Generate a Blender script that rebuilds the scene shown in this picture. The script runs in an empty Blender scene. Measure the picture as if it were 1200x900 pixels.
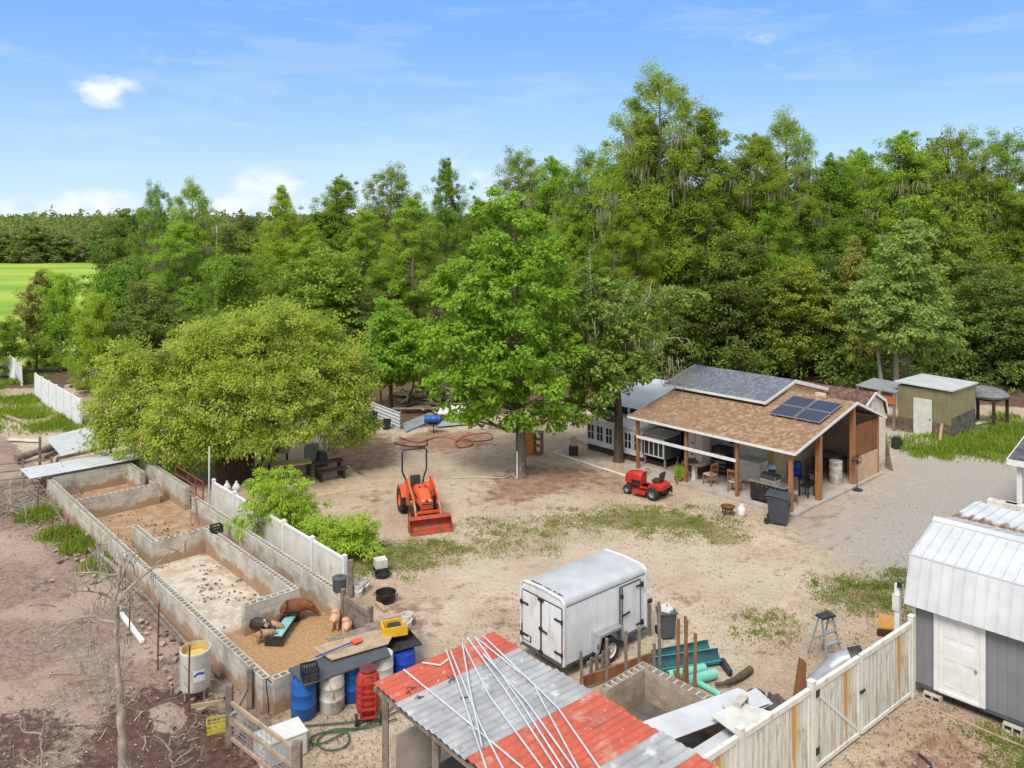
import bpy, bmesh, math, random
import numpy as np
from mathutils import Vector, Matrix

random.seed(7)
NP = np.random.default_rng(11)
SC = bpy.context.scene
COL = SC.collection
PI = math.pi
R = math.radians

# ------------------------------------------------------------------ camera
H, F, YH = 11.5, 950.0, 262.0          # camera height (m), focal length and horizon row of the 1200x900 photograph
cd = bpy.data.cameras.new("camera")
cam = bpy.data.objects.new("camera", cd)
COL.objects.link(cam)
cam.location = (0, 0, H)
cam.rotation_euler = (R(90), 0, 0)
cd.sensor_width = 36.0
cd.lens = 36.0 * F / 1200.0
cd.shift_y = -(450.0 - YH) / 1200.0
cd.clip_start = 0.1
cd.clip_end = 20000
SC.camera = cam

# ------------------------------------------------------------------ sky, sun, exposure
SUN_EL, SUN_AZ = R(54), R(202)          # azimuth clockwise from +Y: behind the camera, a little to the left
w = bpy.data.worlds.new("World")
SC.world = w
w.use_nodes = True
nt = w.node_tree
nt.nodes.clear()
N = nt.nodes.new
out = N("ShaderNodeOutputWorld")
bg = N("ShaderNodeBackground")
sky = N("ShaderNodeTexSky")
sky.sky_type = 'NISHITA'
sky.sun_disc = False
sky.sun_elevation = SUN_EL
sky.sun_rotation = SUN_AZ
sky.altitude = 0
sky.air_density = 1.0
sky.dust_density = 0.0
sky.ozone_density = 3.0
bg.inputs["Strength"].default_value = 0.105
tc = N("ShaderNodeTexCoord")
sep = N("ShaderNodeSeparateXYZ")
nt.links.new(tc.outputs["Generated"], sep.inputs[0])

def wmath(op, a, b=None, clamp=False):
    n = N("ShaderNodeMath"); n.operation = op; n.use_clamp = clamp
    for i, x in enumerate((a, b)):
        if x is None: continue
        if isinstance(x, (int, float)): n.inputs[i].default_value = x
        else: nt.links.new(x, n.inputs[i])
    return n.outputs[0]

def cloud_blob(px, py, rx, ry):
    """soft elliptical weight around one direction of the sky (a cumulus puff far away)"""
    dx, dz = (px - 600) / F, (YH - py) / F
    az = wmath('DIVIDE', sep.outputs[0], wmath('MAXIMUM', sep.outputs[1], 0.05))
    el = wmath('DIVIDE', sep.outputs[2], wmath('MAXIMUM', sep.outputs[1], 0.05))
    a = wmath('DIVIDE', wmath('SUBTRACT', az, dx), rx / F)
    b = wmath('DIVIDE', wmath('SUBTRACT', el, dz), ry / F)
    d = wmath('SQRT', wmath('ADD', wmath('MULTIPLY', a, a), wmath('MULTIPLY', b, b)))
    return wmath('SUBTRACT', 1.0, d, True)

mp = N("ShaderNodeMapping"); mp.inputs["Scale"].default_value = (1, 1, 1.7)
nt.links.new(tc.outputs["Generated"], mp.inputs[0])
cn = N("ShaderNodeTexNoise"); cn.inputs["Scale"].default_value = 26; cn.inputs["Detail"].default_value = 9; cn.inputs["Roughness"].default_value = 0.6
nt.links.new(mp.outputs[0], cn.inputs["Vector"])
blobs = None
for (px, py, rx, ry, k) in ((125, 108, 62, 34, .86), (322, 222, 80, 42, .85), (122, 242, 62, 32, .95), (75, 244, 46, 30, .95), (270, 245, 60, 28, .75), (432, 224, 60, 32, .55),
                         (10, 240, 50, 30, .7), (890, 48, 60, 30, .36), (960, 66, 110, 34, .3), (200, 240, 420, 40, .22), (560, 205, 130, 46, .42), (120, 70, 420, 60, .17), (300, 105, 300, 40, .2), (560, 130, 500, 30, .12)):
    b = wmath('MULTIPLY', cloud_blob(px, py, rx, ry), k)
    blobs = b if blobs is None else wmath('MAXIMUM', blobs, b)
# puff = smoothstep(blob + noise)
fac = wmath('MULTIPLY', wmath('SUBTRACT', wmath('ADD', wmath('MULTIPLY', blobs, 1.0), wmath('MULTIPLY', cn.outputs["Fac"], 1.7)), 1.08), 1.7, True)
fac = wmath('MULTIPLY', fac, wmath('MULTIPLY', blobs, 2.3, True))
mp2 = N("ShaderNodeMapping"); mp2.inputs["Scale"].default_value = (1.6, 1, 9); mp2.inputs["Rotation"].default_value = (0, R(9), 0)
nt.links.new(tc.outputs["Generated"], mp2.inputs[0])
wn_ = N("ShaderNodeTexNoise"); wn_.inputs["Scale"].default_value = 3.4; wn_.inputs["Detail"].default_value = 8; wn_.inputs["Roughness"].default_value = .62
nt.links.new(mp2.outputs[0], wn_.inputs["Vector"])
wisp = wmath('MULTIPLY', wmath('SUBTRACT', wn_.outputs["Fac"], .50), 1.0, True)
fac = wmath('MAXIMUM', fac, wmath('MINIMUM', wisp, .12))
mix = N("ShaderNodeMix"); mix.data_type = 'RGBA'
nt.links.new(fac, mix.inputs["Factor"])
hs = N("ShaderNodeHueSaturation"); hs.inputs["Saturation"].default_value = 1.18; hs.inputs["Value"].default_value = 1.0
nt.links.new(sky.outputs[0], hs.inputs["Color"])
veil = N("ShaderNodeMix"); veil.data_type = 'RGBA'; veil.inputs["Factor"].default_value = 0.82   # thin high veil that evens out the sky
nt.links.new(hs.outputs[0], veil.inputs["A"]); 
vg = N("ShaderNodeMix"); vg.data_type = 'RGBA'            # pale towards the horizon, deeper blue overhead
vg.inputs["A"].default_value = (3.3, 4.5, 6.0, 1); vg.inputs["B"].default_value = (1.30, 2.85, 6.3, 1)
vgr = N("ShaderNodeMapRange"); vgr.interpolation_type = 'SMOOTHSTEP'; vgr.inputs["From Min"].default_value = -.02; vgr.inputs["From Max"].default_value = .27
nt.links.new(sep.outputs[2], vgr.inputs["Value"]); nt.links.new(vgr.outputs[0], vg.inputs["Factor"])
nt.links.new(vg.outputs["Result"], veil.inputs["B"])
deck = N("ShaderNodeMix"); deck.data_type = 'RGBA'          # unseen broken cloud overhead and behind the camera, added for neutral fill light
def wstep(x, lo, hi):
    n = N("ShaderNodeMapRange"); n.interpolation_type = 'SMOOTHSTEP'
    n.inputs["From Min"].default_value = lo; n.inputs["From Max"].default_value = hi
    nt.links.new(x, n.inputs["Value"]); return n.outputs[0]
dn = N("ShaderNodeTexNoise"); dn.inputs["Scale"].default_value = 3.2; dn.inputs["Detail"].default_value = 6
nt.links.new(tc.outputs["Generated"], dn.inputs["Vector"])
cover = wmath('MAXIMUM', wstep(sep.outputs[2], .46, .7), wstep(wmath('MULTIPLY', sep.outputs[1], -1), -.45, -.1))
nt.links.new(wmath('MULTIPLY', cover, wstep(dn.outputs["Fac"], .30, .48)), deck.inputs["Factor"])
nt.links.new(veil.outputs["Result"], deck.inputs["A"]); deck.inputs["B"].default_value = (6.0, 6.0, 6.0, 1)
nt.links.new(deck.outputs["Result"], mix.inputs["A"])
mix.inputs["B"].default_value = (5.6, 6.0, 6.7, 1)
nt.links.new(mix.outputs["Result"], bg.inputs["Color"])
nt.links.new(bg.outputs[0], out.inputs[0])

sd = bpy.data.lights.new("sun", 'SUN')
sun = bpy.data.objects.new("sun", sd)
COL.objects.link(sun)
sd.energy = 2.45
sd.angle = R(22)                         # veiled sun: the photograph shows only very soft shadows
sd.color = (1.0, 0.95, 0.87)
to_sun = Vector((math.sin(SUN_AZ) * math.cos(SUN_EL), math.cos(SUN_AZ) * math.cos(SUN_EL), math.sin(SUN_EL)))
sun.rotation_euler = to_sun.to_track_quat('Z', 'Y').to_euler()

SC.view_settings.view_transform = 'Standard'
SC.view_settings.look = 'None'
SC.view_settings.gamma = 1
SC.view_settings.exposure = 0.70
SC.view_settings.use_curve_mapping = False
SC.render.engine = 'CYCLES'
SC.cycles.max_bounces = 6
SC.cycles.diffuse_bounces = 3
SC.cycles.transmission_bounces = 4
SC.cycles.transparent_max_bounces = 4
SC.cycles.sample_clamp_indirect = 6
SC.cycles.use_denoising = True

# ------------------------------------------------------------------ helpers
def G(px, py, z=0.0):
    """the place at height z that the photograph shows at pixel (px, py)"""
    D = F * (H - z) / (py - YH)
    return Vector(((px - 600) / F * D, D, z))

def P(px, D, z=0.0):
    return Vector(((px - 600) / F * D, D, z))

def Zat(py, D):
    return H - (py - YH) / F * D

class MB:
    """collects shapes; build() links them as ONE mesh object"""
    def __init__(s):
        s.v, s.f, s.m = [], [], []
    def add(s, verts, faces, mi=0):
        o = len(s.v)
        s.v.extend(tuple(v) for v in verts)
        s.f.extend(tuple(i + o for i in f) for f in faces)
        s.m.extend([mi] * len(faces))
        return s
    def box(s, c, size, rz=0, mi=0, M=None):
        hx, hy, hz = size[0] / 2, size[1] / 2, size[2] / 2
        vs = [Vector((x, y, z)) for z in (-hz, hz) for y in (-hy, hy) for x in (-hx, hx)]
        if M is None: M = Matrix.Rotation(rz, 3, 'Z')
        c = Vector(c)
        vs = [M @ v + c for v in vs]
        return s.add(vs, [(0, 2, 3, 1), (4, 5, 7, 6), (0, 1, 5, 4), (2, 6, 7, 3), (0, 4, 6, 2), (1, 3, 7, 5)], mi)
    def span(s, lo, hi, mi=0):
        lo, hi = Vector(lo), Vector(hi)
        return s.box((lo + hi) / 2, hi - lo, 0, mi)
    def beam(s, p0, p1, w_, h_, mi=0, up=(0, 0, 1)):
        p0, p1 = Vector(p0), Vector(p1)
        d = p1 - p0; L = d.length
        if L < 1e-6: return s
        d.normalize(); up = Vector(up)
        if abs(d.dot(up)) > .98: up = Vector((0, 1, 0))
        sd_ = d.cross(up).normalized(); u_ = sd_.cross(d).normalized()
        M = Matrix((d, sd_, u_)).transposed()
        return s.box((p0 + p1) / 2, (L, w_, h_), 0, mi, M)
    def tube(s, pts, r, n=8, mi=0, caps=True):
        pts = [Vector(p) for p in pts]
        k = len(pts)
        rs = r if isinstance(r, (list, tuple)) else [r] * k
        vs, fs = [], []
        t = (pts[1] - pts[0]).normalized()
        a = t.orthogonal().normalized()
        for i, p in enumerate(pts):
            t2 = (pts[min(i + 1, k - 1)] - pts[max(i - 1, 0)])
            if t2.length > 1e-9:
                t2.normalize()
                a = (a - t2 * a.dot(t2))
                a = a.normalized() if a.length > 1e-6 else t2.orthogonal().normalized()
                t = t2
            b = t.cross(a)
            for j in range(n):
                q = 2 * PI * j / n
                vs.append(p + (a * math.cos(q) + b * math.sin(q)) * rs[i])
        for i in range(k - 1):
            for j in range(n):
                j2 = (j + 1) % n
                fs.append((i * n + j, i * n + j2, (i + 1) * n + j2, (i + 1) * n + j))
        if caps:
            fs.append(tuple(range(n - 1, -1, -1)))
            fs.append(tuple(range((k - 1) * n, k * n)))
        return s.add(vs, fs, mi)
    def lathe(s, prof, c=(0, 0, 0), n=24, mi=0, M=None, caps=True):
        """prof: (radius, z) pairs"""
        c = Vector(c); vs, fs = [], []
        M = M or Matrix.Identity(3)
        for (r_, z_) in prof:
            for j in range(n):
                q = 2 * PI * j / n
                vs.append(M @ Vector((r_ * math.cos(q), r_ * math.sin(q), z_)) + c)
        for i in range(len(prof) - 1):
            for j in range(n):
                j2 = (j + 1) % n
                fs.append((i * n + j, i * n + j2, (i + 1) * n + j2, (i + 1) * n + j))
        if caps and prof[0][0] > 1e-4: fs.append(tuple(range(n - 1, -1, -1)))
        if caps and prof[-1][0] > 1e-4: fs.append(tuple(range((len(prof) - 1) * n, len(prof) * n)))
        return s.add(vs, fs, mi)
    def prism(s, poly, vec, mi=0):
        poly = [Vector(p) for p in poly]; vec = Vector(vec); n = len(poly)
        vs = poly + [p + vec for p in poly]
        fs = [tuple(range(n - 1, -1, -1)), tuple(range(n, 2 * n))]
        for i in range(n):
            j = (i + 1) % n
            fs.append((i, j, n + j, n + i))
        return s.add(vs, fs, mi)
    def sheet(s, A, B, C, period=.25, amp=.02, th=.006, nt_=1, mi=0, wob=0, sharp=False):
        """ribbed metal sheet: A->B across the ribs, A->C along them"""
        A, B, C = Vector(A), Vector(B), Vector(C)
        L = (B - A).length
        nrm = (B - A).cross(C - A).normalized()
        if nrm.z < 0: nrm = -nrm
        if sharp:   # narrow ribs on a flat pan
            us = []
            k = max(1, int(round(L / period)))
            for i in range(k):
                b0 = i / k; w_ = .018 / L
                us += [(b0, 0), (b0 + .5 / k - 2 * w_, 0), (b0 + .5 / k - w_, amp), (b0 + .5 / k + w_, amp), (b0 + .5 / k + 2 * w_, 0)]
            us.append((1, 0))
        else:
            k = max(4, int(round(L / period)) * 6)
            us = [(i / k, amp * math.sin(2 * PI * i / 6)) for i in range(k + 1)]
        n = len(us); vs, fs = [], []
        for t in range(nt_ + 1):
            for (q, h_) in us:
                o = wob * (math.sin(q * 7 + t * 1.7) + math.sin(q * 3.1 - t * 2.3)) if wob else 0
                vs.append(A + (B - A) * q + (C - A) * (t / nt_) + nrm * (h_ + o))
        m = len(vs)
        vs += [v - nrm * th for v in vs]
        for t in range(nt_):
            for i in range(n - 1):
                a = t * n + i
                f_ = (a, a + 1, a + n + 1, a + n)
                fs.append(f_); fs.append(tuple(m + x for x in reversed(f_)))
        rim = [i for i in range(n)] + [t * n + n - 1 for t in range(1, nt_ + 1)] + [nt_ * n + i for i in range(n - 2, -1, -1)] + [t * n for t in range(nt_ - 1, 0, -1)]
        for i in range(len(rim)):
            a, b = rim[i], rim[(i + 1) % len(rim)]
            fs.append((a, m + a, m + b, b))
        return s.add(vs, fs, mi)
    def build(s, name, mats, parent=None, smooth=None, bevel=0, loc=None):
        me = bpy.data.meshes.new(name)
        me.from_pydata(s.v, [], s.f)
        if not isinstance(mats, (list, tuple)): mats = [mats]
        for m_ in mats: me.materials.append(m_)
        me.polygons.foreach_set("material_index", s.m)
        bm = bmesh.new(); bm.from_mesh(me)
        bmesh.ops.recalc_face_normals(bm, faces=bm.faces)
        bm.to_mesh(me); bm.free()
        if smooth is not None:
            me.polygons.foreach_set("use_smooth", [True] * len(me.polygons))
            me.set_sharp_from_angle(angle=R(smooth))
        me.update()
        o = bpy.data.objects.new(name, me)
        COL.objects.link(o)
        if parent: o.parent = parent
        if loc: o.location = loc
        if bevel:
            b = o.modifiers.new("bevel", 'BEVEL'); b.width = bevel; b.segments = 2; b.limit_method = 'ANGLE'; b.angle_limit = R(40)
        return o

def tag(o, label=None, cat=None, group=None, kind=None):
    if label: o["label"] = label
    if cat: o["category"] = cat
    if group: o["group"] = group
    if kind: o["kind"] = kind
    return o

def thing(name, label, cat, loc=(0, 0, 0), rz=0, group=None):
    o = bpy.data.objects.new(name, None)
    COL.objects.link(o)
    o.empty_display_size = .2
    o.location = loc
    o.rotation_euler = (0, 0, rz)
    return tag(o, label, cat, group)

def dup(root, loc, rz, label=None, scale=None, group=None):
    r = root.copy(); COL.objects.link(r)
    r.location = loc; r.rotation_euler = (0, 0, rz)
    if scale: r.scale = scale if isinstance(scale, (tuple, list)) else (scale,) * 3
    if label: r["label"] = label
    if group: r["group"] = group
    for ch in list(root.children):
        c = ch.copy(); COL.objects.link(c); c.parent = r
        for g in ch.children:
            d = g.copy(); COL.objects.link(d); d.parent = c
    return r

def quads_mesh(name, V, mat_, mi=None):
    V = np.asarray(V, dtype=np.float32)
    n = len(V)
    me = bpy.data.meshes.new(name)
    me.vertices.add(4 * n)
    me.vertices.foreach_set("co", V.reshape(-1))
    me.loops.add(4 * n)
    me.loops.foreach_set("vertex_index", np.arange(4 * n, dtype=np.int32))
    me.polygons.add(n)
    me.polygons.foreach_set("loop_start", np.arange(0, 4 * n, 4, dtype=np.int32))
    mats = mat_ if isinstance(mat_, (list, tuple)) else [mat_]
    for m_ in mats: me.materials.append(m_)
    if mi is not None:
        me.polygons.foreach_set("material_index", np.asarray(mi, dtype=np.int32))
    me.update(calc_edges=True)
    return me

def link_mesh(name, me, parent=None):
    o = bpy.data.objects.new(name, me); COL.objects.link(o)
    if parent: o.parent = parent
    return o

# ------------------------------------------------------------------ materials
def lin(c):
    """sRGB 0-255 to linear"""
    return tuple(((x / 255) / 12.92 if x / 255 <= .04045 else ((x / 255 + .055) / 1.055) ** 2.4) for x in c)

class MT:
    def __init__(s, name):
        s.m = bpy.data.materials.new(name); s.m.use_nodes = True
        s.t = s.m.node_tree; s.t.nodes.clear()
        s.out = s.n("ShaderNodeOutputMaterial")
        s.b = s.n("ShaderNodeBsdfPrincipled")
        s.l(s.b.outputs[0], s.out.inputs[0])
        s.tc = s.n("ShaderNodeTexCoord")
    def n(s, k): return s.t.nodes.new(k)
    def l(s, a, b): s.t.links.new(a, b)
    def mapv(s, scale=(1, 1, 1), rot=(0, 0, 0), src="Object"):
        m_ = s.n("ShaderNodeMapping"); m_.inputs["Scale"].default_value = scale; m_.inputs["Rotation"].default_value = rot
        s.l(s.tc.outputs[src], m_.inputs[0]); return m_.outputs[0]
    def noise(s, scale, detail=5, rough=.55, vec=None, dist=0):
        n_ = s.n("ShaderNodeTexNoise"); n_.inputs["Scale"].default_value = scale; n_.inputs["Detail"].default_value = detail
        n_.inputs["Roughness"].default_value = rough; n_.inputs["Distortion"].default_value = dist
        s.l(vec if vec is not None else s.tc.outputs["Object"], n_.inputs["Vector"]); return n_.outputs["Fac"]
    def ramp(s, x, lo, hi, a=0.0, b=1.0):
        n_ = s.n("ShaderNodeMapRange"); n_.interpolation_type = 'SMOOTHSTEP'
        n_.inputs["From Min"].default_value = lo; n_.inputs["From Max"].default_value = hi
        n_.inputs["To Min"].default_value = a; n_.inputs["To Max"].default_value = b
        s.l(x, n_.inputs["Value"]); return n_.outputs[0]
    def math(s, op, a, b=None, clamp=False):
        n_ = s.n("ShaderNodeMath"); n_.operation = op; n_.use_clamp = clamp
        for i, x in enumerate((a, b)):
            if x is None: continue
            if isinstance(x, (int, float)): n_.inputs[i].default_value = x
            else: s.l(x, n_.inputs[i])
        return n_.outputs[0]
    def mix(s, fac_, a, b, mode='MIX'):
        n_ = s.n("ShaderNodeMix"); n_.data_type = 'RGBA'; n_.blend_type = mode
        if isinstance(fac_, (int, float)): n_.inputs["Factor"].default_value = fac_
        else: s.l(fac_, n_.inputs["Factor"])
        for k, x in (("A", a), ("B", b)):
            if isinstance(x, (tuple, list)): n_.inputs[k].default_value = (x[0], x[1], x[2], 1)
            else: s.l(x, n_.inputs[k])
        return n_.outputs["Result"]
    def bump(s, hgt, strength=.3, dist=.01):
        n_ = s.n("ShaderNodeBump"); n_.inputs["Strength"].default_value = strength; n_.inputs["Distance"].default_value = dist
        s.l(hgt, n_.inputs["Height"]); s.l(n_.outputs[0], s.b.inputs["Normal"])
    def xyz(s, src="Object"):
        n_ = s.n("ShaderNodeSeparateXYZ"); s.l(s.tc.outputs[src], n_.inputs[0]); return n_.outputs
    def comb(s, x, y, z=0.0):
        n_ = s.n("ShaderNodeCombineXYZ")
        for i, q in enumerate((x, y, z)):
            if isinstance(q, (int, float)): n_.inputs[i].default_value = q
            else: s.l(q, n_.inputs[i])
        return n_.outputs[0]
    def fin(s, col, rough=.8, metal=0.0, spec=.35):
        if isinstance(col, (tuple, list)): s.b.inputs["Base Color"].default_value = (col[0], col[1], col[2], 1)
        else: s.l(col, s.b.inputs["Base Color"])
        if isinstance(rough, (int, float)): s.b.inputs["Roughness"].default_value = rough
        else: s.l(rough, s.b.inputs["Roughness"])
        s.b.inputs["Metallic"].default_value = metal
        s.b.inputs["Specular IOR Level"].default_value = spec
        return s.m

def mat(name, c, c2=None, rough=.75, metal=0.0, scale=3.0, stretch=(1, 1, 1), bump=0.0, bscale=None, stains=(), spec=.35):
    """plain weathered material: two tones mixed by noise, plus stains (colour, scale, lo, hi, stretch)"""
    t = MT(name)
    c2 = c2 or tuple(x * .72 for x in c)
    v = t.mapv(stretch)
    n1 = t.noise(scale, 6, .6, v)
    col = t.mix(t.ramp(n1, .35, .68), c, c2)
    for st in stains:
        sc_, s_, lo, hi = st[:4]
        vs = t.mapv(st[4] if len(st) > 4 else (1, 1, 1))
        f_ = t.ramp(t.noise(s_, 7, .65, vs), lo, hi)
        col = t.mix(f_, col, sc_)
    if bump:
        t.bump(t.noise(bscale or scale * 8, 4, .6, v), bump, .02)
    return t.fin(col, rough, metal, spec)

M = {}
M['sheet_white'] = mat("white_painted_metal", (.50, .52, .545), (.42, .435, .455), .42, 0, 1.2, stains=(((.36, .33, .28), 2.2, .62, .8, (1, 1, .35)), ((.30, .15, .06), 5, .72, .82)))
M['trailer'] = mat("trailer_white_skin", (.66, .675, .70), (.55, .565, .585), .32, 0, 1.1, stains=(((.42, .40, .36), 3.0, .6, .8, (1, 1, .3)), ((.33, .29, .24), 9, .62, .76), ((.36, .33, .29), 1.6, .54, .8, (2, 2, .5))))
M['trailer_roof'] = mat("trailer_roof_skin", (.43, .455, .48), (.36, .38, .40), .38, 0, 1.6, stains=(((.35, .34, .32), 2.5, .56, .8),))
M['black_metal'] = mat("black_metal", (.025, .025, .027), (.045, .042, .04), .45, .4, 6)
M['black_plastic'] = mat("black_plastic", (.022, .023, .025), (.04, .04, .042), .5, 0, 5)
M['rubber'] = mat("tyre_rubber", (.018, .018, .018), (.035, .032, .03), .85, 0, 9, bump=.3)
M['steel'] = mat("bare_steel", (.42, .42, .42), (.3, .29, .28), .35, .85, 6)
M['galv'] = mat("galvanised_steel", (.36, .38, .40), (.27, .29, .31), .48, .35, 2.2, stains=(((.16, .14, .13), 3, .6, .78, (1, 1, 1)), ((.20, .10, .05), 7, .68, .8)))
M['rust'] = mat("rusty_iron", (.16, .065, .03), (.08, .04, .025), .85, 0, 9, bump=.3)
M['orange'] = mat("tractor_orange_paint", (.62, .095, .025), (.50, .075, .022), .42, 0, 2, stains=(((.34, .15, .08), 4, .54, .74), ((.45, .28, .18), 9, .62, .74)))
M['orange_worn'] = mat("scraped_orange_paint", (.46, .05, .018), (.27, .05, .03), .55, 0, 3, stains=(((.12, .075, .055), 4, .46, .64), ((.3, .26, .22), 8, .66, .78)))
M['red'] = mat("mower_red_paint", (.46, .025, .02), (.36, .022, .018), .4, 0, 2, stains=(((.34, .10, .07), 5, .56, .76),))
M['red_plastic'] = mat("faded_red_plastic", (.40, .035, .022), (.33, .03, .022), .5, 0, 4, stains=(((.2, .06, .04), 4, .56, .75),))
M['blue_plastic'] = mat("blue_drum_plastic", (.012, .10, .36), (.015, .085, .28), .42, 0, 3, stains=(((.1, .14, .22), 4, .58, .8, (1, 1, .4)),))
M['deep_blue'] = mat("deep_blue_plastic", (.008, .05, .36), (.01, .045, .28), .4, 0, 3)
M['white_plastic'] = mat("white_plastic", (.58, .575, .545), (.48, .47, .43), .5, 0, 3, stains=(((.40, .33, .23), 4, .6, .8, (1, 1, .4)),))
M['dirty_white'] = mat("dirty_white_plastic", (.55, .53, .48), (.42, .39, .34), .6, 0, 4, stains=(((.18, .13, .09), 4.5, .54, .68, (1, 1, .5)), ((.25, .14, .07), 9, .6, .72)))
M['white_paint'] = mat("white_paint", (.66, .67, .675), (.57, .575, .575), .6, 0, 3)
M['wood_grey'] = mat("weathered_grey_wood", (.23, .19, .155), (.13, .105, .085), .9, 0, 4, (1, 1, 1), .4, 30)
M['wood_dark'] = mat("dark_wood", (.07, .042, .028), (.04, .026, .02), .8, 0, 5, bump=.25)
M['wood_brown'] = mat("brown_wood", (.25, .115, .048), (.17, .075, .032), .75, 0, 4, (1, 1, .25), .25, 20)
M['wood_post'] = mat("stained_post_wood", (.33, .16, .062), (.23, .105, .042), .7, 0, 5, (3, 3, .3), .2, 20)
M['wood_pale'] = mat("pale_plank_wood", (.40, .30, .20), (.28, .21, .14), .85, 0, 4, (1, 1, 1), .3, 22)
M['wood_chair'] = mat("chair_wood", (.28, .13, .055), (.2, .09, .04), .6, 0, 6)
M['cushion'] = mat("beige_cushion", (.50, .38, .28), (.42, .31, .22), .95, 0, 14)
M['plywood'] = mat("tan_plywood", (.50, .36, .24), (.42, .29, .19), .85, 0, 3)
M['yellow_plastic'] = mat("yellow_plastic", (.68, .42, .02), (.58, .34, .02), .5, 0, 4)
M['concrete'] = mat("pale_concrete", (.40, .36, .31), (.31, .28, .24), .9, 0, 1.3, bump=.2, bscale=18, stains=(((.24, .18, .13), 1.1, .55, .8),))
M['charcoal_plastic'] = mat("charcoal_plastic", (.045, .052, .066), (.055, .06, .072), .5, 0, 4)
M['dark_grey'] = mat("dark_grey_panel", (.075, .082, .092), (.06, .065, .072), .55, 0, 3, stains=(((.2, .2, .2), 5, .64, .82),))
M['grey_paint'] = mat("grey_paint", (.26, .27, .285), (.2, .21, .22), .7, 0, 3)
M['beige_wall'] = mat("beige_wall_panel", (.44, .37, .27), (.35, .29, .21), .85, 0, 2)
M['cream'] = mat("cream_siding", (.62, .57, .46), (.54, .49, .39), .75, 0, 3)
M['inside_dark'] = mat("interior_shade_dark", (.045, .04, .036), (.03, .027, .025), .9)  # near-black colour standing in for the shade of porch and rooms
M['glass_dark'] = mat("dark_window_glass", (.03, .036, .042), (.02, .025, .03), .08, 0, 2, spec=.6)
M['teal'] = mat("teal_pipe", (.03, .34, .35), (.025, .26, .28), .42, 0, 3)
M['teal_in'] = mat("dark_pipe_inside", (.015, .06, .075), (.025, .085, .10), .55)
M['mint'] = mat("mint_pipe", (.19, .53, .42), (.15, .45, .36), .42, 0, 3)
M['tarp'] = mat("black_tarp", (.055, .05, .047), (.1, .09, .08), .75, 0, 7, bump=.5)
M['green_hose'] = mat("green_hose", (.035, .10, .045), (.03, .08, .04), .5)
M['orange_hose'] = mat("faded_red_hose", (.36, .11, .06), (.28, .09, .05), .6)
M['white_hose'] = mat("pale_hose", (.55, .52, .46), None, .6)
M['brown_fence'] = mat("brown_slat_wood", (.19, .075, .028), (.13, .05, .022), .7, 0, 5, (4, 4, .3), .2)
M['pipe_pvc'] = mat("white_pvc", (.70, .71, .72), (.60, .60, .60), .4, 0, 3)
M['conduit'] = mat("pale_metal_conduit", (.62, .64, .66), (.5, .52, .54), .36, .25, 3)
M['terracotta'] = mat("terracotta", (.33, .13, .065), None, .8)
M['dead_wood'] = mat("dead_grey_bark", (.34, .30, .25), (.20, .17, .135), .95, 0, 5, (1, 1, .3), .5, 22, stains=(((.42, .42, .34), 6, .56, .7),))
M['bark_grey'] = mat("grey_bark", (.16, .135, .105), (.085, .07, .055), .95, 0, 4, (1, 1, .22), .6, 18, stains=(((.26, .25, .20), 5, .58, .68),))
M['bark_dark'] = mat("dark_brown_bark", (.105, .075, .052), (.055, .04, .03), .95, 0, 4, (1, 1, .2), .7, 16)
M['bark_pale'] = mat("pale_cypress_bark", (.32, .28, .235), (.2, .175, .145), .95, 0, 4, (1, 1, .15), .5, 18)
M['grill_steel'] = mat("grill_stainless", (.5, .5, .5), (.38, .38, .38), .3, .8, 4)
M['pig_brown'] = mat("brown_pig_skin", (.20, .072, .032), (.13, .05, .025), .8, 0, 6, bump=.2)
M['pig_pink'] = mat("pale_pink_pig_skin", (.55, .34, .23), (.47, .28, .18), .75, 0, 6, bump=.2)
M['pig_spot'] = mat("black_spotted_pig_skin", (.05, .042, .04), (.036, .032, .03), .8, 0, 4, stains=(((.50, .38, .28), 3.2, .54, .58),))
M['pig_tan'] = mat("tan_spotted_pig_skin", (.36, .22, .12), (.28, .17, .09), .8, 0, 4, stains=(((.05, .04, .035), 5.5, .55, .6),))
M['rock'] = mat("pale_rock", (.42, .38, .33), (.26, .23, .2), .95, 0, 4, bump=.5)
# ------------------------------------------------------------------ the ground: one sheet to the horizon
SITE = R(42.4)                            # the yard, the house, the trailer and the pens share one grid
VX = Vector((math.cos(SITE), math.sin(SITE), 0))      # "v": away to the right
UX = Vector((-math.sin(SITE), math.cos(SITE), 0))     # "u": away to the left
PEN0 = Vector((-5.70, 18.97, 0))
def PN(v, u, z=0): return PEN0 + VX * v + UX * u + Vector((0, 0, z))

def fbm(x, y, f0=1.0, octs=4, seed=0):
    rng = np.random.default_rng(seed)
    T = rng.random((256, 256))
    tot = np.zeros_like(x); amp = 1.0; s_ = 0
    for o in range(octs):
        X = x * f0 + 37.3 * o + 1000; Y = y * f0 + 11.7 * o + 1000
        xi = np.floor(X).astype(int); yi = np.floor(Y).astype(int)
        fx = X - xi; fy = Y - yi
        fx = fx * fx * (3 - 2 * fx); fy = fy * fy * (3 - 2 * fy)
        a = T[xi % 256, yi % 256]; b = T[(xi + 1) % 256, yi % 256]; c = T[xi % 256, (yi + 1) % 256]; d = T[(xi + 1) % 256, (yi + 1) % 256]
        tot += amp * ((a * (1 - fx) + b * fx) * (1 - fy) + (c * (1 - fx) + d * fx) * fy)
        s_ += amp; amp *= .5; f0 *= 2.0
    return tot / s_

def gpoly(pts): return np.array([[*(G(*p)[:2])] for p in pts])

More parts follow.
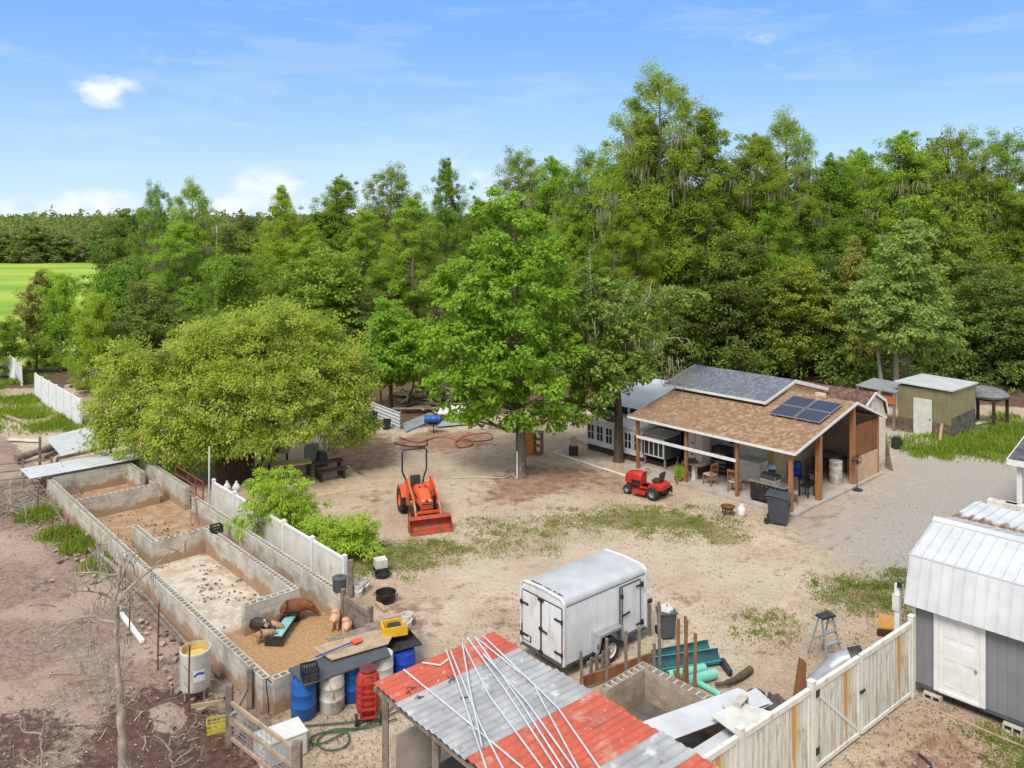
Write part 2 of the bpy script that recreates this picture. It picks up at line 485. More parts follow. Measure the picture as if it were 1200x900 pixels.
def poly_mask(X, Y, poly, soft):
    """1 inside a ground polygon, 0 outside, `soft` metres of blend"""
    inside = np.zeros(X.shape, bool); dist = np.full(X.shape, 1e9)
    n = len(poly)
    for i in range(n):
        x1, y1 = poly[i]; x2, y2 = poly[(i + 1) % n]
        cond = ((y1 > Y) != (y2 > Y))
        with np.errstate(divide='ignore', invalid='ignore'):
            xx = (x2 - x1) * (Y - y1) / (y2 - y1 + 1e-12) + x1
        inside ^= cond & (X < xx)
        dx, dy = x2 - x1, y2 - y1
        t = np.clip(((X - x1) * dx + (Y - y1) * dy) / (dx * dx + dy * dy + 1e-9), 0, 1)
        dist = np.minimum(dist, np.hypot(X - x1 - t * dx, Y - y1 - t * dy))
    sd_ = np.where(inside, dist, -dist)
    return np.clip(sd_ / soft * .5 + .5, 0, 1)

ZONES = {
 'gravel': [(gpoly([(1046, 545), (1060, 527), (1130, 537), (1320, 545), (1400, 640), (1110, 700), (1040, 690), (975, 640), (955, 622), (1010, 592), (1048, 560)]), 3.6, 1.0)],
 'grass': [(gpoly([(640, 610), (700, 594), (760, 592), (830, 602), (872, 622), (860, 638), (800, 628), (720, 620), (650, 620)]), 1.2, .80),
           (gpoly([(385, 640), (450, 632), (520, 632), (535, 650), (470, 672), (380, 680)]), 1.0, .82),
           (gpoly([(532, 606), (660, 606), (650, 640), (560, 655)]), 1.2, .52),
           (gpoly([(945, 690), (1000, 680), (1064, 668), (1064, 716), (1015, 724), (960, 712)]), .9, .75),
           (gpoly([(850, 724), (920, 712), (920, 752), (868, 756)]), .8, .50),
           (gpoly([(1068, 532), (1095, 512), (1230, 488), (1330, 520), (1210, 541), (1140, 536)]), 1.0, .95),
           (gpoly([(0, 440), (28, 448), (42, 478), (34, 506), (0, 510), (-60, 470)]), 1.2, .6),
           (gpoly([(1120, 850), (1210, 880), (1260, 930), (1150, 885)]), .5, .55),
           (gpoly([(20, 590), (50, 600), (125, 650), (110, 668), (60, 640)]), .7, .5)],
 'red': [(gpoly([(455, 515), (500, 503), (575, 505), (580, 522), (520, 532), (462, 528)]), 1.5, .9),
         (gpoly([(575, 560), (620, 543), (690, 550), (690, 572), (610, 590), (560, 590)]), 1.6, .95),
         (gpoly([(440, 690), (520, 690), (540, 740), (470, 760), (430, 720)]), 1.5, .66),
         (gpoly([(640, 545), (700, 540), (770, 566), (740, 584), (650, 572)]), 1.5, .62), (gpoly([(980, 905), (1060, 830), (1110, 835), (1210, 890), (1200, 960), (980, 960)]), 1.2, .66), (gpoly([(560, 690), (600, 690), (620, 740), (600, 780), (560, 740)]), 1.0, .6), (gpoly([(420, 560), (470, 575), (450, 620), (410, 610)]), 1.2, .6), (gpoly([(930, 600), (990, 600), (960, 640), (900, 650)]), 1.3, .58), (gpoly([(770, 690), (830, 688), (840, 706), (780, 712)]), .8, .62), (gpoly([(370, 525), (440, 500), (475, 520), (460, 545), (410, 562), (360, 560)]), 1.4, .85)],
 'mud': [(gpoly([(0, 505), (60, 560), (170, 680), (320, 838), (352, 905), (370, 1000), (-700, 1000), (-400, 700), (-120, 560)]), .9, 1.0)],
 'wet': [(gpoly([(135, 815), (190, 800), (250, 815), (265, 850), (320, 905), (330, 980), (60, 980), (90, 880)]), .7, .85),
         (gpoly([(-50, 835), (60, 825), (110, 850), (60, 900), (-60, 920)]), .5, .62)],
 'pale': [(gpoly([(174, 832), (190, 822), (214, 826), (219, 843), (205, 858), (183, 857)]), .16, 1.0)],
 'field': [(np.array([[-800, 66], [-36, 64], [-36, 130], [-44, 228], [-60, 240], [-800, 262]]), 4.0, 1.0)],
}
xs = np.concatenate([-np.geomspace(4000, 40, 34), np.arange(-39.6, 32, .23), np.geomspace(32.3, 4000, 36)])
ys = np.concatenate([[-600, -200, -60, -20, -5, 2], np.arange(6, 12.8, .5), np.arange(13, 66, .23), np.geomspace(66.4, 9000, 44)])
GX, GY = np.meshgrid(xs, ys)
nx, ny = len(xs), len(ys)
def zone(name):
    a = np.zeros(GX.shape)
    for poly, soft, k in ZONES[name]:
        a = np.maximum(a, poly_mask(GX, GY, poly, soft) * k)
    return a
def rut(pts, wd=.16):
    out_ = []
    q = [np.array(G(*p)[:2]) for p in pts]
    for off in (-.62, .62):
        L_, R_ = [], []
        for i, p in enumerate(q):
            d = q[min(i + 1, len(q) - 1)] - q[max(i - 1, 0)]; d = d / np.linalg.norm(d); n_ = np.array([-d[1], d[0]])
            L_.append(p + n_ * (off + wd)); R_.append(p + n_ * (off - wd))
        out_.append((np.array(L_ + R_[::-1]), .3, .62))
    return out_
for r_ in ([(1010, 600), (950, 640), (880, 668), (810, 690), (770, 708)], [(990, 612), (900, 640), (760, 650), (640, 652), (560, 660), (515, 640)], [(700, 690), (610, 672), (560, 690), (520, 740), (505, 780)], [(1000, 640), (960, 700), (930, 760), (900, 790)]):
    ZONES['red'] += rut(r_)
Z = {k: zone(k) for k in ZONES}
# the pen floor, and the leaf-strewn floor of the wood
pv = (GX - PEN0.x) * VX.x + (GY - PEN0.y) * VX.y
pu = (GX - PEN0.x) * UX.x + (GY - PEN0.y) * UX.y
Z['pen'] = ((pv > .05) & (pv < 3.7) & (pu > .1) & (pu < 20.2)).astype(float)
Z['straw'] = np.clip(1.3 - np.hypot((pv - 2.0) / 2.4, (pu - 2.0) / 2.4), 0, 1) * Z['pen']
Z['penw'] = np.clip((np.clip((pu - 3.6) / 1.5, 0, 1) * np.clip((11.0 - pu) / 1.2, 0, 1)) * np.clip((2.9 - pv) / .5, 0, 1), 0, 1) * Z['pen']
Z['track'] = np.maximum(poly_mask(GX, GY, gpoly([(545, 668), (600, 640), (760, 640), (900, 650), (960, 660), (960, 690), (860, 700), (790, 680), (640, 668), (560, 700)]), 3.2), poly_mask(GX, GY, gpoly([(500, 640), (560, 636), (600, 650), (560, 720), (500, 760), (480, 700)]), 2.5) * .8) * .85
wood_edge = np.interp(GX.ravel(), [-200, -44, -25, -14, -4, 4, 12, 20, 28, 40, 200], [60, 56, 57, 48, 45.5, 53, 52, 50, 52, 48, 48]).reshape(GX.shape)
Z['litter'] = np.clip((GY - wood_edge) / 4 + .5, 0, 1) * (1 - Z['field'])
n0 = fbm(GX, GY, .35, 4, 3) - .5
GZ = n0 * .05 * np.clip((GY - 10) / 6, 0, 1)
GZ += Z['mud'] * (1 - Z['pen']) * ((fbm(GX, GY, 1.3, 4, 5) - .5) * .14 - .02)
GZ += Z['wet'] * (fbm(GX, GY, 3.1, 3, 8) - .5) * .16
GZ *= (1 - Z['pen'] * .6) * (1 - Z['pale'] * .9)
far = np.clip((np.hypot(GX, GY) - 400) / 900, 0, 1)
hill = far * far * (fbm(GX, GY, .0016, 3, 21) * 30)
GZ = GZ * (1 - np.clip((np.hypot(GX, GY) - 70) / 50, 0, 1)) - .0
me = bpy.data.meshes.new("ground")
co = np.stack([GX, GY, GZ], -1).reshape(-1, 3).astype(np.float32)
me.vertices.add(nx * ny); me.vertices.foreach_set("co", co.ravel())
ii = np.arange(nx * ny).reshape(ny, nx)
fq = np.stack([ii[:-1, :-1], ii[:-1, 1:], ii[1:, 1:], ii[1:, :-1]], -1).reshape(-1, 4)
me.loops.add(fq.size); me.loops.foreach_set("vertex_index", fq.ravel().astype(np.int32))
me.polygons.add(len(fq)); me.polygons.foreach_set("loop_start", np.arange(0, fq.size, 4, dtype=np.int32))
me.update(calc_edges=True)
me.polygons.foreach_set("use_smooth", [True] * len(fq))
for an, ch in (("za", ('gravel', 'grass', 'red', 'mud')), ("zb", ('pen', 'straw', 'litter', 'wet')), ("zc", ('pale', 'field', 'penw', 'track'))):
    at_ = me.attributes.new(an, 'FLOAT_COLOR', 'POINT')
    arr = np.stack([Z[c].ravel() if c else np.zeros(nx * ny) for c in ch], -1).astype(np.float32)
    at_.data.foreach_set("color", arr.ravel())
t = MT("yard_soil")
def attr(nm):
    n_ = t.n("ShaderNodeAttribute"); n_.attribute_name = nm
    s_ = t.n("ShaderNodeSeparateColor"); t.l(n_.outputs["Color"], s_.inputs[0])
    return list(s_.outputs) + [n_.outputs["Alpha"]]
a, b, c = attr("za"), attr("zb"), attr("zc")
nb = t.noise(.33, 6, .6); nm = t.noise(2.0, 7, .65); nf = t.noise(13, 5, .7); nff = t.noise(60, 3, .6); ng = t.noise(5.2, 6, .7)
def msk(z_, n_, k=.9, lo=.42, hi=.58):
    return t.ramp(t.math('ADD', z_, t.math('MULTIPLY', t.math('SUBTRACT', n_, .5), k)), lo, hi)
sand = t.mix(t.ramp(nb, .36, .66), (.525, .435, .33), (.42, .33, .24))
sand = t.mix(t.ramp(nm, .5, .7), sand, (.34, .25, .175))
sand = t.mix(t.math('MULTIPLY', t.ramp(t.noise(.16, 6, .66, dist=.8), .48, .64), .6), sand, (.34, .245, .17))
sand = t.mix(t.math('MULTIPLY', t.ramp(ng, .52, .64), .55), sand, (.30, .215, .145))
sand = t.mix(t.math('MULTIPLY', t.ramp(nf, .52, .64), .5), sand, (.60, .52, .42))
sand = t.mix(t.math('MULTIPLY', t.ramp(nf, .45, .36), .6), sand, (.23, .165, .11))
pale_s = t.mix(t.ramp(nf, .4, .62), (.56, .475, .375), (.44, .36, .275))
pale_s = t.mix(t.math('MULTIPLY', t.ramp(nff, .5, .7), .5), pale_s, (.62, .54, .44))
sand = t.mix(t.math('MULTIPLY', msk(c[3], nm, 1.1, .25, .8), .8), sand, pale_s)
gravel = t.mix(t.ramp(nf, .35, .65), (.385, .36, .32), (.275, .255, .23))
gravel = t.mix(t.math('MULTIPLY', t.ramp(nm, .5, .68), .6), gravel, (.37, .32, .26))
gravel = t.mix(t.math('MULTIPLY', t.ramp(nff, .52, .66), .6), gravel, (.50, .475, .44))
col = t.mix(msk(a[0], nm, 1.2, .25, .7), sand, gravel)
red = t.mix(t.ramp(nm, .4, .62), (.33, .20, .135), (.21, .12, .08))
col = t.mix(t.math('MULTIPLY', msk(a[2], nm, 1.0, .35, .7), .9), col, red)
mud = t.mix(t.ramp(ng, .36, .64), (.305, .23, .175), (.20, .14, .105))
mud = t.mix(t.ramp(nb, .45, .62), mud, (.37, .285, .22))
mud = t.mix(t.math('MULTIPLY', t.ramp(nf, .56, .7), .5), mud, (.43, .36, .30))
mud = t.mix(t.math('MULTIPLY', t.ramp(nf, .43, .34), .65), mud, (.12, .075, .055))
col = t.mix(msk(a[3], nm, .5), col, mud)
wet = t.mix(t.ramp(ng, .40, .60), (.15, .085, .062), (.085, .05, .037))
wetm = msk(b[3], ng, 1.1, .36, .6)
col = t.mix(wetm, col, wet)
pen = t.mix(t.ramp(ng, .38, .62), (.47, .36, .245), (.33, .215, .13))
pen = t.mix(t.ramp(nm, .4, .66), (.33, .20, .115), (.45, .33, .225))
pen = t.mix(t.math('MULTIPLY', t.ramp(nf, .5, .66), .4), pen, (.50, .40, .29))
pen = t.mix(msk(c[2], nm, 1.1, .35, .75), pen, t.mix(t.ramp(nm, .42, .6), (.60, .545, .46), (.46, .37, .27)))
pen = t.mix(t.math('MULTIPLY', t.ramp(nf, .40, .33), .8), pen, (.14, .075, .045))
pen = t.mix(msk(b[1], nm, .5, .3, .6), pen, t.mix(t.ramp(nf, .38, .62), (.47, .30, .15), (.35, .21, .105)))
col = t.mix(b[0], col, pen)
gr = t.mix(t.ramp(ng, .4, .62), (.105, .135, .032), (.175, .17, .065))
col = t.mix(t.math('MULTIPLY', msk(a[1], ng, 1.7, .5, .64), .8), col, gr)
lit = t.mix(t.ramp(ng, .38, .62), (.15, .095, .06), (.085, .055, .036))
lit = t.mix(t.ramp(nm, .54, .68), lit, (.22, .15, .10))
col = t.mix(msk(b[2], nm, .6), col, lit)
fld = t.mix(t.ramp(t.noise(.05, 5, .6), .4, .6), (.21, .34, .032), (.30, .40, .055))
fld = t.mix(t.ramp(t.noise(.02, 7, .7, t.mapv((.35, 3.2, 1))), .5, .62), fld, (.16, .29, .03))
col = t.mix(msk(c[1], nm, .3), col, fld)
col = t.mix(msk(c[0], nm, .5, .4, .55), col, t.mix(t.ramp(nm, .4, .6), (.40, .315, .245), (.34, .26, .20)))
t.l(t.ramp(wetm, 0, 1, .92, .55), t.b.inputs["Roughness"])
hgt = t.math('ADD', t.math('ADD', t.math('MULTIPLY', ng, 1.2), t.math('MULTIPLY', nf, .7)), t.math('MULTIPLY', nff, .3))
t.bump(hgt, .8, .08)
rgh = t.ramp(wetm, 0, 1, .92, .55)
me.materials.append(t.fin(col, rgh, 0, .2))
ground = link_mesh("ground", me)
tag(ground, kind="structure")

# ------------------------------------------------------------------ leaf material and leaf geometry
def leaf_mat(name, c1, c2, trans=.3, vary=True, yellow=None):
    t = MT(name)
    g = t.n("ShaderNodeNewGeometry")
    oi = t.n("ShaderNodeObjectInfo")
    n1 = t.noise(.45, 3, .5)
    r1 = t.math('ADD', t.math('MULTIPLY', g.outputs["Random Per Island"], .65), t.math('MULTIPLY', t.ramp(n1, .35, .65), .45), True)
    col = t.mix(r1, c1, c2)
    if yellow:
        col = t.mix(t.ramp(t.math('ADD', t.noise(1.1, 2), t.math('MULTIPLY', g.outputs["Random Per Island"], .12)), .56, .70), col, yellow)
    hs_ = t.n("ShaderNodeHueSaturation")
    if vary: t.l(t.ramp(oi.outputs["Random"], 0, 1, .477, .503), hs_.inputs["Hue"])
    if vary: t.l(t.ramp(t.math('FRACT', t.math('MULTIPLY', oi.outputs["Random"], 7.13)), 0, 1, .86, 1.2), hs_.inputs["Value"])
    t.l(col, hs_.inputs["Color"])
    t.fin(hs_.outputs[0], .62, 0, .18)
    tr = t.n("ShaderNodeBsdfTranslucent")
    hv = t.n("ShaderNodeHueSaturation"); hv.inputs["Hue"].default_value = .485; hv.inputs["Value"].default_value = 1.6
    t.l(hs_.outputs[0], hv.inputs["Color"]); t.l(hv.outputs[0], tr.inputs["Color"])
    mx = t.n("ShaderNodeMixShader"); mx.inputs[0].default_value = trans
    t.l(t.b.outputs[0], mx.inputs[1]); t.l(tr.outputs[0], mx.inputs[2]); t.l(mx.outputs[0], t.out.inputs[0])
    return t.m

L_CYP = leaf_mat("cypress_foliage", (.150, .275, .026), (.245, .395, .042), .42)
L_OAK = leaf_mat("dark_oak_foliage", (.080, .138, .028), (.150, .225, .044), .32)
L_BRD = leaf_mat("broadleaf_foliage", (.135, .225, .030), (.235, .335, .05), .38)
L_MAP = leaf_mat("maple_foliage", (.150, .30, .028), (.26, .42, .048), .44, False)
L_LAU = leaf_mat("laurel_oak_foliage", (.105, .20, .034), (.20, .315, .06), .36, False, yellow=(.31, .38, .09))
L_BUSH = leaf_mat("willow_bush_foliage", (.205, .30, .038), (.325, .42, .064), .40, False, yellow=(.42, .48, .09))
L_SHRUB = leaf_mat("bright_shrub_foliage", (.25, .38, .038), (.38, .52, .065), .44, False)
L_YEL = leaf_mat("yellow_green_foliage", (.12, .245, .03), (.205, .36, .048), .36)
L_PALE = leaf_mat("pale_green_foliage", (.17, .28, .06), (.29, .41, .105), .36, False)
L_RED = leaf_mat("reddish_foliage", (.15, .195, .04), (.25, .265, .06), .25)
L_FAR = leaf_mat("far_foliage", (.10, .165, .04), (.165, .24, .055), .28)
L_GRASS = leaf_mat("grass_blades", (.115, .165, .026), (.20, .235, .055), .3, yellow=(.34, .29, .15))
L_LUSH = leaf_mat("lush_weed_blades", (.11, .205, .018), (.19, .315, .03), .35)
L_MOSS = leaf_mat("hanging_moss", (.20, .195, .14), (.29, .28, .205), .3)
L_AUT = leaf_mat("orange_brown_foliage", (.24, .13, .02), (.33, .19, .03), .25)

def unit(v): return v / (np.linalg.norm(v, axis=-1, keepdims=True) + 1e-9)

def leaf_quads(C, D_, Nn, L, W, fold=.15):
    """one diamond-shaped, slightly folded leaf (or leafy sprig) per row"""
    D_ = unit(D_); S = unit(np.cross(D_, Nn)); U = np.cross(S, D_)
    L = np.asarray(L)[:, None]; W = np.asarray(W)[:, None]
    return np.stack([C - D_ * L * .5, C + S * W * .5 + U * L * fold - D_ * L * .05, C + D_ * L * .5 - U * L * fold * .6, C - S * W * .5 + U * L * fold - D_ * L * .05], 1)

def spray(rng, centers, outward, radius, m, L, W, droop=.2, flat=.55, up=.6):
    """m leaves around each centre: a flattened tuft that leans outward"""
    k = len(centers)
    c = np.repeat(centers, m, 0); o = np.repeat(outward, m, 0); r = np.repeat(np.broadcast_to(radius, (k,)), m)[:, None]
    off = rng.normal(size=(k * m, 3)); off = unit(off) * (rng.random((k * m, 1)) ** .45)
    off[:, 2] *= flat
    pos = c + off * r + o * r * .25
    d = unit(off * .8 + o * .7 + rng.normal(size=off.shape) * .45); d[:, 2] -= droop
    n_ = rng.normal(size=off.shape) * .36 + off * .55 + o * .5; n_[:, 2] += up
    ln = L * rng.uniform(.65, 1.3, k * m); wd = W * rng.uniform(.7, 1.25, k * m)
    return leaf_quads(pos, d, n_, ln, wd)

def bend_pts(a, b_, rng):
    a, b_ = Vector(a), Vector(b_)
    return [a, (a + b_) / 2 + Vector(rng.normal(size=3) * .12) * (b_ - a).length * .5, b_]

# ------------------------------------------------------------------ grass: blades in the patches
def scatter_in(rng, poly, n):
    lo, hi = poly.min(0), poly.max(0)
    p = rng.uniform(lo, hi, (n * 2, 2))
    m_ = poly_mask(p[:, 0], p[:, 1], poly, 1.6)
    return p[rng.random(len(p)) < m_][:n]

def blades(rng, p, hgt, wid, lean=.5, z=0.0):
    k = len(p)
    base = np.concatenate([p, np.full((k, 1), z)], 1)
    d = rng.normal(size=(k, 3)) * lean; d[:, 2] = 1; d = unit(d)
    L = hgt * rng.uniform(.5, 1.3, k)
    return leaf_quads(base + d * L[:, None] * .45, d, rng.normal(size=(k, 3)), L, wid * rng.uniform(.7, 1.3, k), .08)

rng = np.random.default_rng(5)
gq, lq = [], []
def clumped(rng, poly, n, clumps, spread):
    c = scatter_in(rng, poly, clumps)
    idx = rng.integers(0, len(c), n)
    return c[idx] + rng.normal(size=(n, 2)) * spread * rng.uniform(.4, 1.2, (len(c), 1))[idx]
gp = [z[0] for z in ZONES['grass']]
for i, n, cl, sp, hh in ((0, 13000, 260, .26, .07), (1, 9000, 150, .24, .08), (2, 5000, 130, .22, .07), (3, 6000, 110, .22, .10), (4, 1700, 50, .15, .08), (7, 2500, 60, .14, .08)):
    gq.append(blades(rng, clumped(rng, gp[i], n, cl, sp), hh, .03, .9))
lq.append(blades(rng, clumped(rng, gp[5], 15000, 210, .45), .34, .05, .5))
lq.append(blades(rng, clumped(rng, gp[6], 7000, 26, .45), .38, .05, .5))
for (px, py, n, s_) in ((45, 606, 900, .35), (72, 628, 900, .3), (100, 640, 1300, .35), (128, 662, 900, .3), (35, 470, 1500, .8), (60, 500, 1200, .8), (20, 485, 1500, .9), (95, 503, 500, .4), (75, 490, 400, .3), (112, 505, 500, .3)):
    q = G(px, py); lq.append(blades(rng, np.array([[q.x, q.y]]) + rng.normal(size=(n, 2)) * s_, .34, .05, .45))
tag(link_mesh("lawn_grass", quads_mesh("lawn_grass", np.concatenate(gq), L_GRASS)), "short patchy green grass growing in the sandy yard", "grass", kind="stuff")
tag(link_mesh("tall_weeds", quads_mesh("tall_weeds", np.concatenate(lq), L_LUSH)), "lush bright green weeds growing along the yard edges", "weeds", kind="stuff")

# loose stones, leaves and chips lying on the soil
rng = np.random.default_rng(9)
k = 42000
d_ = 1 / rng.uniform(1 / 56, 1 / 14.5, k)
px_ = rng.uniform(-60, 1260, k)
q = np.stack([(px_ - 600) / F * d_, d_], 1)
ok = ~((((q[:, 0] - PEN0.x) * VX.x + (q[:, 1] - PEN0.y) * VX.y) > 0) & (((q[:, 0] - PEN0.x) * VX.x + (q[:, 1] - PEN0.y) * VX.y) < 3.7) & (((q[:, 0] - PEN0.x) * UX.x + (q[:, 1] - PEN0.y) * UX.y) > 0))
q = q[ok]; k = len(q)
sel = fbm(q[:, 0], q[:, 1], .3, 3, 31) + rng.normal(size=k) * .12 > .52
q = q[sel]; k = len(q)
nn = rng.normal(size=(k, 3)) * .35; nn[:, 2] = 1
dd = rng.normal(size=(k, 3)); dd[:, 2] *= .15
LQ = leaf_quads(np.concatenate([q, np.full((k, 1), .035)], 1), dd, nn, rng.uniform(.02, .085, k), rng.uniform(.015, .045, k), .12)
M['litter_dark'] = mat("fallen_leaf", (.16, .10, .06), (.09, .06, .04), .9)
M['litter_pale'] = mat("pale_chip", (.42, .36, .29), (.34, .28, .22), .9)
tag(link_mesh("leaf_litter", quads_mesh("leaf_litter", LQ, [M['litter_dark'], M['litter_pale']], (rng.random(k) < .22).astype(int))), "fallen leaves and pale chips strewn over the soil", "litter", kind="stuff")

# dung and mud clods on the pen floors
k = 420
vv_ = np.where(rng.random(k) < .6, rng.uniform(.9, 2.6, k), rng.uniform(.3, 3.4, k)); uu_ = rng.uniform(4.3, 16.2, k)
pp = np.stack([PEN0.x + VX.x * vv_ + UX.x * uu_, PEN0.y + VX.y * vv_ + UX.y * uu_, np.full(k, .03)], 1)
keep = fbm(pp[:, 0], pp[:, 1], .8, 3, 33) > .47
pp = pp[keep]; k = len(pp)
dd = rng.normal(size=(k, 3)); dd[:, 2] *= .15
nn = rng.normal(size=(k, 3)) * .25; nn[:, 2] = 1
M['clod'] = mat("dark_mud_clod", (.10, .06, .038), (.06, .04, .028), .95)
tag(link_mesh("mud_clods", quads_mesh("mud_clods", leaf_quads(pp, dd, nn, rng.uniform(.05, .14, k), rng.uniform(.04, .09, k), .15), M['clod'])), "dark clods of mud and dung on the pen floor", "mud", kind="stuff")

# sticks and bark bits on the mud outside the pens
rng = np.random.default_rng(15)
mb = MB()
for i in range(150):
    v_, u_ = -abs(rng.normal()) * 2.6 - .25, rng.uniform(-2.5, 19)
    p = PN(v_, u_, .04); d = Vector((rng.normal(), rng.normal(), rng.normal() * .08)).normalized() * rng.uniform(.06, .32)
    r_ = rng.uniform(.006, .022)
    mb.tube(bend_pts(p - d, p + d, rng), [r_, r_ * .8, r_ * .5], 4, int(rng.integers(0, 3)))
for i in range(150):
    v_, u_ = -abs(rng.normal()) * .5 - .35, rng.uniform(0, 18)
    s_ = rng.uniform(.05, .17); p = PN(v_, u_, .02 + s_ * .12)
    mb.box(p, (s_, s_ * rng.uniform(.5, 1), s_ * .35), rng.uniform(0, 3), int(rng.integers(1, 4)))
tag(mb.build("fallen_sticks", [M['dead_wood'], M['wood_grey'], M['wood_pale'], M['rock']]), "fallen sticks and broken bits scattered on the mud beside the pens", "sticks", kind="stuff")
# ------------------------------------------------------------------ trees
def sphere_dirs(rng, k):
    return unit(rng.normal(size=(k, 3)))

def lobe_clusters(rng, lobes, cr, dens=1.0, inner=.25):
    C, O, Rr = [], [], []
    for (x, y, z, rx, ry, rz) in lobes:
        area = 4 * PI * ((rx * ry) ** 1.6 / 3 + (rx * rz) ** 1.6 / 3 + (ry * rz) ** 1.6 / 3) ** (1 / 1.6)
        k = max(6, int(area / (cr * cr * 2.0) * dens))
        d = sphere_dirs(rng, k)
        f_ = np.where(rng.random(k) < inner, rng.uniform(.35, .75, k), rng.uniform(.74, 1.08, k) + (rng.random(k) < .1) * rng.uniform(0, .3, k))
        p = d * np.array([rx, ry, rz]) * f_[:, None] + np.array([x, y, z])
        keep = p[:, 2] > .3
        C.append(p[keep]); O.append(d[keep]); Rr.append(cr * rng.uniform(.6, 1.3, k)[keep])
    return np.concatenate(C), np.concatenate(O), np.concatenate(Rr)

def bend(p0, p1, rng, k=5, amt=.08):
    p0, p1 = np.array(p0, float), np.array(p1, float)
    L = np.linalg.norm(p1 - p0); pts = []
    o1 = rng.normal(size=3) * L * amt; 
    for i in range(k + 1):
        t_ = i / k
        q = p0 + (p1 - p0) * t_ + o1 * math.sin(PI * t_) + (rng.normal(size=3) * L * amt * .18 if 0 < i < k else 0)
        pts.append(tuple(q))
    return pts

def limbs_for(rng, mb, base_pts, lobes, r0, twigs=4):
    """limbs leave the trunk below each lobe and fork into it"""
    bp = np.array(base_pts)
    for (x, y, z, rx, ry, rz) in lobes:
        t_ = np.array([x, y, z])
        cand = np.where(bp[:, 2] < z - .25 * rz)[0]
        j = cand[np.argmin(np.linalg.norm(bp[cand] - t_, axis=1) + .35 * (z - bp[cand][:, 2]))] if len(cand) else 0
        a = bp[j]
        rr = r0 * (.55 - .32 * j / max(1, len(bp) - 1))
        lp = bend(a, t_, rng, 5, .09)
        mb.tube(lp, [rr * (1 - .13 * i) for i in range(6)], 6, caps=False)
        for q in range(twigs):
            d = unit(rng.normal(size=3) + np.array([0, 0, .4]))
            e = t_ + d * np.array([rx, ry, rz]) * rng.uniform(.6, .95)
            s_ = np.array(lp[3 + q % 3])
            mb.tube(bend(s_, e, rng, 4, .1), [rr * .34, rr * .27, rr * .2, rr * .13, rr * .06], 5, caps=False)

def lobe_tree(name, label, cat, loc, lobes, trunk_r, trunk_pts, bark, leaf, seed, cr=.6, m=46, L=.24, W=.15, dens=1.0, droop=.2, flat=.6, up=.6, inner=.3, group=None, stems=None, twigs=4, flare=True):
    rng = np.random.default_rng(seed)
    t_ = thing(name, label, cat, loc, 0, group)
    mb = MB()
    k = len(trunk_pts)
    fine = []
    for i in range(k - 1):
        for q in range(3):
            a = np.array(trunk_pts[i]) + (np.array(trunk_pts[i + 1]) - np.array(trunk_pts[i])) * q / 3
            fine.append(tuple(a))
    fine.append(tuple(trunk_pts[-1]))
    n = len(fine)
    rs = [trunk_r * (1 - .72 * i / (n - 1)) for i in range(n)]
    if flare:
        fine.insert(1, tuple(np.array(fine[0]) * .75 + np.array(fine[1]) * .25)); rs.insert(1, rs[0] * 1.02); rs[0] *= 1.5
    fine[0] = (fine[0][0], fine[0][1], -.15)
    mb.tube(fine, rs, 10, caps=False)
    for st in (stems or []):
        mb.tube(bend(st[0], st[1], rng, 6, .05), [st[2] * (1 - .1 * i) for i in range(7)], 8, caps=False)
    limbs_for(rng, mb, fine, lobes, trunk_r, twigs)
    mb.build("trunk", bark, t_, smooth=60)
    C, O, Rr = lobe_clusters(rng, lobes, cr, dens, inner)
    V = spray(rng, C, O, Rr, m, L, W, droop, flat, up)
    link_mesh("crown", quads_mesh("crown", V, leaf), t_)
    return t_

def px_lobes(bx, D, items, sh=1.0):
    """lobes measured in the photograph for a tree rooted at column bx and distance D: (px, py, rx, ry, dy)"""
    k = D / F; out_ = []
    for (px, py, rx, ry, dy) in items:
        kk = (D + dy) / F
        out_.append(((px - 600) * kk - (bx - 600) * k, dy, H - (py - YH) * kk, rx * kk * sh, (rx + ry) * .5 * kk * sh, ry * kk * sh))
    return out_

def strands(rng, C, n, L, W, sp=.35):
    idx = rng.integers(0, len(C), n)
    p = C[idx] + rng.normal(size=(n, 3)) * np.array([sp, sp, .1])
    d = rng.normal(size=(n, 3)) * .1; d[:, 2] = -1
    ln = L * rng.uniform(.4, 1.3, n)
    return leaf_quads(p + d * ln[:, None] * .5, d, rng.normal(size=(n, 3)), ln, W * rng.uniform(.6, 1.3, n), .05)

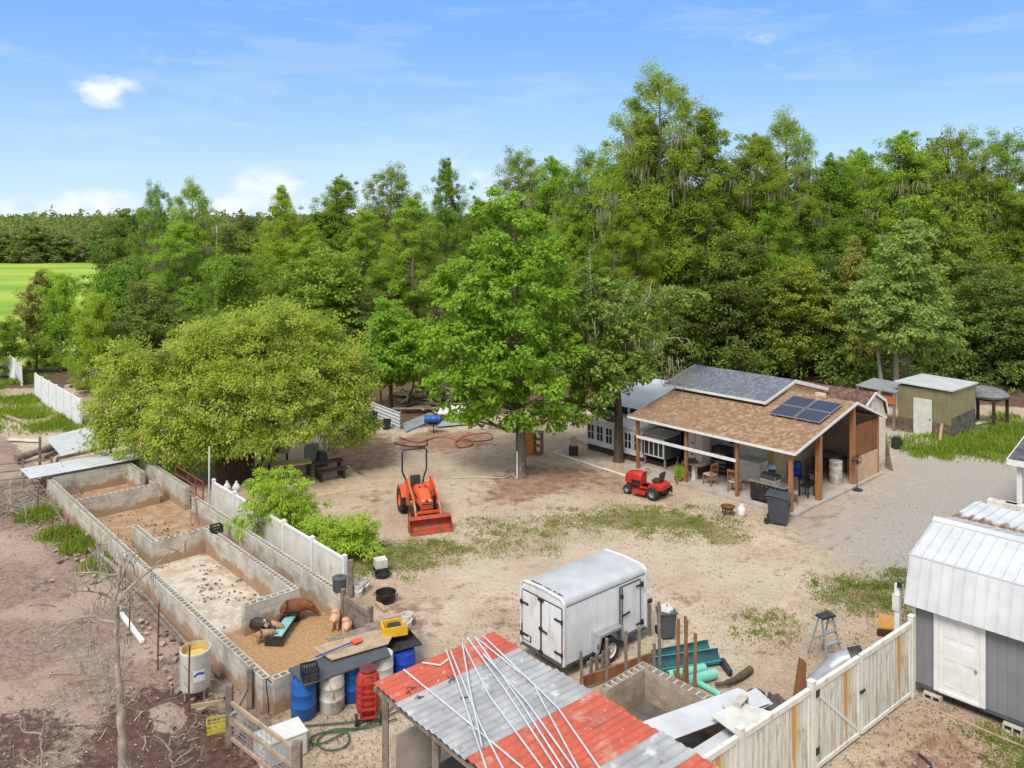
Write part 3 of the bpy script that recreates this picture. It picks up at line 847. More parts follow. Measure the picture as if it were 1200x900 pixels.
def cypress(name, label, seed, h=20.0, spread=4.0, low=.2, leaf=None, moss=.5, bare_top=0.0, bark=None, group=None, power=.8, nb=150, trunk_r=.3, wisp=1.0):
    rng = np.random.default_rng(seed)
    t_ = thing(name, label, "tree", (0, 0, 0), 0, group)
    mb = MB()
    lean = rng.normal(size=2) * .35
    tp = [(lean[0] * math.sin(2.2 * q), lean[1] * math.sin(1.7 * q), -.2 + (h * .97 + .2) * q) for q in np.linspace(0, 1, 12)]
    mb.tube(tp, [trunk_r * (1.55 if i == 0 else (1.12 if i == 1 else 1) * (1 - .9 * i / 11)) for i in range(12)], 9, caps=False)
    TP = np.array(tp)
    C, O, Rr, MC = [], [], [], []
    lump = rng.uniform(.55, 1.15, 24)
    for i in range(nb):
        q = low + (1 - low) * ((i + rng.random()) / nb)
        z = h * q
        qq = (q - low) / (1 - low)
        prof = (1 - qq ** 1.7) ** power * (.6 + .4 * min(1, qq / .18)) + .05
        az = rng.uniform(0, 2 * PI)
        l = spread * prof * lump[int(az / (2 * PI) * 6) + 6 * min(3, int(qq * 4))] * rng.uniform(.6, 1.15)
        up_ = rng.uniform(-.25, .55) + .45 * qq
        x0, y0 = np.interp(z, TP[:, 2], TP[:, 0]), np.interp(z, TP[:, 2], TP[:, 1])
        e = np.array([x0 + math.cos(az) * l, y0 + math.sin(az) * l, z + l * up_])
        a = np.array([x0, y0, z])
        lp = bend(a, e, rng, 4, .06)
        r0 = max(.025, trunk_r * .26 * (1 - qq * .7))
        mb.tube(lp, [r0, r0 * .8, r0 * .6, r0 * .4, r0 * .2], 5, caps=False)
        bt = bare_top > 0 and qq > 1 - bare_top
        ncl = max(2, int(2 + l * 1.15 * wisp))
        for j in range(ncl):
            s_ = rng.uniform(.32, 1.04) if not bt else rng.uniform(.8, 1.05)
            if bt and rng.random() < .35: continue
            lat = rng.normal(size=3) * np.array([.38, .38, .42]) * (.4 + l * .3)
            pnt = a + (e - a) * s_ + lat
            C.append(pnt); O.append(unit((e - a) + np.array([0, 0, .2])))
            Rr.append(.50 * rng.uniform(.8, 1.5) if bt else .60 * rng.uniform(.45, 1.3) * (.75 + .12 * l))
            if qq < .8 and s_ > .5 and rng.random() < .3: MC.append(pnt - np.array([0, 0, .35]))
        if bt:
            for _ in range(3):
                mb.tube(bend(lp[3], np.array(lp[3]) + rng.normal(size=3) * .5, rng, 2, .1), [r0 * .4, r0 * .3, r0 * .15], 4, caps=False)
    mb.build("trunk", bark or M['bark_pale'], t_, smooth=60)
    C, O, Rr = np.array(C), np.array(O), np.array(Rr)
    V = spray(rng, C, O, Rr, 100, .27, .066, .4, .85, .6)
    link_mesh("crown", quads_mesh("crown", V, leaf or L_CYP), t_)
    if moss and MC:
        link_mesh("hanging_moss", quads_mesh("hanging_moss", strands(rng, np.array(MC)[rng.permutation(len(MC))[:max(6, int(46 * moss))]], int(900 * moss), 1.35, .06, .3), L_MOSS), t_)
    return t_

def hardwood(name, label, seed, h=14.0, wd=5.0, leaf=None, low=.18, bark=None, moss=0, group=None, nl=13, L=.27, W=.17, cr=.75, m=46, trunk_r=.28):
    rng = np.random.default_rng(seed)
    lobes = []
    for i in range(nl):
        q = (i + .5) / nl
        z = h * (low + (1 - low) * q * .9)
        pr = math.sin(PI * min(.97, .18 + .80 * q)) ** .7
        az = i * 2.4 + rng.uniform(-.5, .5); rad = wd * .56 * pr * rng.uniform(.6, 1.15)
        rr = wd * rng.uniform(.34, .5) * (.55 + .45 * pr)
        lobes.append((rad * math.cos(az), rad * math.sin(az), z, rr, rr, rr * rng.uniform(.62, .9)))
    t_ = lobe_tree(name, label, "tree", (0, 0, 0), lobes, trunk_r, [(0, 0, 0), (.15, .1, h * .3), (-.1, .1, h * .6), (.1, 0, h * .88)], bark or M['bark_grey'], leaf or L_OAK, seed + 50, cr, m, L, W, .9, group=group, twigs=3)
    if moss:
        C = np.array([(l[0] * .8, l[1] * .8, l[2] - l[5] * .5) for l in lobes])
        CC = np.concatenate([C + rng.normal(size=C.shape) * np.array([.14, .14, .05]) * wd for _ in range(8)])
        link_mesh("hanging_moss", quads_mesh("hanging_moss", strands(rng, CC, int(420 * moss), .9, .075), L_MOSS), t_)
    return t_

PROTO = {
 'cypa': cypress("cypress_tree", "", 101, 20, 4.6, .14, moss=.5, power=.62),
 'cypb': cypress("cypress_tree", "", 102, 20, 4.2, .20, moss=1.7, power=.75, nb=140),
 'cypc': cypress("cypress_tree", "", 103, 20, 4.8, .10, moss=.3, power=.8, nb=155),
 'cypd': cypress("cypress_tree", "", 104, 20, 4.0, .30, moss=1.0, power=.55, bare_top=.28, nb=135),
 'cype': cypress("cypress_tree", "", 105, 20, 3.6, .38, moss=.2, power=.7, nb=95, wisp=.9),
 'oaka': hardwood("oak_tree", "", 201, 14, 5.6, L_OAK, .06, moss=.6, nl=15),
 'oakb': hardwood("oak_tree", "", 202, 14, 5.0, L_OAK, .12, moss=.3),
 'brda': hardwood("broadleaf_tree", "", 203, 14, 4.8, L_BRD, .10),
 'brdb': hardwood("broadleaf_tree", "", 204, 14, 5.4, L_BRD, .2, moss=.6),
 'yel': hardwood("broadleaf_tree", "", 205, 10, 5.6, L_YEL, .12, nl=15, L=.3, W=.2, bark=M['bark_grey']),
 'redt': cypress("young_cypress_tree", "", 106, 8, 2.2, .08, leaf=L_RED, moss=0, power=.6, nb=60, trunk_r=.12),
 'yng': cypress("young_cypress_tree", "", 107, 8, 2.4, .10, leaf=L_CYP, moss=0, power=.6, nb=60, trunk_r=.12),
 'far': hardwood("far_tree", "", 206, 12, 6.4, L_FAR, .04, nl=12, L=.6, W=.42, cr=1.2, m=34),
}
PH = {'cypa': 20, 'cypb': 20, 'cypc': 20, 'cypd': 20, 'cype': 20, 'oaka': 13.6, 'oakb': 13.6, 'brda': 13.6, 'brdb': 13.6, 'yel': 9.8, 'redt': 8, 'yng': 8, 'far': 12}
_used = set()
def plant(kind, px, D, top, label, wf=1.0, group=None, rz=None, x=None):
    """one tree of a kind, its trunk at column px and distance D, as tall as its top row in the photograph says"""
    h = Zat(top + 5, D) if top is not None else 16.0
    s = h / PH[kind]
    loc = P(px, D) if x is None else Vector((x, D, 0))
    rz = random.uniform(0, 6.28) if rz is None else rz
    sx = s ** .6 * wf
    p = PROTO[kind]
    if kind in _used:
        return dup(p, loc, rz, label, (sx, sx, s), group)
    _used.add(kind)
    p.location = loc; p.rotation_euler = (0, 0, rz); p.scale = (sx, sx, s); p["label"] = label
    if group: p["group"] = group
    return p

WG = "tall trees of the wood behind the yard"
for row in [
 # the tall wood on the right, its skyline from left to right
 ('cypd', 778, 64, 88, "tallest bald cypress of the wood with a thin bare crown tip above the house", 1.15),
 ('cypa', 742, 67, 140, "bright cypress forming the left shoulder under the tallest crown tip", 1.05),
 ('cypc', 838, 65, 130, "broad bright green cypress just right of the tallest crown tip", 1.25),
 ('cypd', 692, 71, 178, "cypress with a ragged thin top at the left end of the tall wood", 1.0),
 ('cypb', 885, 66, 160, "cypress with hanging moss behind the brown shingle roof ridge", 1.15),
 ('cypd', 925, 69, 138, "cypress with a crooked bare limb sticking out at its top", 1.0),
 ('cypa', 968, 68, 186, "rounded bright cypress in the dip of the skyline right of the house", 1.1),
 ('cypb', 1008, 70, 176, "cypress standing behind and left of the mossy tree", 1.0),
 ('cypb', 1062, 66, 155, "tall mossy cypress above the pale leaved tree by the green shed", 1.2),
 ('brdb', 1092, 69, 160, "tall leafy hardwood beside the mossy cypress at right", .9),
 ('cypd', 1128, 68, 155, "slim open topped tree against the sky above the green shed", .9),
 ('cypd', 1182, 67, 158, "tall thin crowned cypress at the right end of the wood", 1.0),
 ('cypa', 1228, 64, 190, "bright cypress at the right edge behind the boat shelter", 1.1),
 ('cypb', 640, 74, 184, "cypress with grey moss above the orange cabinet", 1.0),
 ('cypd', 608, 76, 178, "open topped cypress behind the maple's crown", .95),
 ('cypa', 664, 70, 236, "dark layered cypress between maple and mossy yard oak", .9),
 # the lower, nearer edge of the wood
 ('cypa', 742, 60, 245, "bright feathery cypress hung with moss behind the yard oak", .95),
 ('oaka', 858, 61, 262, "dark wide oak behind the blue shingle roof", 1.05),
 ('brdb', 930, 60, 300, "mossy hardwood behind the solar panel end of the roof", 1.0),
 ('cypc', 905, 63, 215, "light green cypress rising over the solar panels", 1.0),
 ('oakb', 980, 61, 290, "dark oak in shade left of the pale leaved tree", .95),
 ('oaka', 1158, 58, 300, "broad round oak behind the green shed with low leafy skirt", 1.0),
 ('brda', 1118, 63, 250, "leafy hardwood between the mossy cypress and the round oak", .9),
 ('oakb', 1215, 57, 330, "dark oak at the right edge of the wood", 1.0),
 ('oakb', 800, 62, 330, "low dark oak between blue roof and yard oak", .9),
 ('cypa', 690, 63, 300, "feathery cypress whose moss hangs over the greenhouse roof", .8),
 # the wood left of the maple
 ('cypc', 520, 76, 186, "tall pointed dark cypress left of the maple", .8),
 ('cypd', 456, 80, 196, "open topped cypress in the middle of the left skyline", 1.0),
 ('cypa', 392, 80, 208, "round topped dark cypress above the willow bush", 1.0),
 ('cypc', 334, 78, 217, "narrow dark cypress with a tufted top left of the round one", .85),
 ('cype', 480, 66, 232, "bright open cypress on a bare pale trunk", 1.1),
 ('cype', 432, 68, 246, "thin trunked bright cypress left of the bare trunk one", 1.05),
 ('cypa', 362, 70, 262, "light green layered cypress above the yellow green tree", .95),
 ('cypa', 560, 74, 232, "cypress tucked between pointed cypress and maple", .9),
 ('oaka', 292, 84, 244, "dark rounded tree right of the utility pole", 1.0),
 ('cypa', 322, 72, 280, "lush cypress right above the top of the willow bush", .9),
 ('yel', 372, 62, 298, "round yellow green tree right behind the willow bush", 1.2),
 ('oakb', 425, 60, 335, "low dark leafy tree right of the yellow green one", .9),
 ('oakb', 545, 64, 330, "dark low tree behind the scrap heap", .9),
 # far left
 ('cypb', 214, 66, 258, "tall mossy cypress left of the utility pole", 1.05),
 ('cypd', 228, 70, 214, "ragged bare topped cypress sticking out over the mossy one", .75),
 ('cypd', 184, 72, 217, "small bare crown poking up left of the ragged top", .6),
 ('oaka', 152, 112, 236, "big dark round tree behind the field's right end", 1.25),
 ('yel', 132, 64, 312, "yellow green tree at the right end of the field", .62),
 ('oakb', 170, 57, 322, "dark bushy tree above the rubble heap", 1.05),
 ('yng', 72, 63, 320, "young feathery cypress in front of the field", .85),
 ('yng', 112, 54, 345, "young bright cypress just left of the dark bushy tree", .8),
 ('redt', 42, 64, 320, "young rusty tinged cypress at the left edge of the photo", 1.0),
 ('yng', 12, 61, 374, "low feathery cypress over the broken white fence", 1.2),
 ('yng', 262, 58, 300, "bright small cypress right of the mossy trunk", 1.2),
 ('oakb', 306, 74, 292, "dark tree filling the gap right of the bright small cypress", .8),
]:
    kind, px, D, top, lab, wf = row
    plant(kind, px, D, top, lab, wf, WG if D > 57 else None)

# deeper rows of the same wood, seen only as shade and tops between the front trees
deep = np.random.default_rng(77)
for i, (x, D) in enumerate([(x + deep.uniform(-2, 2), D + deep.uniform(-4, 4)) for D in (82, 95) for x in range(-24, 62, 7)]):
    k = ('cypa', 'oaka', 'cypb', 'brda', 'cypc', 'brdb')[i % 6]
    hh = deep.uniform(11, 13.5) if x < 0 else deep.uniform(15, 18.5)
    top = YH - (hh - H) / D * F
    plant(k, 0, D, top, "tree deep in the wood behind the front row of cypresses", 1.15, "trees deep in the wood", x=x)
fr = np.random.default_rng(78)
for i in range(17):
    x = -178 + i * 9.2 + fr.uniform(-2, 2)
    D = 236 - max(0, (x + 75)) * .55 + fr.uniform(-5, 5)
    plant('far', 0, D, YH - (fr.uniform(9.2, 12.6) - H) / D * F, "rounded tree in the row along the far edge of the field", 1.25, "trees along the far edge of the field", x=x)

# the far-off woods beyond the field, to the horizon
rng = np.random.default_rng(79)
k = 70000
D_ = 1 / rng.uniform(1 / 1500, 1 / 290, k)
az = rng.uniform(-.95, .95, k)
hm = 9 + 9 * fbm(az * 90, D_ * .02, 1.0, 3, 40) + D_ * .0035
pos = np.stack([az * D_, D_, hm * rng.uniform(.1, 1.0, k) ** .6], -1)
nn = rng.normal(size=(k, 3)) * .6; nn[:, 2] += .7
V = leaf_quads(pos, rng.normal(size=(k, 3)), nn, D_ * rng.uniform(.0028, .006, k), D_ * rng.uniform(.0024, .0045, k), .2)
tag(link_mesh("far_woods", quads_mesh("far_woods", V, L_FAR)), "dark far-off woods along the horizon beyond the green field", "woods", kind="stuff")

# shady undergrowth at the foot of the wood
rng = np.random.default_rng(80)
k = 900
x = rng.uniform(-34, 46, k)
e = np.interp(x, [-40, -25, -14, -4, 4, 12, 20, 28, 46], [66, 66, 62, 57.5, 56, 58, 57, 55, 54])
y = e + np.abs(rng.normal(size=k)) * 7
z = rng.uniform(.2, 3.4, k) * np.clip((y - e) / 4 + .35, .3, 1)
C = np.stack([x, y, z], -1)
O = unit(rng.normal(size=(k, 3)) + np.array([0, -.6, .5]))
V = spray(rng, C, O, rng.uniform(.6, 1.2, k), 50, .3, .19, .2, .7, .6)
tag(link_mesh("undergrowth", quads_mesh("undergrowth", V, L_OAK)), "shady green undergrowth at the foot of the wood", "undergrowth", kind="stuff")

# ---- trees of the yard, each measured from the photograph
# big willow-like bush
D = 37.5
lob = px_lobes(290, D, [(318, 425, 82, 66, 0), (255, 430, 62, 58, .5), (372, 440, 58, 62, .3), (392, 480, 42, 46, -.3), (200, 470, 58, 52, .2), (150, 468, 46, 48, .4), (132, 490, 30, 28, 0),
    (240, 480, 62, 56, -2.0), (300, 470, 66, 56, -2.4), (345, 480, 56, 48, -2.2), (215, 505, 42, 36, -2.0), (280, 392, 50, 34, .8), (340, 388, 46, 32, 1.0), (190, 440, 44, 38, 1.5), (180, 510, 30, 24, -1), (260, 505, 40, 30, -2.6), (330, 400, 60, 44, 3.0), (250, 420, 60, 50, 3.5), (128, 505, 26, 26, -.4), (160, 515, 30, 26, -.8), (200, 528, 34, 24, -1.6), (245, 525, 34, 22, -2.2), (295, 518, 34, 22, -2.6), (345, 498, 30, 20, -2.2), (405, 455, 30, 34, .2), (170, 430, 34, 26, .4), (236, 408, 40, 32, .3), (384, 416, 42, 38, .2), (318, 384, 40, 32, .2), (418, 448, 26, 34, 0), (150, 425, 38, 26, .5), (420, 495, 24, 28, .2)], .84)
k_ = D / F
bush = lobe_tree("willow_bush", "huge rounded yellow green willow bush beside the pens", "bush", P(290, D), lob, .22,
    [(0, 0, 0), (.1, 0, 1.2), (.2, .1, 2.6), (.3, .1, 4.6)], M['bark_dark'], L_BUSH, 301, cr=.50, m=74, L=.17, W=.07, dens=1.0, droop=.3, flat=.7, up=.7, inner=.12,
    stems=[((.3, .2, -.1), (1.6, .3, 3.6), .12), ((-.3, 0, -.1), (-1.8, .2, 3.3), .12), ((0, -.3, -.1), (-3.2, -.4, 2.4), .1), ((.5, -.2, -.1), (2.9, -.3, 2.6), .1)])
# two shrubs at the low fence
sg = "yellow green shrubs by the low white fence"
D = 29.2
lob = px_lobes(336, D, [(325, 582, 36, 30, 0), (350, 605, 30, 26, .2), (300, 615, 22, 22, -.2), (350, 618, 24, 18, .2), (310, 572, 18, 16, .1)])
lobe_tree("shrub", "airy bright shrub drooping over the low white fence", "shrub", P(336, D), lob, .06, [(0, 0, 0), (0, 0, .7), (.1, 0, 1.4)], M['bark_grey'], L_SHRUB, 311, cr=.27, m=46, L=.17, W=.045, dens=.95, droop=.5, group=sg)
D = 28.0
lob = px_lobes(408, D, [(405, 640, 32, 26, 0), (428, 650, 22, 22, -.1), (385, 632, 24, 18, .2), (372, 622, 18, 14, .3), (418, 625, 20, 20, .2), (415, 655, 22, 14, 0)])
lobe_tree("shrub", "dense low shrub at the end of the white fence near the tractor", "shrub", P(408, D), lob, .05, [(0, 0, 0), (0, 0, .4), (0, 0, .9)], M['bark_grey'], L_SHRUB, 312, cr=.26, m=52, L=.17, W=.045, dens=1.1, droop=.4, group=sg)
# maple
D = 36.9
lob = px_lobes(611, D, [(600, 268, 42, 34, 0), (575, 300, 44, 36, .2), (632, 300, 38, 34, .3), (545, 335, 44, 34, -.4), (600, 340, 52, 40, -1.0), (520, 345, 26, 24, 0), (655, 345, 22, 28, .5), (545, 390, 46, 34, -.6),
    (600, 400, 56, 40, -1.4), (645, 400, 26, 32, .6), (530, 425, 34, 26, -.3), (575, 445, 46, 30, -1.2), (625, 450, 38, 32, -1.4), (646, 470, 24, 30, -1.0), (600, 478, 34, 22, -.9), (560, 470, 30, 20, -.2), (590, 240, 24, 18, .2), (620, 495, 18, 12, -.6), (522, 462, 26, 20, -.2), (545, 485, 24, 14, -.4), (655, 488, 18, 14, -.4), (510, 395, 20, 20, .1), (668, 420, 18, 22, .3), (570, 360, 50, 50, 1.8), (620, 380, 40, 60, 2.0), (590, 440, 60, 36, 2.0)], .84)
maple = lobe_tree("maple_tree", "bright green maple shading the middle of the yard", "tree", P(611, D), lob, .26, [(0, 0, 0), (-.05, 0, 2.2), (.0, .1, 4.8), (-.2, .1, 7.6), (-.25, 0, 11.0)], M['bark_grey'], L_MAP, 321, cr=.44, m=46, L=.21, W=.15, dens=.72, droop=.25, flat=.62, up=.75, inner=.3)
# mossy yard oak
D = 39.2
lob = px_lobes(725, D, [(695, 335, 32, 28, 0), (725, 360, 38, 32, -.5), (680, 372, 30, 34, .2), (745, 395, 34, 28, -.8), (690, 420, 36, 32, -.6), (725, 430, 40, 30, -1.0), (752, 425, 22, 20, -.3), (675, 455, 26, 26, -.2), (708, 458, 28, 18, -.9), (690, 480, 22, 16, -.3), (790, 352, 34, 16, .4), (812, 348, 18, 12, .2), (770, 375, 22, 14, .5), (705, 400, 46, 60, 1.6), (665, 475, 16, 16, 0)], .86)
oak = lobe_tree("yard_oak_tree", "darker oak with grey moss and dead limbs beside the house", "tree", P(725, D), lob, .25, [(0, 0, 0), (.0, 0, 2.0), (-.1, .1, 4.2), (-.3, .1, 6.4), (-.7, 0, 8.4)], M['bark_dark'], L_LAU, 331, cr=.40, m=44, L=.19, W=.12, dens=.8, droop=.2, flat=.6, up=.65, inner=.25)
rng = np.random.default_rng(332)
mb = MB()
for (a, b_, r_) in (((-.5, 0, 5.5), (-1.6, -.4, 8.3), .06), ((-.4, 0, 6.0), (.3, -.5, 8.6), .06), ((.3, 0, 4.6), (3.2, -.5, 6.0), .06), ((.2, -.2, 5.2), (1.4, -.8, 8.3), .07), ((-.6, 0, 6.6), (-1.4, .4, 10.2), .06)):
    lp = bend(a, b_, rng, 6, .07)
    mb.tube(lp, [r_ * (1 - .13 * i) for i in range(7)], 6, caps=False)
    for q in range(7):
        s_ = np.array(lp[2 + q % 5]); e = s_ + rng.normal(size=3) * .55 + np.array([0, 0, .3])
        mb.tube(bend(s_, e, rng, 3, .1), [.028, .02, .014, .008], 4, caps=False)
mb.build("dead_limb", M['dead_wood'], oak, smooth=60)
C = np.array([(-1.4, -.6, 6.6), (-2.4, 0, 5.6), (2.4, -.4, 5.2), (3.2, -.4, 4.6), (2.7, -.5, 4.4), (-.8, -1.2, 7.2), (1.0, -1, 6.2)])
link_mesh("hanging_moss", quads_mesh("hanging_moss", strands(rng, C, 150, .8, .05, .5), L_MOSS), oak)
# pale leaved tree by the green shed
D = 50.5
lob = px_lobes(1050, D, [(1062, 285, 26, 22, 0), (1048, 310, 30, 24, .2), (1075, 320, 28, 26, -.3), (1040, 345, 34, 26, 0), (1078, 355, 32, 26, -.6), (1012, 355, 24, 20, .2), (1052, 380, 40, 28, -.8), (1092, 392, 26, 26, -.2), (1018, 380, 22, 20, .3), (1066, 402, 30, 16, -.6), (1095, 408, 18, 14, .2)])
lobe_tree("pale_leaved_tree", "slender pale leaved tree on grey stems beside the green shed", "tree", P(1050, D), lob, .2, [(0, 0, 0), (0, 0, 3), (.1, .1, 6), (.3, .1, 9.6)], M['bark_pale'], L_PALE, 341, cr=.5, m=46, L=.24, W=.15, dens=.9, stems=[((-1.2, .2, -.1), (-1.6, .3, 5.5), .14), ((-.9, -.2, -.1), (-.6, .2, 6.5), .11)])
# bright young tree left of the maple
D = 50
lob = px_lobes(458, D, [(455, 378, 24, 26, 0), (478, 390, 26, 20, -.3), (440, 400, 20, 20, 0), (470, 420, 34, 24, -.6), (495, 408, 22, 18, .2), (445, 432, 24, 16, 0), (490, 438, 26, 14, -.2)])
lobe_tree("young_tree", "bright young tree in front of the scrap heap", "tree", P(458, D), lob, .14, [(0, 0, 0), (0, 0, 1.8), (.1, 0, 3.4), (.1, 0, 5.6)], M['bark_dark'], L_MAP, 351, cr=.5, m=44, L=.26, W=.18, dens=.9, stems=[((.9, .3, -.1), (1.6, .2, 2.6), .08), ((-.6, .4, -.1), (-.5, .1, 2.8), .07)])
# orange brown shrub in the wood
plant('redt', 1008, 58.5, 285, "orange brown tinged young tree in the shade of the wood", .8)

# dead tree and dead saplings in the muddy corner
def dead_tree(label, loc, h, r, seed, boughs, lean=(0, 0), moss=0):
    rng = np.random.default_rng(seed)
    t_ = thing("dead_tree", label, "tree", loc)
    mb = MB()
    tp = [(lean[0] * q + .07 * math.sin(6 * q) + rng.normal() * .02, lean[1] * q + rng.normal() * .02, -.1 + (h + .1) * q) for q in np.linspace(0, 1, 34)]
    mb.tube(tp, [r * (1.12 - .80 * i / 33) * (1 + .13 * rng.normal()) for i in range(34)], 9)
    mb.build("trunk", M['dead_wood'], t_, smooth=60)
    TPT = np.array(tp); t_ends = []
    for (q, dx, dy, dz, rr) in boughs:
        a = np.array([np.interp(q * h, TPT[:, 2], TPT[:, i]) for i in range(3)])
        e = a + np.array([dx, dy, dz])
        mb = MB()
        lp = bend(a, e, rng, 6, .13)
        mb.tube(lp, [rr * (1 - .13 * i) for i in range(7)], 6)
        for j in range(7):
            s_ = np.array(lp[1 + j % 6]); d = unit(rng.normal(size=3) + unit(np.array([dx, dy, dz])) * .9) * np.linalg.norm([dx, dy, dz]) * rng.uniform(.2, .45)
            l2 = bend(s_, s_ + d, rng, 4, .15); t_ends.append(l2[3])
            mb.tube(l2, [rr * .4, rr * .33, rr * .25, rr * .17, rr * .1], 4)
            for _ in range(2):
                q2 = np.array(l2[2 + _]); mb.tube(bend(q2, q2 + rng.normal(size=3) * .16, rng, 2, .1), [rr * .2, rr * .15, rr * .08], 4)
        mb.build("bough", M['dead_wood'], t_, smooth=60)
    if moss: link_mesh("hanging_moss", quads_mesh("hanging_moss", strands(rng, np.array(t_ends)[::2], moss, .28, .018, .05), L_MOSS), t_)
    return t_
dt = dead_tree("bare grey dead tree standing in the muddy corner", P(140, 15.6), 4.9, .098, 61,
    [(.98, -.5, .2, .35, .05), (.80, 1.1, -.2, 1.35, .055), (.78, -1.3, .1, -.3, .035), (.83, -.6, -.3, .5, .04), (.55, -.3, -.2, -.5, .02), (.2, .25, -.3, .1, .03), (.93, .25, .2, .5, .045), (.66, -.45, -.2, .25, .025), (.9, -.35, .1, .75, .03), (.86, .5, .2, .3, .025), (.72, .35, -.1, -.15, .018), (.45, .3, .1, .25, .02), (.6, -.8, .2, .1, .02), (.97, -.9, -.2, .1, .022)], moss=260)
dead_tree("low dead sapling with twiggy side branches at the bottom left", P(45, 15.4), 2.2, .03, 63, [(.95, .5, 0, .2, .018), (.8, -.5, .1, .3, .016), (.6, .6, -.1, .15, .016), (.5, -.4, 0, .3, .014), (.75, .15, .1, .6, .014)], (.1, .1))
dead_tree("dead twiggy stem right beside the big dead tree", P(198, 16.2), 1.3, .022, 64, [(.9, .5, 0, .3, .014), (.7, -.6, .1, .2, .014), (.5, .6, 0, .3, .012), (.95, -.1, .1, .5, .012)], (.05, .1))
# ------------------------------------------------------------------ patterned building materials
def shingle_mat(name, c1, c2, c3, c4=None):
    """courses of shingles; object X runs up the slope, Y along the eave"""
    t = MT(name)
    x, y, z = t.xyz()
    v = t.comb(y, x, 0.0)
    def br(sc_):
        b_ = t.n("ShaderNodeTexBrick"); b_.offset = .5
        b_.inputs["Scale"].default_value = 1; b_.inputs["Brick Width"].default_value = .24; b_.inputs["Row Height"].default_value = .145
        b_.inputs["Mortar Size"].default_value = .006; b_.inputs["Mortar Smooth"].default_value = .2
        b_.inputs["Color1"].default_value = (*c1, 1); b_.inputs["Color2"].default_value = (*c2, 1); b_.inputs["Mortar"].default_value = (*[q * .45 for q in c2], 1)
        t.l(v, b_.inputs["Vector"]); return b_
    b_ = br(1)
    wn = t.n("ShaderNodeTexWhiteNoise"); wn.noise_dimensions = '2D'
    sv = t.comb(t.math('FLOOR', t.math('DIVIDE', y, .12)), t.math('FLOOR', t.math('DIVIDE', x, .145)), 0.0)
    t.l(sv, wn.inputs["Vector"])
    col = t.mix(t.ramp(wn.outputs["Value"], .45, .95), b_.outputs["Color"], c3)
    col = t.mix(t.ramp(t.noise(.8, 5, .6), .42, .7, 0, .6), col, c4 or c2)
    col = t.mix(t.ramp(t.noise(45, 3), .5, .7, 0, .4), col, tuple(q * .5 for q in c2))
    t.bump(b_.outputs["Fac"], -.5, .01)
    return t.fin(col, .92, 0, .2)
M['shingle_brown'] = shingle_mat("brown_shingles", (.275, .175, .11), (.195, .12, .074), (.345, .24, .155), (.23, .147, .093))
M['shingle_blue'] = shingle_mat("blue_grey_shingles", (.135, .15, .185), (.10, .112, .142), (.17, .19, .23), (.115, .125, .15))
M['shingle_dark'] = shingle_mat("dark_brown_shingles", (.13, .075, .055), (.09, .05, .04), (.18, .11, .08))
M['shingle_grey'] = shingle_mat("dark_grey_shingles", (.085, .085, .10), (.06, .06, .07), (.12, .12, .135))

def block_mat(name, c1, c2, mortar, dirt, bw=.4, bh=.2, dirt_h=.35):
    t = MT(name)
    x, y, z = t.xyz()
    v = t.comb(t.math('ADD', x, y), z, 0.0)
    b_ = t.n("ShaderNodeTexBrick"); b_.offset = .5
    b_.inputs["Scale"].default_value = 1; b_.inputs["Brick Width"].default_value = bw; b_.inputs["Row Height"].default_value = bh
    b_.inputs["Mortar Size"].default_value = .008; b_.inputs["Color1"].default_value = (*c1, 1); b_.inputs["Color2"].default_value = (*c2, 1); b_.inputs["Mortar"].default_value = (*mortar, 1)
    t.l(v, b_.inputs["Vector"])
    col = t.mix(t.ramp(t.noise(1.7, 6, .65), .42, .66, 0, .75), b_.outputs["Color"], tuple(q * .55 for q in c2))
    col = t.mix(t.ramp(t.noise(4.5, 6, .7), .56, .72, 0, .8), col, (.50, .48, .45))
    # mud splashed and soaked up by the lowest courses
    e = t.math('SUBTRACT', t.math('ADD', dirt_h, t.math('MULTIPLY', t.math('SUBTRACT', t.noise(1.3, 5, .6), .5), 1.1)), z)
    col = t.mix(t.ramp(e, -.06, .12, 0, .85), col, dirt)
    t.bump(t.math('ADD', t.math('MULTIPLY', b_.outputs["Fac"], -.6), t.math('MULTIPLY', t.noise(30, 4), .5)), .4, .012)
    return t.fin(col, .93, 0, .2)
M['cmu'] = block_mat("pen_block_wall", (.51, .48, .42), (.44, .41, .355), (.34, .31, .265), (.31, .195, .115))
M['cmu_top'] = mat("block_top_faces", (.46, .435, .385), (.36, .335, .29), .95, 0, 5, stains=(((.2, .17, .14), 4, .6, .75),))
M['cmu_hole'] = mat("core_shade_and_pit_mud", (.13, .115, .10), (.08, .07, .06), .95)  # the shade down in the open cores is put into this colour
M['cmu_new'] = block_mat("tan_block_wall", (.40, .335, .26), (.35, .29, .22), (.26, .22, .17), (.30, .20, .12), dirt_h=.1)
M['brick_red'] = block_mat("dark_brick_wainscot", (.19, .115, .085), (.145, .09, .07), (.12, .09, .07), (.12, .085, .06), .2, .075, .1)
M['brick_grey'] = block_mat("grey_stone_wainscot", (.15, .135, .12), (.11, .10, .09), (.085, .075, .07), (.12, .1, .085), .3, .15, .1)

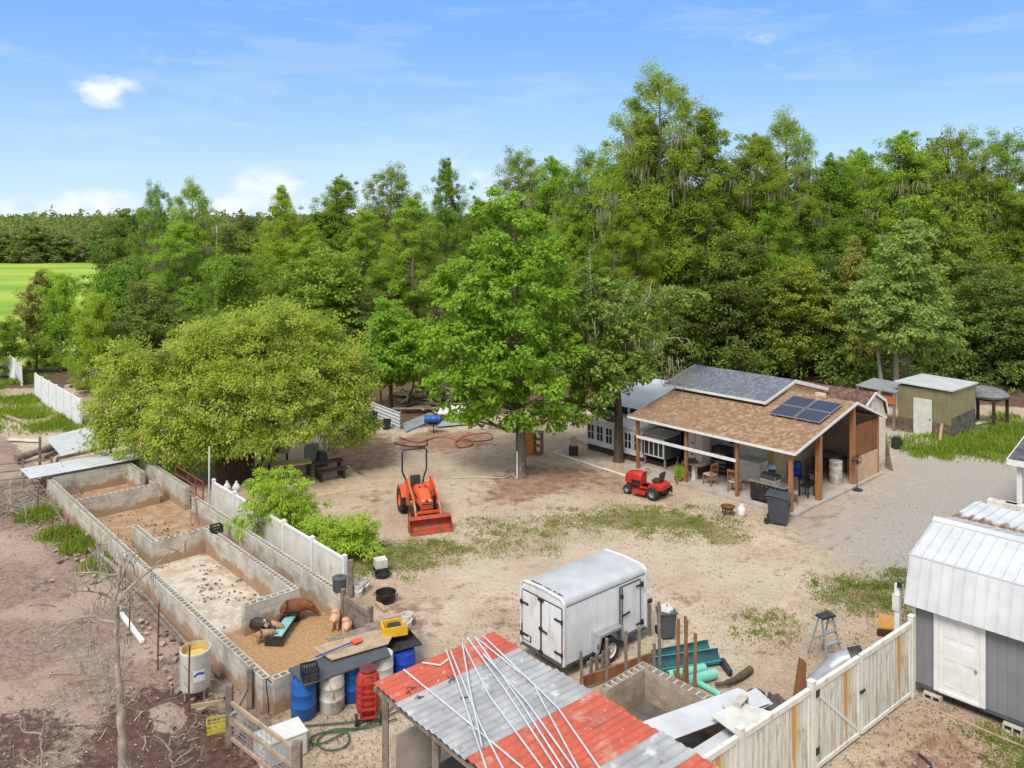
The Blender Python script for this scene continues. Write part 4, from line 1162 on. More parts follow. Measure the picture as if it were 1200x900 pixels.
def siding_mat(name, c, c2, pitch=.2, axis=0, depth=.4, dirt=None):
    """vertical grooves every `pitch` metres"""
    t = MT(name)
    ax = t.xyz()[axis]
    f_ = t.math('FRACT', t.math('DIVIDE', ax, pitch))
    g_ = t.ramp(t.math('ABSOLUTE', t.math('SUBTRACT', f_, .5)), .44, .49)
    col = t.mix(t.ramp(t.noise(1.5, 5, .6), .38, .66), c, c2)
    col = t.mix(t.math('MULTIPLY', g_, .32), col, tuple(q * .4 for q in c2))
    if dirt: col = t.mix(t.ramp(t.noise(2.2, 6, .65, t.mapv((1, 1, .3))), .58, .76, 0, .7), col, dirt)
    t.bump(t.math('MULTIPLY', g_, -1), depth, .01)
    return t.fin(col, .62, 0, .3)
M['siding_grey'] = siding_mat("grey_grooved_siding", (.185, .192, .208), (.165, .172, .186), .2)
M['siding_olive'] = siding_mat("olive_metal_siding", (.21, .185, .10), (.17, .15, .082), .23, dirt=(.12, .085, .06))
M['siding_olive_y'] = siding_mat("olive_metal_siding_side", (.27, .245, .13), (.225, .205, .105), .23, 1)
M['slats_y'] = siding_mat("brown_slat_infill", (.21, .082, .030), (.15, .058, .022), .12, 0, .8)
def vinyl_mat():
    t = MT("stained_white_vinyl")
    ax = t.xyz()
    f_ = t.math('FRACT', t.math('DIVIDE', ax[0], .155))
    g_ = t.ramp(t.math('ABSOLUTE', t.math('SUBTRACT', f_, .5)), .455, .495)
    col = t.mix(t.ramp(t.noise(1.2, 5), .35, .7), (.63, .62, .575), (.53, .52, .46))
    sv = t.mapv((5.5, 1, .5))
    col = t.mix(t.ramp(t.noise(1.6, 8, .72, t.mapv((7, 1, .55))), .45, .62, 0, .82), col, (.29, .275, .19))
    col = t.mix(t.ramp(t.noise(1.0, 3, .5, t.mapv((2.6, 1, .16), (0, 0, 0))), .60, .645, 0, .9), col, (.47, .23, .05))
    col = t.mix(t.ramp(t.noise(1.0, 3, .5, t.mapv((3.4, 3, .2), (0, 0, 0))), .60, .66, 0, .7), col, (.52, .40, .14))
    col = t.mix(t.ramp(t.noise(5, 6, .7, t.mapv((1, 1, .5))), .54, .68, 0, .75), col, (.27, .25, .19))
    col = t.mix(t.math('MULTIPLY', g_, .6), col, (.25, .23, .17))
    t.bump(t.math('MULTIPLY', g_, -1), .4, .006)
    return t.fin(col, .5, 0, .35)
M['vinyl'] = vinyl_mat()
M['vinyl_frame'] = mat('grimy_vinyl_frame', (.63, .625, .58), (.52, .51, .455), .5, 0, 2, stains=(((.36, .34, .24), 3, .56, .72), ((.25, .22, .15), 8, .62, .74)))
M['vinyl_clean'] = siding_mat("white_vinyl_boards", (.68, .70, .72), (.60, .62, .64), .9, 0, .3, dirt=(.42, .38, .32))
M['low_fence'] = siding_mat("grimy_white_boards", (.62, .60, .56), (.52, .50, .45), .14, 1, .4, dirt=(.30, .28, .2))

def cell_mat():
    t = MT("solar_cells")
    x, y, z = t.xyz()
    fx = t.math('ABSOLUTE', t.math('SUBTRACT', t.math('FRACT', t.math('DIVIDE', x, .16)), .5))
    fy = t.math('ABSOLUTE', t.math('SUBTRACT', t.math('FRACT', t.math('DIVIDE', y, .16)), .5))
    g_ = t.math('MAXIMUM', t.ramp(fx, .46, .49), t.ramp(fy, .46, .49))
    col = t.mix(g_, (.012, .016, .04), (.12, .13, .16))
    return t.fin(col, .25, 0, .35)
M['cells'] = cell_mat()

# ------------------------------------------------------------------ the house with its open porch
HC = Vector((11.03, 31.67, 0)); HR = SITE
def HP(v, u, z=0): return HC + VX * v + UX * u + Vector((0, 0, z))
patio = MB().span((-.02, -.02, -.05), (8.1, 8.6, .12)).build("patio", M['concrete'], None, bevel=.01)
patio.location = HC; patio.rotation_euler = (0, 0, HR); tag(patio, kind="structure")

house = thing("house", "low open porch house with brown shingle roof and blue grey upper roof", "house", HC, HR)
def slope(x0, z0, x1, z1, y0, y1, th, matl, nm, par):
    """one roof slab between two heights"""
    a = math.atan2(z1 - z0, x1 - x0)
    mb = MB(); n_ = Vector((-math.sin(a), 0, math.cos(a))) * th
    mb.prism([(x0, y0, z0), (x1, y0, z1), (x1, y1, z1), (x0, y1, z0)], n_)
    return mb.build(nm, matl, par)
def roof_z(x): return 2.47 + (3.66 - 2.47) / 5.4 * x if x <= 5.4 else 3.66 - (x - 5.4) * .37
slope(0, 2.47, 5.4, 3.66, 0, 8.3, .07, M['shingle_brown'], "roof", house)
slope(5.41, 3.655, 8.35, 2.57, 0, 3.3, .07, M['shingle_brown'], "roof", house)
slope(3.3, 3.47, 6.0, 4.10, 3.2, 8.75, .07, M['shingle_blue'], "upper_roof", house)
slope(6.01, 4.095, 9.2, 3.30, 3.2, 8.75, .07, M['shingle_blue'], "upper_roof", house)
mb = MB()
mb.beam((-.035, -.05, 2.49), (-.035, 8.35, 2.49), .03, .10)
mb.beam((0, -.03, 2.48), (5.42, -.03, 3.675), .03, .11); mb.beam((5.42, -.032, 3.675), (8.38, -.032, 2.58), .03, .11)
mb.beam((0, 8.33, 2.44), (3.5, 8.33, 3.21), .03, .17)
mb.build("fascia", M['white_paint'], house)
mb = MB()
mb.beam((3.265, 3.15, 3.48), (3.265, 8.8, 3.48), .03, .11)
mb.beam((3.3, 3.17, 3.47), (6.02, 3.17, 4.105), .03, .12); mb.beam((6.02, 3.168, 4.085), (9.2, 3.168, 3.285), .03, .17)
mb.beam((3.3, 8.78, 3.45), (6.02, 8.78, 4.085), .03, .17)
mb.build("upper_fascia", M['white_paint'], house)
mb = MB().prism([(3.45, 3.3, 3.29), (6.0, 3.3, 4.06), (9.0, 3.3, 3.3), (8.0, 3.3, 2.75), (5.4, 3.3, 3.74)], (0, .08, 0))
mb.build("gable_infill", M['plywood'], house)
mb = MB()
for y in (.6, 1.8, 3.0, 4.2, 5.4, 6.6, 7.8):
    mb.beam((.1, y, 2.40), (5.35, y, 3.56), .05, .12)
mb.build("rafters", M['wood_pale'], house)
mb = MB().beam((.25, .1, 2.43), (.25, 8.2, 2.43), .09, .16); mb.build("porch_beam", M['wood_brown'], house)
mb = MB().beam((5.4, .2, 3.50), (5.4, 3.0, 3.50), .1, .18); mb.build("ridge_beam", M['wood_brown'], house)
for (x, y, w_, top) in ((.25, .28, .15, 2.37), (.25, 2.7, .13, 2.37), (.25, 5.25, .13, 2.37), (.25, 7.95, .13, 2.37), (2.37, .2, .22, 2.93), (5.43, .2, .2, 3.53), (7.85, .2, .16, 2.68)):
    MB().span((x - w_ / 2, y - w_ / 2, .12), (x + w_ / 2, y + w_ / 2, top)).build("post", M['wood_post'] if x > .3 or y < 1 else M['wood_chair'], house, bevel=.008)
rail = MB().beam((.15, 2.7, 1.62), (.15, 7.95, 1.62), .04, .13).build("porch_rail", M['white_paint'], house)
# end wall: tan half wall with brown slats above
MB().span((5.55, .12, .12), (7.76, .22, 1.22)).build("half_wall", M['plywood'], house)
MB().span((5.55, .14, 1.24), (7.76, .19, 2.62)).build("slat_screen", M['slats_y'], house)
# rooms of the house behind the porch
MB().span((3.1, 2.7, .12), (3.2, 8.3, 3.12)).build("front_wall", M['white_paint'], house)
MB().span((3.22, 2.6, .12), (8.0, 2.7, 2.9)).build("side_wall", M['beige_wall'], house)
MB().span((7.9, .3, .12), (8.0, 2.58, 2.7)).build("back_wall", M['beige_wall'], house)
MB().span((8.0, 2.72, .12), (8.1, 8.3, 3.3)).build("rear_wall", M['cream'], house)
MB().span((3.22, 8.2, .12), (7.98, 8.3, 3.1)).build("left_wall", M['cream'], house)
MB().span((2.92, 2.55, .12), (3.3, 2.85, 2.95)).build("corner_pillar", mat("yellowish_pillar", (.46, .36, .14), (.36, .28, .12), .8), house)
MB().span((3.04, 6.05, .12), (3.09, 8.1, 2.45)).build("porch_shade_panel", M['inside_dark'], house)  # dark panel added for the shade along the porch wall
wn = MB().span((3.05, 4.45, 1.35), (3.092, 4.9, 2.1)).build("window", M['white_paint'], house)
MB().span((3.03, 4.5, 1.4), (3.048, 4.85, 2.05)).build("pane", M['glass_dark'], wn)
# four solar panels on the porch roof
ra = math.atan2(3.66 - 2.47, 5.4)
for i in range(2):
    for j in range(2):
        x0, y0 = 2.60 + i * 1.07, .30 + j * 1.17
        p = MB().box((0, 0, 0), (1.02, 1.12, .04)).build("solar_panel", M['grey_paint'], house)
        p.location = (x0 + .5, y0 + .55, roof_z(x0 + .5) + .19); p.rotation_euler = (0, -ra, 0)
        MB().box((0, 0, .024), (.975, 1.075, .006)).build("solar_cells", M['cells'], p)
MB().beam((2.6, .8, roof_z(2.6) + .12), (4.6, .8, roof_z(4.6) + .12), .05, .08).beam((2.6, 2.3, roof_z(2.6) + .12), (4.6, 2.3, roof_z(4.6) + .12), .05, .08).build("panel_rails", M['steel'], house)

# white windowed greenhouse at the left end
gh = thing("greenhouse", "low white greenhouse of old windows with a pale metal roof", "greenhouse", HC, HR)
MB().span((1.25, 7.2, .0), (2.6, 12.0, .32)).build("base", M['wood_dark'], gh)
fr_ = MB()
fr_.span((1.2, 8.4, .32), (1.28, 12.05, .5)); fr_.span((1.2, 8.4, 1.40), (1.28, 12.05, 1.56))
fr_.build("window_wall", M['white_paint'], gh)
MB().prism([(1.1, 8.3, 1.565), (2.7, 8.3, 1.72), (2.7, 12.15, 1.72), (1.1, 12.15, 1.565)], (0, 0, .06)).build("flat_roof", M['white_plastic'], gh)
def old_window(y0, y1, z0, z1, x=1.21, cols=2, rows=2):
    mb = MB(); w_ = .085
    mb.span((x - .02, y0, z0), (x + .04, y0 + w_, z1)); mb.span((x - .02, y1 - w_, z0), (x + .04, y1, z1))
    mb.span((x - .02, y0 + w_, z0), (x + .04, y1 - w_, z0 + w_)); mb.span((x - .02, y0 + w_, z1 - w_), (x + .04, y1 - w_, z1))
    for c in range(1, cols):
        yy = y0 + (y1 - y0) * c / cols; mb.span((x - .01, yy - .018, z0 + w_), (x + .03, yy + .018, z1 - w_))
    for c in range(1, rows):
        zz = z0 + (z1 - z0) * c / rows; mb.span((x - .012, y0 + w_, zz - .018), (x + .028, y1 - w_, zz + .018))
    f_ = mb.build("window", M['white_paint'], gh)
    MB().span((x + .008, y0 + .02, z0 + .02), (x + .018, y1 - .02, z1 - .02)).build("pane", M['glass_dark'], f_)
for i in range(6):
    old_window(8.45 + i * .6, 9.02 + i * .6, .5, 1.40)
MB().span((2.55, 7.25, .32), (2.62, 12.0, 1.65)).build("inner_wall", M['grey_paint'], gh)
MB().span((1.25, 11.95, .32), (2.6, 12.03, 1.55)).build("end_wall", M['cream'], gh)
mb = MB().sheet((2.4, 8.35, 2.22), (2.4, 12.3, 2.22), (6.2, 8.35, 3.02), .3, .018, .01, 1, sharp=True)
mb.build("metal_roof", mat('pale_blue_metal', (.50, .56, .62), (.42, .475, .53), .4, 0, 1.5), gh)
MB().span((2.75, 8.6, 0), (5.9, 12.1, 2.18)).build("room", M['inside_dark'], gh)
for y in (8.45, 10.3, 12.2): MB().span((2.42, y - .05, 0), (2.52, y + .05, 2.2)).build("post", M['white_paint'], gh)
# grey cage on legs at the right end of the greenhouse
cage = thing("rabbit_hutch", "grey hutch on legs with a white paned front under the porch end", "hutch", HC, HR)
MB().span((1.0, 6.95, .55), (2.1, 8.2, 1.55)).build("body", M['dark_grey'], cage)
MB().prism([(.95, 6.9, 1.555), (2.15, 6.9, 1.6), (2.15, 8.25, 1.6), (.95, 8.25, 1.555)], (0, 0, .04)).build("top", M['white_plastic'], cage)
for (x, y) in ((1.05, 7.0), (1.05, 8.15), (2.05, 7.0), (2.05, 8.15)): MB().span((x - .035, y - .035, .12), (x + .035, y + .035, .545)).build("leg", M['grey_paint'], cage)
mb = MB().span((.955, 7.0, .6), (.995, 8.15, 1.5)); fr2 = mb.build("front", M['white_paint'], cage)
for i in range(4): MB().span((.94, 7.06 + i * .275, .68 + 0), (.952, 7.27 + i * .275, 1.42)).build("pane", M['glass_dark'], fr2)

# cream shed with a gambrel roof behind the porch
gs = thing("storage_shed", "cream storage shed with dark brown gambrel roof behind the porch", "shed", HC, HR)
prof = [(8.55, 2.05), (8.85, 2.75), (10.0, 3.28), (11.15, 2.75), (11.45, 2.05)]
mb = MB().prism([(8.6, 1.3, 0)] + [(x, 1.3, z) for x, z in [(8.6, 2.05), (8.9, 2.72), (10.0, 3.23), (11.1, 2.72), (11.4, 2.05)]] + [(11.4, 1.3, 0)], (0, 5.7, 0)); mb.build("walls", M['cream'], gs)
for (x0, z0), (x1, z1) in zip(prof[:-1], prof[1:]): slope(x0, z0, x1, z1, 1.18, 7.1, .05, M['shingle_dark'], "roof", gs)
mb = MB()
for (x0, z0), (x1, z1) in zip(prof[:-1], prof[1:]): mb.beam((x0, 1.16, z0), (x1, 1.16, z1), .03, .13)
mb.build("trim", M['white_paint'], gs)
MB().span((9.7, 1.26, 2.5), (10.3, 1.29, 2.85)).build("vent", M['white_plastic'], gs)

# green shed with white door
q0 = P(1115, 43.2); GSR = math.atan2(1.75, -1.75)
gr = thing("green_shed", "small olive shed with white door and pale flat roof at right", "shed", Vector((23.3, 43.0, 0)), R(133))
# local x: along the front to the left, local y: (away from the camera is -y)
MB().span((0, -3.7, .75), (2.75, 0, 2.55)).build("upper_wall", M['siding_olive'], gr)
MB().span((.0, -.005, 0), (2.75, .03, .80)).build("brick_base", M['brick_red'], gr)
MB().span((-.03, -3.68, 0), (-.004, -.02, 1.15)).build("side_base", M['brick_grey'], gr)
MB().span((-.02, -3.72, 1.155), (-.004, .0, 2.5)).build("side_wall", M['siding_olive_y'], gr)
MB().span((.02, -3.68, 0), (2.73, -.02, .745)).build("lower_wall", M['brick_grey'], gr)
MB().prism([(-.12, .14, 2.60), (2.9, .14, 2.70), (2.9, -3.9, 2.60), (-.12, -3.9, 2.50)], (0, 0, .07)).build("roof", M['sheet_white'], gr)
d_ = MB().span((.95, .032, .03), (1.9, .07, 2.0)).build("door", M['white_plastic'], gr)
MB().lathe([(.0, 0), (.035, .01), (.035, .05), (0, .06)], (1.04, .07, .95), 10, 0, Matrix.Rotation(R(-90), 3, 'X')).build("knob", M['black_metal'], d_)
tag(MB().beam(P(1101, 42.5) + Vector((0, 0, .02)), P(1104, 42.9) + Vector((0, 0, .92)), .13, .04).build("leaning_board", M['wood_pale']), "pale board leaning on the green shed beside its white door", "board")
pad = MB().span((-.2, .05, -.05), (3.6, 1.9, .05)).build("path", M['concrete']); pad.location = gr.location; pad.rotation_euler = gr.rotation_euler; tag(pad, kind="structure")
# rusty orange beam shelter left of it, and a dark roofed stand right of it
ls = thing("lean_to", "grey roofed lean-to with a rusty orange beam left of the green shed", "lean-to", P(1043, 45.6), R(133))
MB().prism([(-.6, .8, 2.15), (1.6, .8, 2.25), (1.6, -1.6, 2.35), (-.6, -1.6, 2.25)], (0, 0, .05)).build("roof", M['galv'], ls)
MB().beam((-.6, .75, 1.72), (1.6, .75, 1.72), .08, .42).build("orange_beam", mat("rusty_orange_beam", (.42, .13, .05), (.30, .09, .04), .7), ls)
for x in (-.5, 1.5):
    for y in (.7, -1.5): MB().span((x - .06, y - .06, 0), (x + .06, y + .06, 2.2)).build("post", M['wood_grey'], ls)
st = thing("boat_shelter", "dark stand under a faded dark tarp cover on wooden legs right of the green shed", "stand", P(1155, 46.5), R(125))
MB().prism([(-.9, .9, 1.5), (.9, .9, 1.5), (.9, -.9, 1.5), (-.9, -.9, 1.5)], (0, 0, .07)).build("deck", M['wood_dark'], st)
mb = MB().lathe([(1.15, 0), (1.2, .12), (1.0, .34), (.55, .5), (0, .54)], (0, 0, 1.62), 14); mb.build("cover", mat('faded_silver_tarp', (.17, .175, .185), (.10, .10, .11), .7, 0, 3, bump=.4), st, smooth=40)
for (x, y) in ((-.8, -.8), (-.8, .8), (.8, -.8), (.8, .8)): MB().span((x - .07, y - .07, 0), (x + .07, y + .07, 1.5)).build("leg", M['wood_dark'], st)
tag(MB().beam(P(1140, 46) + Vector((0, 0, .12)), P(1166, 47) + Vector((0, 0, .12)), .3, .06).build("pale_plank", M['white_plastic']), "pale plank lying under the tarp covered stand", "plank")
tag(MB().beam(P(1166, 46) + Vector((0, 0, .1)), P(1196, 43.5) + Vector((0, 0, .1)), .12, .12).build("beam", M['wood_dark']), "dark timber beam lying on the soil right of the tarp covered stand", "beam")

# ------------------------------------------------------------------ grey shed with the white gambrel roof
S0 = Vector((9.87, 19.86, 0)); SR = R(-45.8)
bs = thing("grey_shed", "grey shed with white standing seam gambrel roof and white door", "shed", S0, SR)
MB().span((0, 0, .3), (6.2, 3.9, 2.3)).build("walls", M['siding_grey'], bs)
MB().span((-.01, -.02, .22), (6.2, 3.9, .298)).build("skid_trim", M['dark_grey'], bs)
MB().prism([(0, .02, 2.302), (0, .3, 3.2), (0, 1.95, 3.62), (0, 3.6, 3.2), (0, 3.88, 2.302)], (.06, 0, 0)).build("gable", M['siding_grey'], bs)
pf = [(-.2, 2.20), (.2, 3.28), (1.95, 3.72), (3.7, 3.28), (4.1, 2.20)]
for k_, ((y0, z0), (y1, z1)) in enumerate(zip(pf[:-1], pf[1:])):
    mb = MB()
    nrm = Vector((0, -(z1 - z0), y1 - y0)).normalized()
    A = Vector((-.18, y0, z0)); Bv = Vector((0, y1 - y0, z1 - z0))
    mb.prism([A, A + Vector((6.5, 0, 0)), A + Vector((6.5, 0, 0)) + Bv, A + Bv], nrm * .03)
    n_ = 26
    for i in range(n_ + 1):
        x = -.16 + i * (6.44 / n_)
        mb.beam(Vector((x, y0, z0)) + nrm * .045 + Bv * .01, Vector((x, y0, z0)) + nrm * .045 + Bv * .985, .022, .026, 0, nrm)
    mb.build("roof_panel", M['sheet_white'], bs)
mb = MB().prism([(-.2, 1.78, 3.715), (-.2, 1.95, 3.775), (-.2, 2.12, 3.715), (-.2, 2.12, 3.735), (-.2, 1.95, 3.795), (-.2, 1.78, 3.735)], (6.55, 0, 0)); mb.build("ridge_cap", M['sheet_white'], bs)
mb = MB().beam((-.2, .19, 3.30), (6.3, .19, 3.30), .06, .03); mb.build("knee_flashing", M['sheet_white'], bs)
dr = MB().span((.56, -.03, .36), (1.44, -.005, 2.16)).build("door", M['white_paint'], bs)
mb = MB()
for (x0, x1) in ((.66, .96), (1.04, 1.34)):
    for (z0, z1) in ((.48, 1.0), (1.12, 1.52), (1.64, 2.04)):
        mb.span((x0, -.04, z0), (x1, -.032, z1))
mb.build("door_panels", M['white_paint'], dr, bevel=.006)
MB().lathe([(.012, 0), (.012, .03), (.034, .04), (.034, .065), (0, .08)], (1.37, -.03, 1.1), 12, 0, Matrix.Rotation(R(90), 3, 'X')).build("knob", M['steel'], dr, smooth=40)
mb = MB().span((.44, -.045, .28), (.555, -.004, 2.25)).span((1.445, -.045, .28), (1.56, -.004, 2.25)).span((.557, -.046, 2.165), (1.443, -.004, 2.26)).span((.557, -.07, .28), (1.443, -.004, .355))
mb.build("door_trim", M['white_paint'], bs, bevel=.006)
MB().span((-.03, -.03, .3), (.03, -.003, 2.22)).build("corner_board", M['white_paint'], bs)
MB().span((.1, .2, .15), (6.1, 3.7, .215)).build("floor_frame", M['wood_dark'], bs)
def cinder(name, label, loc, rz, group=None):
    mb = MB()
    L, W_, h_ = .39, .19, .19
    for y in (-W_ / 2 + .016, W_ / 2 - .016): pass
    # cores face sideways: the block lies with its holes showing
    for (x0, x1) in ((-L / 2, -L / 2 + .03), (-.015, .015), (L / 2 - .03, L / 2)):
        mb.span((x0, -W_ / 2, .0), (x1, W_ / 2, h_))
    for (x0, x1) in ((-L / 2 + .03, -.015), (.015, L / 2 - .03)):
        mb.span((x0, -W_ / 2, 0), (x1, W_ / 2, .032)); mb.span((x0, -W_ / 2, h_ - .032), (x1, W_ / 2, h_)); 
    o = mb.build(name, M['cmu_top']); o.location = loc; o.rotation_euler = (0, 0, rz)
    tag(o, label, "block", group); return o
def SP(x, y, z=0): return S0 + Vector((math.cos(SR) * x - math.sin(SR) * y, math.sin(SR) * x + math.cos(SR) * y, z))
for x, lab in ((.42, "cinder block under the grey shed just left of its door"), (2.12, "cinder block under the grey shed right of its door")):
    cinder("cinder_block", lab, SP(x, -.02, -.02), SR)
tag(MB().tube([G(1076, 884, .02), G(1083, 888, .05), G(1090, 895, .05), G(1093, 903, .02)], .028, 6).build("bent_pipe", M['black_plastic'], smooth=50), "bent black pipe lying on the dirt before the grey shed", "pipe")
tag(MB().beam(SP(.3, -.42, .03), SP(4.5, -.60, .03), .05, .05).build("edging_timber", M['wood_pale']), "pale timber strip lying along the grey shed's front", "timber")

# metal lean-to behind it and the porch corner at the right edge
lt = thing("metal_lean_to", "low white metal roof with rust patches behind the grey shed", "lean-to", S0, SR)
t = MT("rust_patched_white_metal")
col = t.mix(t.ramp(t.noise(1.2, 5), .4, .65), (.52, .545, .57), (.46, .48, .505))
vv = t.mapv((3.5, .75, 1))
e_ = t.ramp(t.math('ADD', t.math('MULTIPLY', t.math('SUBTRACT', t.noise(1.1, 6, .7, vv), .5), 2.2), t.math('SUBTRACT', 6.85, t.xyz()[1])), -.1, .35)
col = t.mix(e_, col, t.mix(t.noise(3, 4), (.30, .16, .06), (.12, .07, .04)))
M['rust_roof'] = t.fin(col, .5, 0, .35)
mb = MB().sheet((-1.15, 4.3, 2.52), (4.6, 4.3, 2.52), (-1.15, 8.7, 2.34), .3, .055, .008, 1, sharp=True); mb.build("roof", M['rust_roof'], lt)
for (x, y) in ((-.6, 4.5), (-.6, 8.4), (4.4, 8.4), (4.4, 4.5)): MB().span((x - .05, y - .05, 0), (x + .05, y + .05, 2.14)).build("post", M['wood_grey'], lt)
MB().span((-.55, 8.5, .1), (4.3, 8.54, 1.6)).build("back_board", M['grey_paint'], lt)
for i, (px, py) in enumerate(((1175, 596), (1196, 600))):
    tag(MB().box(G(px, py, 2.28) + Vector((0, 0, .12)), (.85, .3, .24), SR).build("storage_box", M['dirty_white'], bevel=.02), ("grey white box lying on the rust patched roof", "grey white box at the photo's right edge on the rust patched roof")[i], "box")
pc = thing("porch", "porch corner with dark roof and white post at the right edge", "porch", Vector((18.6, 30.4, 0)), SR)
MB().prism([(0, 0, 2.62), (7, 0, 2.62), (7, 5, 3.5), (0, 5, 3.5)], (0, 0, .08)).build("roof", M['shingle_grey'], pc)
MB().span((-.04, -.05, 2.47), (7, -.01, 2.68)).build("fascia", M['white_paint'], pc)
MB().prism([(-.045, 0, 2.47), (-.045, 5, 3.35), (-.045, 5, 3.56), (-.045, 0, 2.68)], (.04, 0, 0)).build("rake_board", M['white_paint'], pc)
for x in (.32, 3.2, 6.2): MB().span((x - .09, .22, 0), (x + .09, .40, 2.6)).build("post", M['white_paint'], pc)
MB().span((.3, 2.6, 0), (7, 2.7, 2.9)).build("wall", M['grey_paint'], pc)

# white post with a small box at the shed corner
wp = thing("gate_post", "tall white post with small black box at the grey shed's corner", "post", SP(-.36, -.12), SR)
MB().span((-.06, -.06, 0), (.06, .06, 2.6)).build("post", M['white_paint'], wp, bevel=.006)
MB().span((.02, -.11, 2.55), (.12, -.062, 2.68)).build("black_box", M['black_plastic'], wp)
MB().span((-.1, -.09, 1.95), (.06, -.062, 2.35)).build("panel", M['white_plastic'], wp)

# ------------------------------------------------------------------ stained white vinyl gates and fence
FD = Vector((-.778, -.628, 0)); FR = math.atan2(-.628, -.778)
F0 = Vector((9.72, 19.72, 0))
def FP(s, z=0): return F0 + FD * s + Vector((0, 0, z))
def gate_leaf(s0, s1, brace, label, name="gate", cat="gate"):
    g_ = thing(name, label, cat, FP(s0), FR)
    L = s1 - s0
    MB().span((.06, -.02, .16), (L - .06, .02, 1.72)).build("boards", M['vinyl'], g_)
    fr_ = MB().span((.02, -.045, 1.72), (L - .02, .045, 1.84)).span((.02, -.045, .06), (L - .02, .045, .16)).span((.02, -.04, .162), (.09, .04, 1.718)).span((L - .09, -.04, .162), (L - .02, .04, 1.718))
    fr_.build("frame", M['vinyl_frame'], g_, bevel=.008)
    if brace: MB().beam((.12, .028, .25), (L - .12, .028, 1.62), .016, .06).build("brace", M['vinyl_frame'], g_)
    return g_
g1 = gate_leaf(.08, 2.48, False, "stained white gate leaf hung beside the grey shed")
g2 = gate_leaf(2.52, 4.38, True, "stained white gate leaf with a faint diagonal brace")
MB().beam((2.3, .07, 1.05), (2.5, .07, 1.05), .03, .05).build("latch", M['black_metal'], g1)
for z in (.45, 1.66): MB().span((1.72, .042, z - .07), (1.86, .06, z + .07)).build("hinge", M['black_metal'], g2)
for i, (s_, lab) in enumerate(((0, "white fence post between the grey shed and the gate"), (4.46, "white hinge post of the stained white gates"), (6.95, "white fence post half way along the stained fence"), (9.45, "white fence post nearest the camera at the bottom edge"))):
    pp = thing("fence_post", lab, "post", FP(s_), FR, "white vinyl fence posts")
    MB().span((-.065, -.065, 0), (.065, .065, 1.95)).build("post", M['vinyl_frame'], pp, bevel=.006)
    MB().lathe([(.105, 0), (.105, .02), (0, .07)], (0, 0, 1.95), 4, 0, Matrix.Rotation(R(45), 3, 'Z')).build("cap", M['vinyl_frame'], pp)
gate_leaf(4.54, 6.87, False, "rust streaked white fence left of the gates", "white_fence", "fence")
gate_leaf(7.03, 9.37, False, "white fence running out of the bottom of the photo", "white_fence", "fence")

# ------------------------------------------------------------------ the pig pens of hollow block
pens = thing("pig_pen", "long pig pens of open topped grey concrete block", "pen", PEN0, SITE)
def cmu_wall(x0, y0, x1, y1, h, name="block_wall", mt=None, topm=None, par=None, th=.2):
    """wall in local coordinates with its hollow cores open at the top"""
    L = math.hypot(x1 - x0, y1 - y0); a = math.atan2(y1 - y0, x1 - x0)
    mb = MB(); d = Vector((math.cos(a), math.sin(a), 0)); s_ = Vector((-math.sin(a), math.cos(a), 0)); O = Vector((x0, y0, 0))
    def bx(a0, a1, b0, b1, z0, z1, mi):
        Mx = Matrix((d, s_, Vector((0, 0, 1)))).transposed()
        mb.box(O + d * (a0 + a1) / 2 + s_ * (b0 + b1) / 2 + Vector((0, 0, (z0 + z1) / 2)), (a1 - a0, b1 - b0, z1 - z0), 0, mi, Mx)
    t_ = .032
    bx(0, L, -th / 2, -th / 2 + t_, -.1, h, 0); bx(0, L, th / 2 - t_, th / 2, -.1, h, 0)
    bx(.035, L - .035, -th / 2 + t_, th / 2 - t_, -.1, h - .14, 2)
    bx(0, .035, -th / 2 + t_, th / 2 - t_, -.1, h - .002, 0); bx(L - .035, L, -th / 2 + t_, th / 2 - t_, -.1, h - .002, 0)
    k = max(1, round(L / .2))
    for i in range(1, k):
        c = i * L / k; a0, a1 = max(0, c - .02), min(L, c + .02)
        bx(a0, a1, -th / 2 + t_, th / 2 - t_, h - .14, h - .002, 1)
    return mb.build(name, [mt or M['cmu'], topm or M['cmu_top'], M['cmu_hole']], par or pens)
HW = .83
cmu_wall(0, .1, 0, 20.3, HW)
cmu_wall(.1, 0, 4.0, 0, HW - .004)
cmu_wall(1.15, 3.95, 2.62, 3.95, HW)
cmu_wall(2.72, 3.85, 2.72, 10.3, HW + .004)
cmu_wall(1.0, 10.4, 2.82, 10.4, HW)
cmu_wall(.9, 10.3, .9, 12.3, HW + .004)
cmu_wall(.1, 16.6, 3.0, 16.6, HW)
cmu_wall(3.1, 16.5, 3.1, 17.2, HW + .004)
cmu_wall(.1, 20.2, 3.0, 20.2, HW + .06)
cmu_wall(3.1, 18.3, 3.1, 20.3, HW + .064)
cmu_wall(3.6, 2.7, 3.6, 13.9, HW)
cmu_wall(3.75, 15.0, 3.75, 20.6, HW + .1)
cmu_wall(.1, 22.3, 4.4, 22.3, HW)
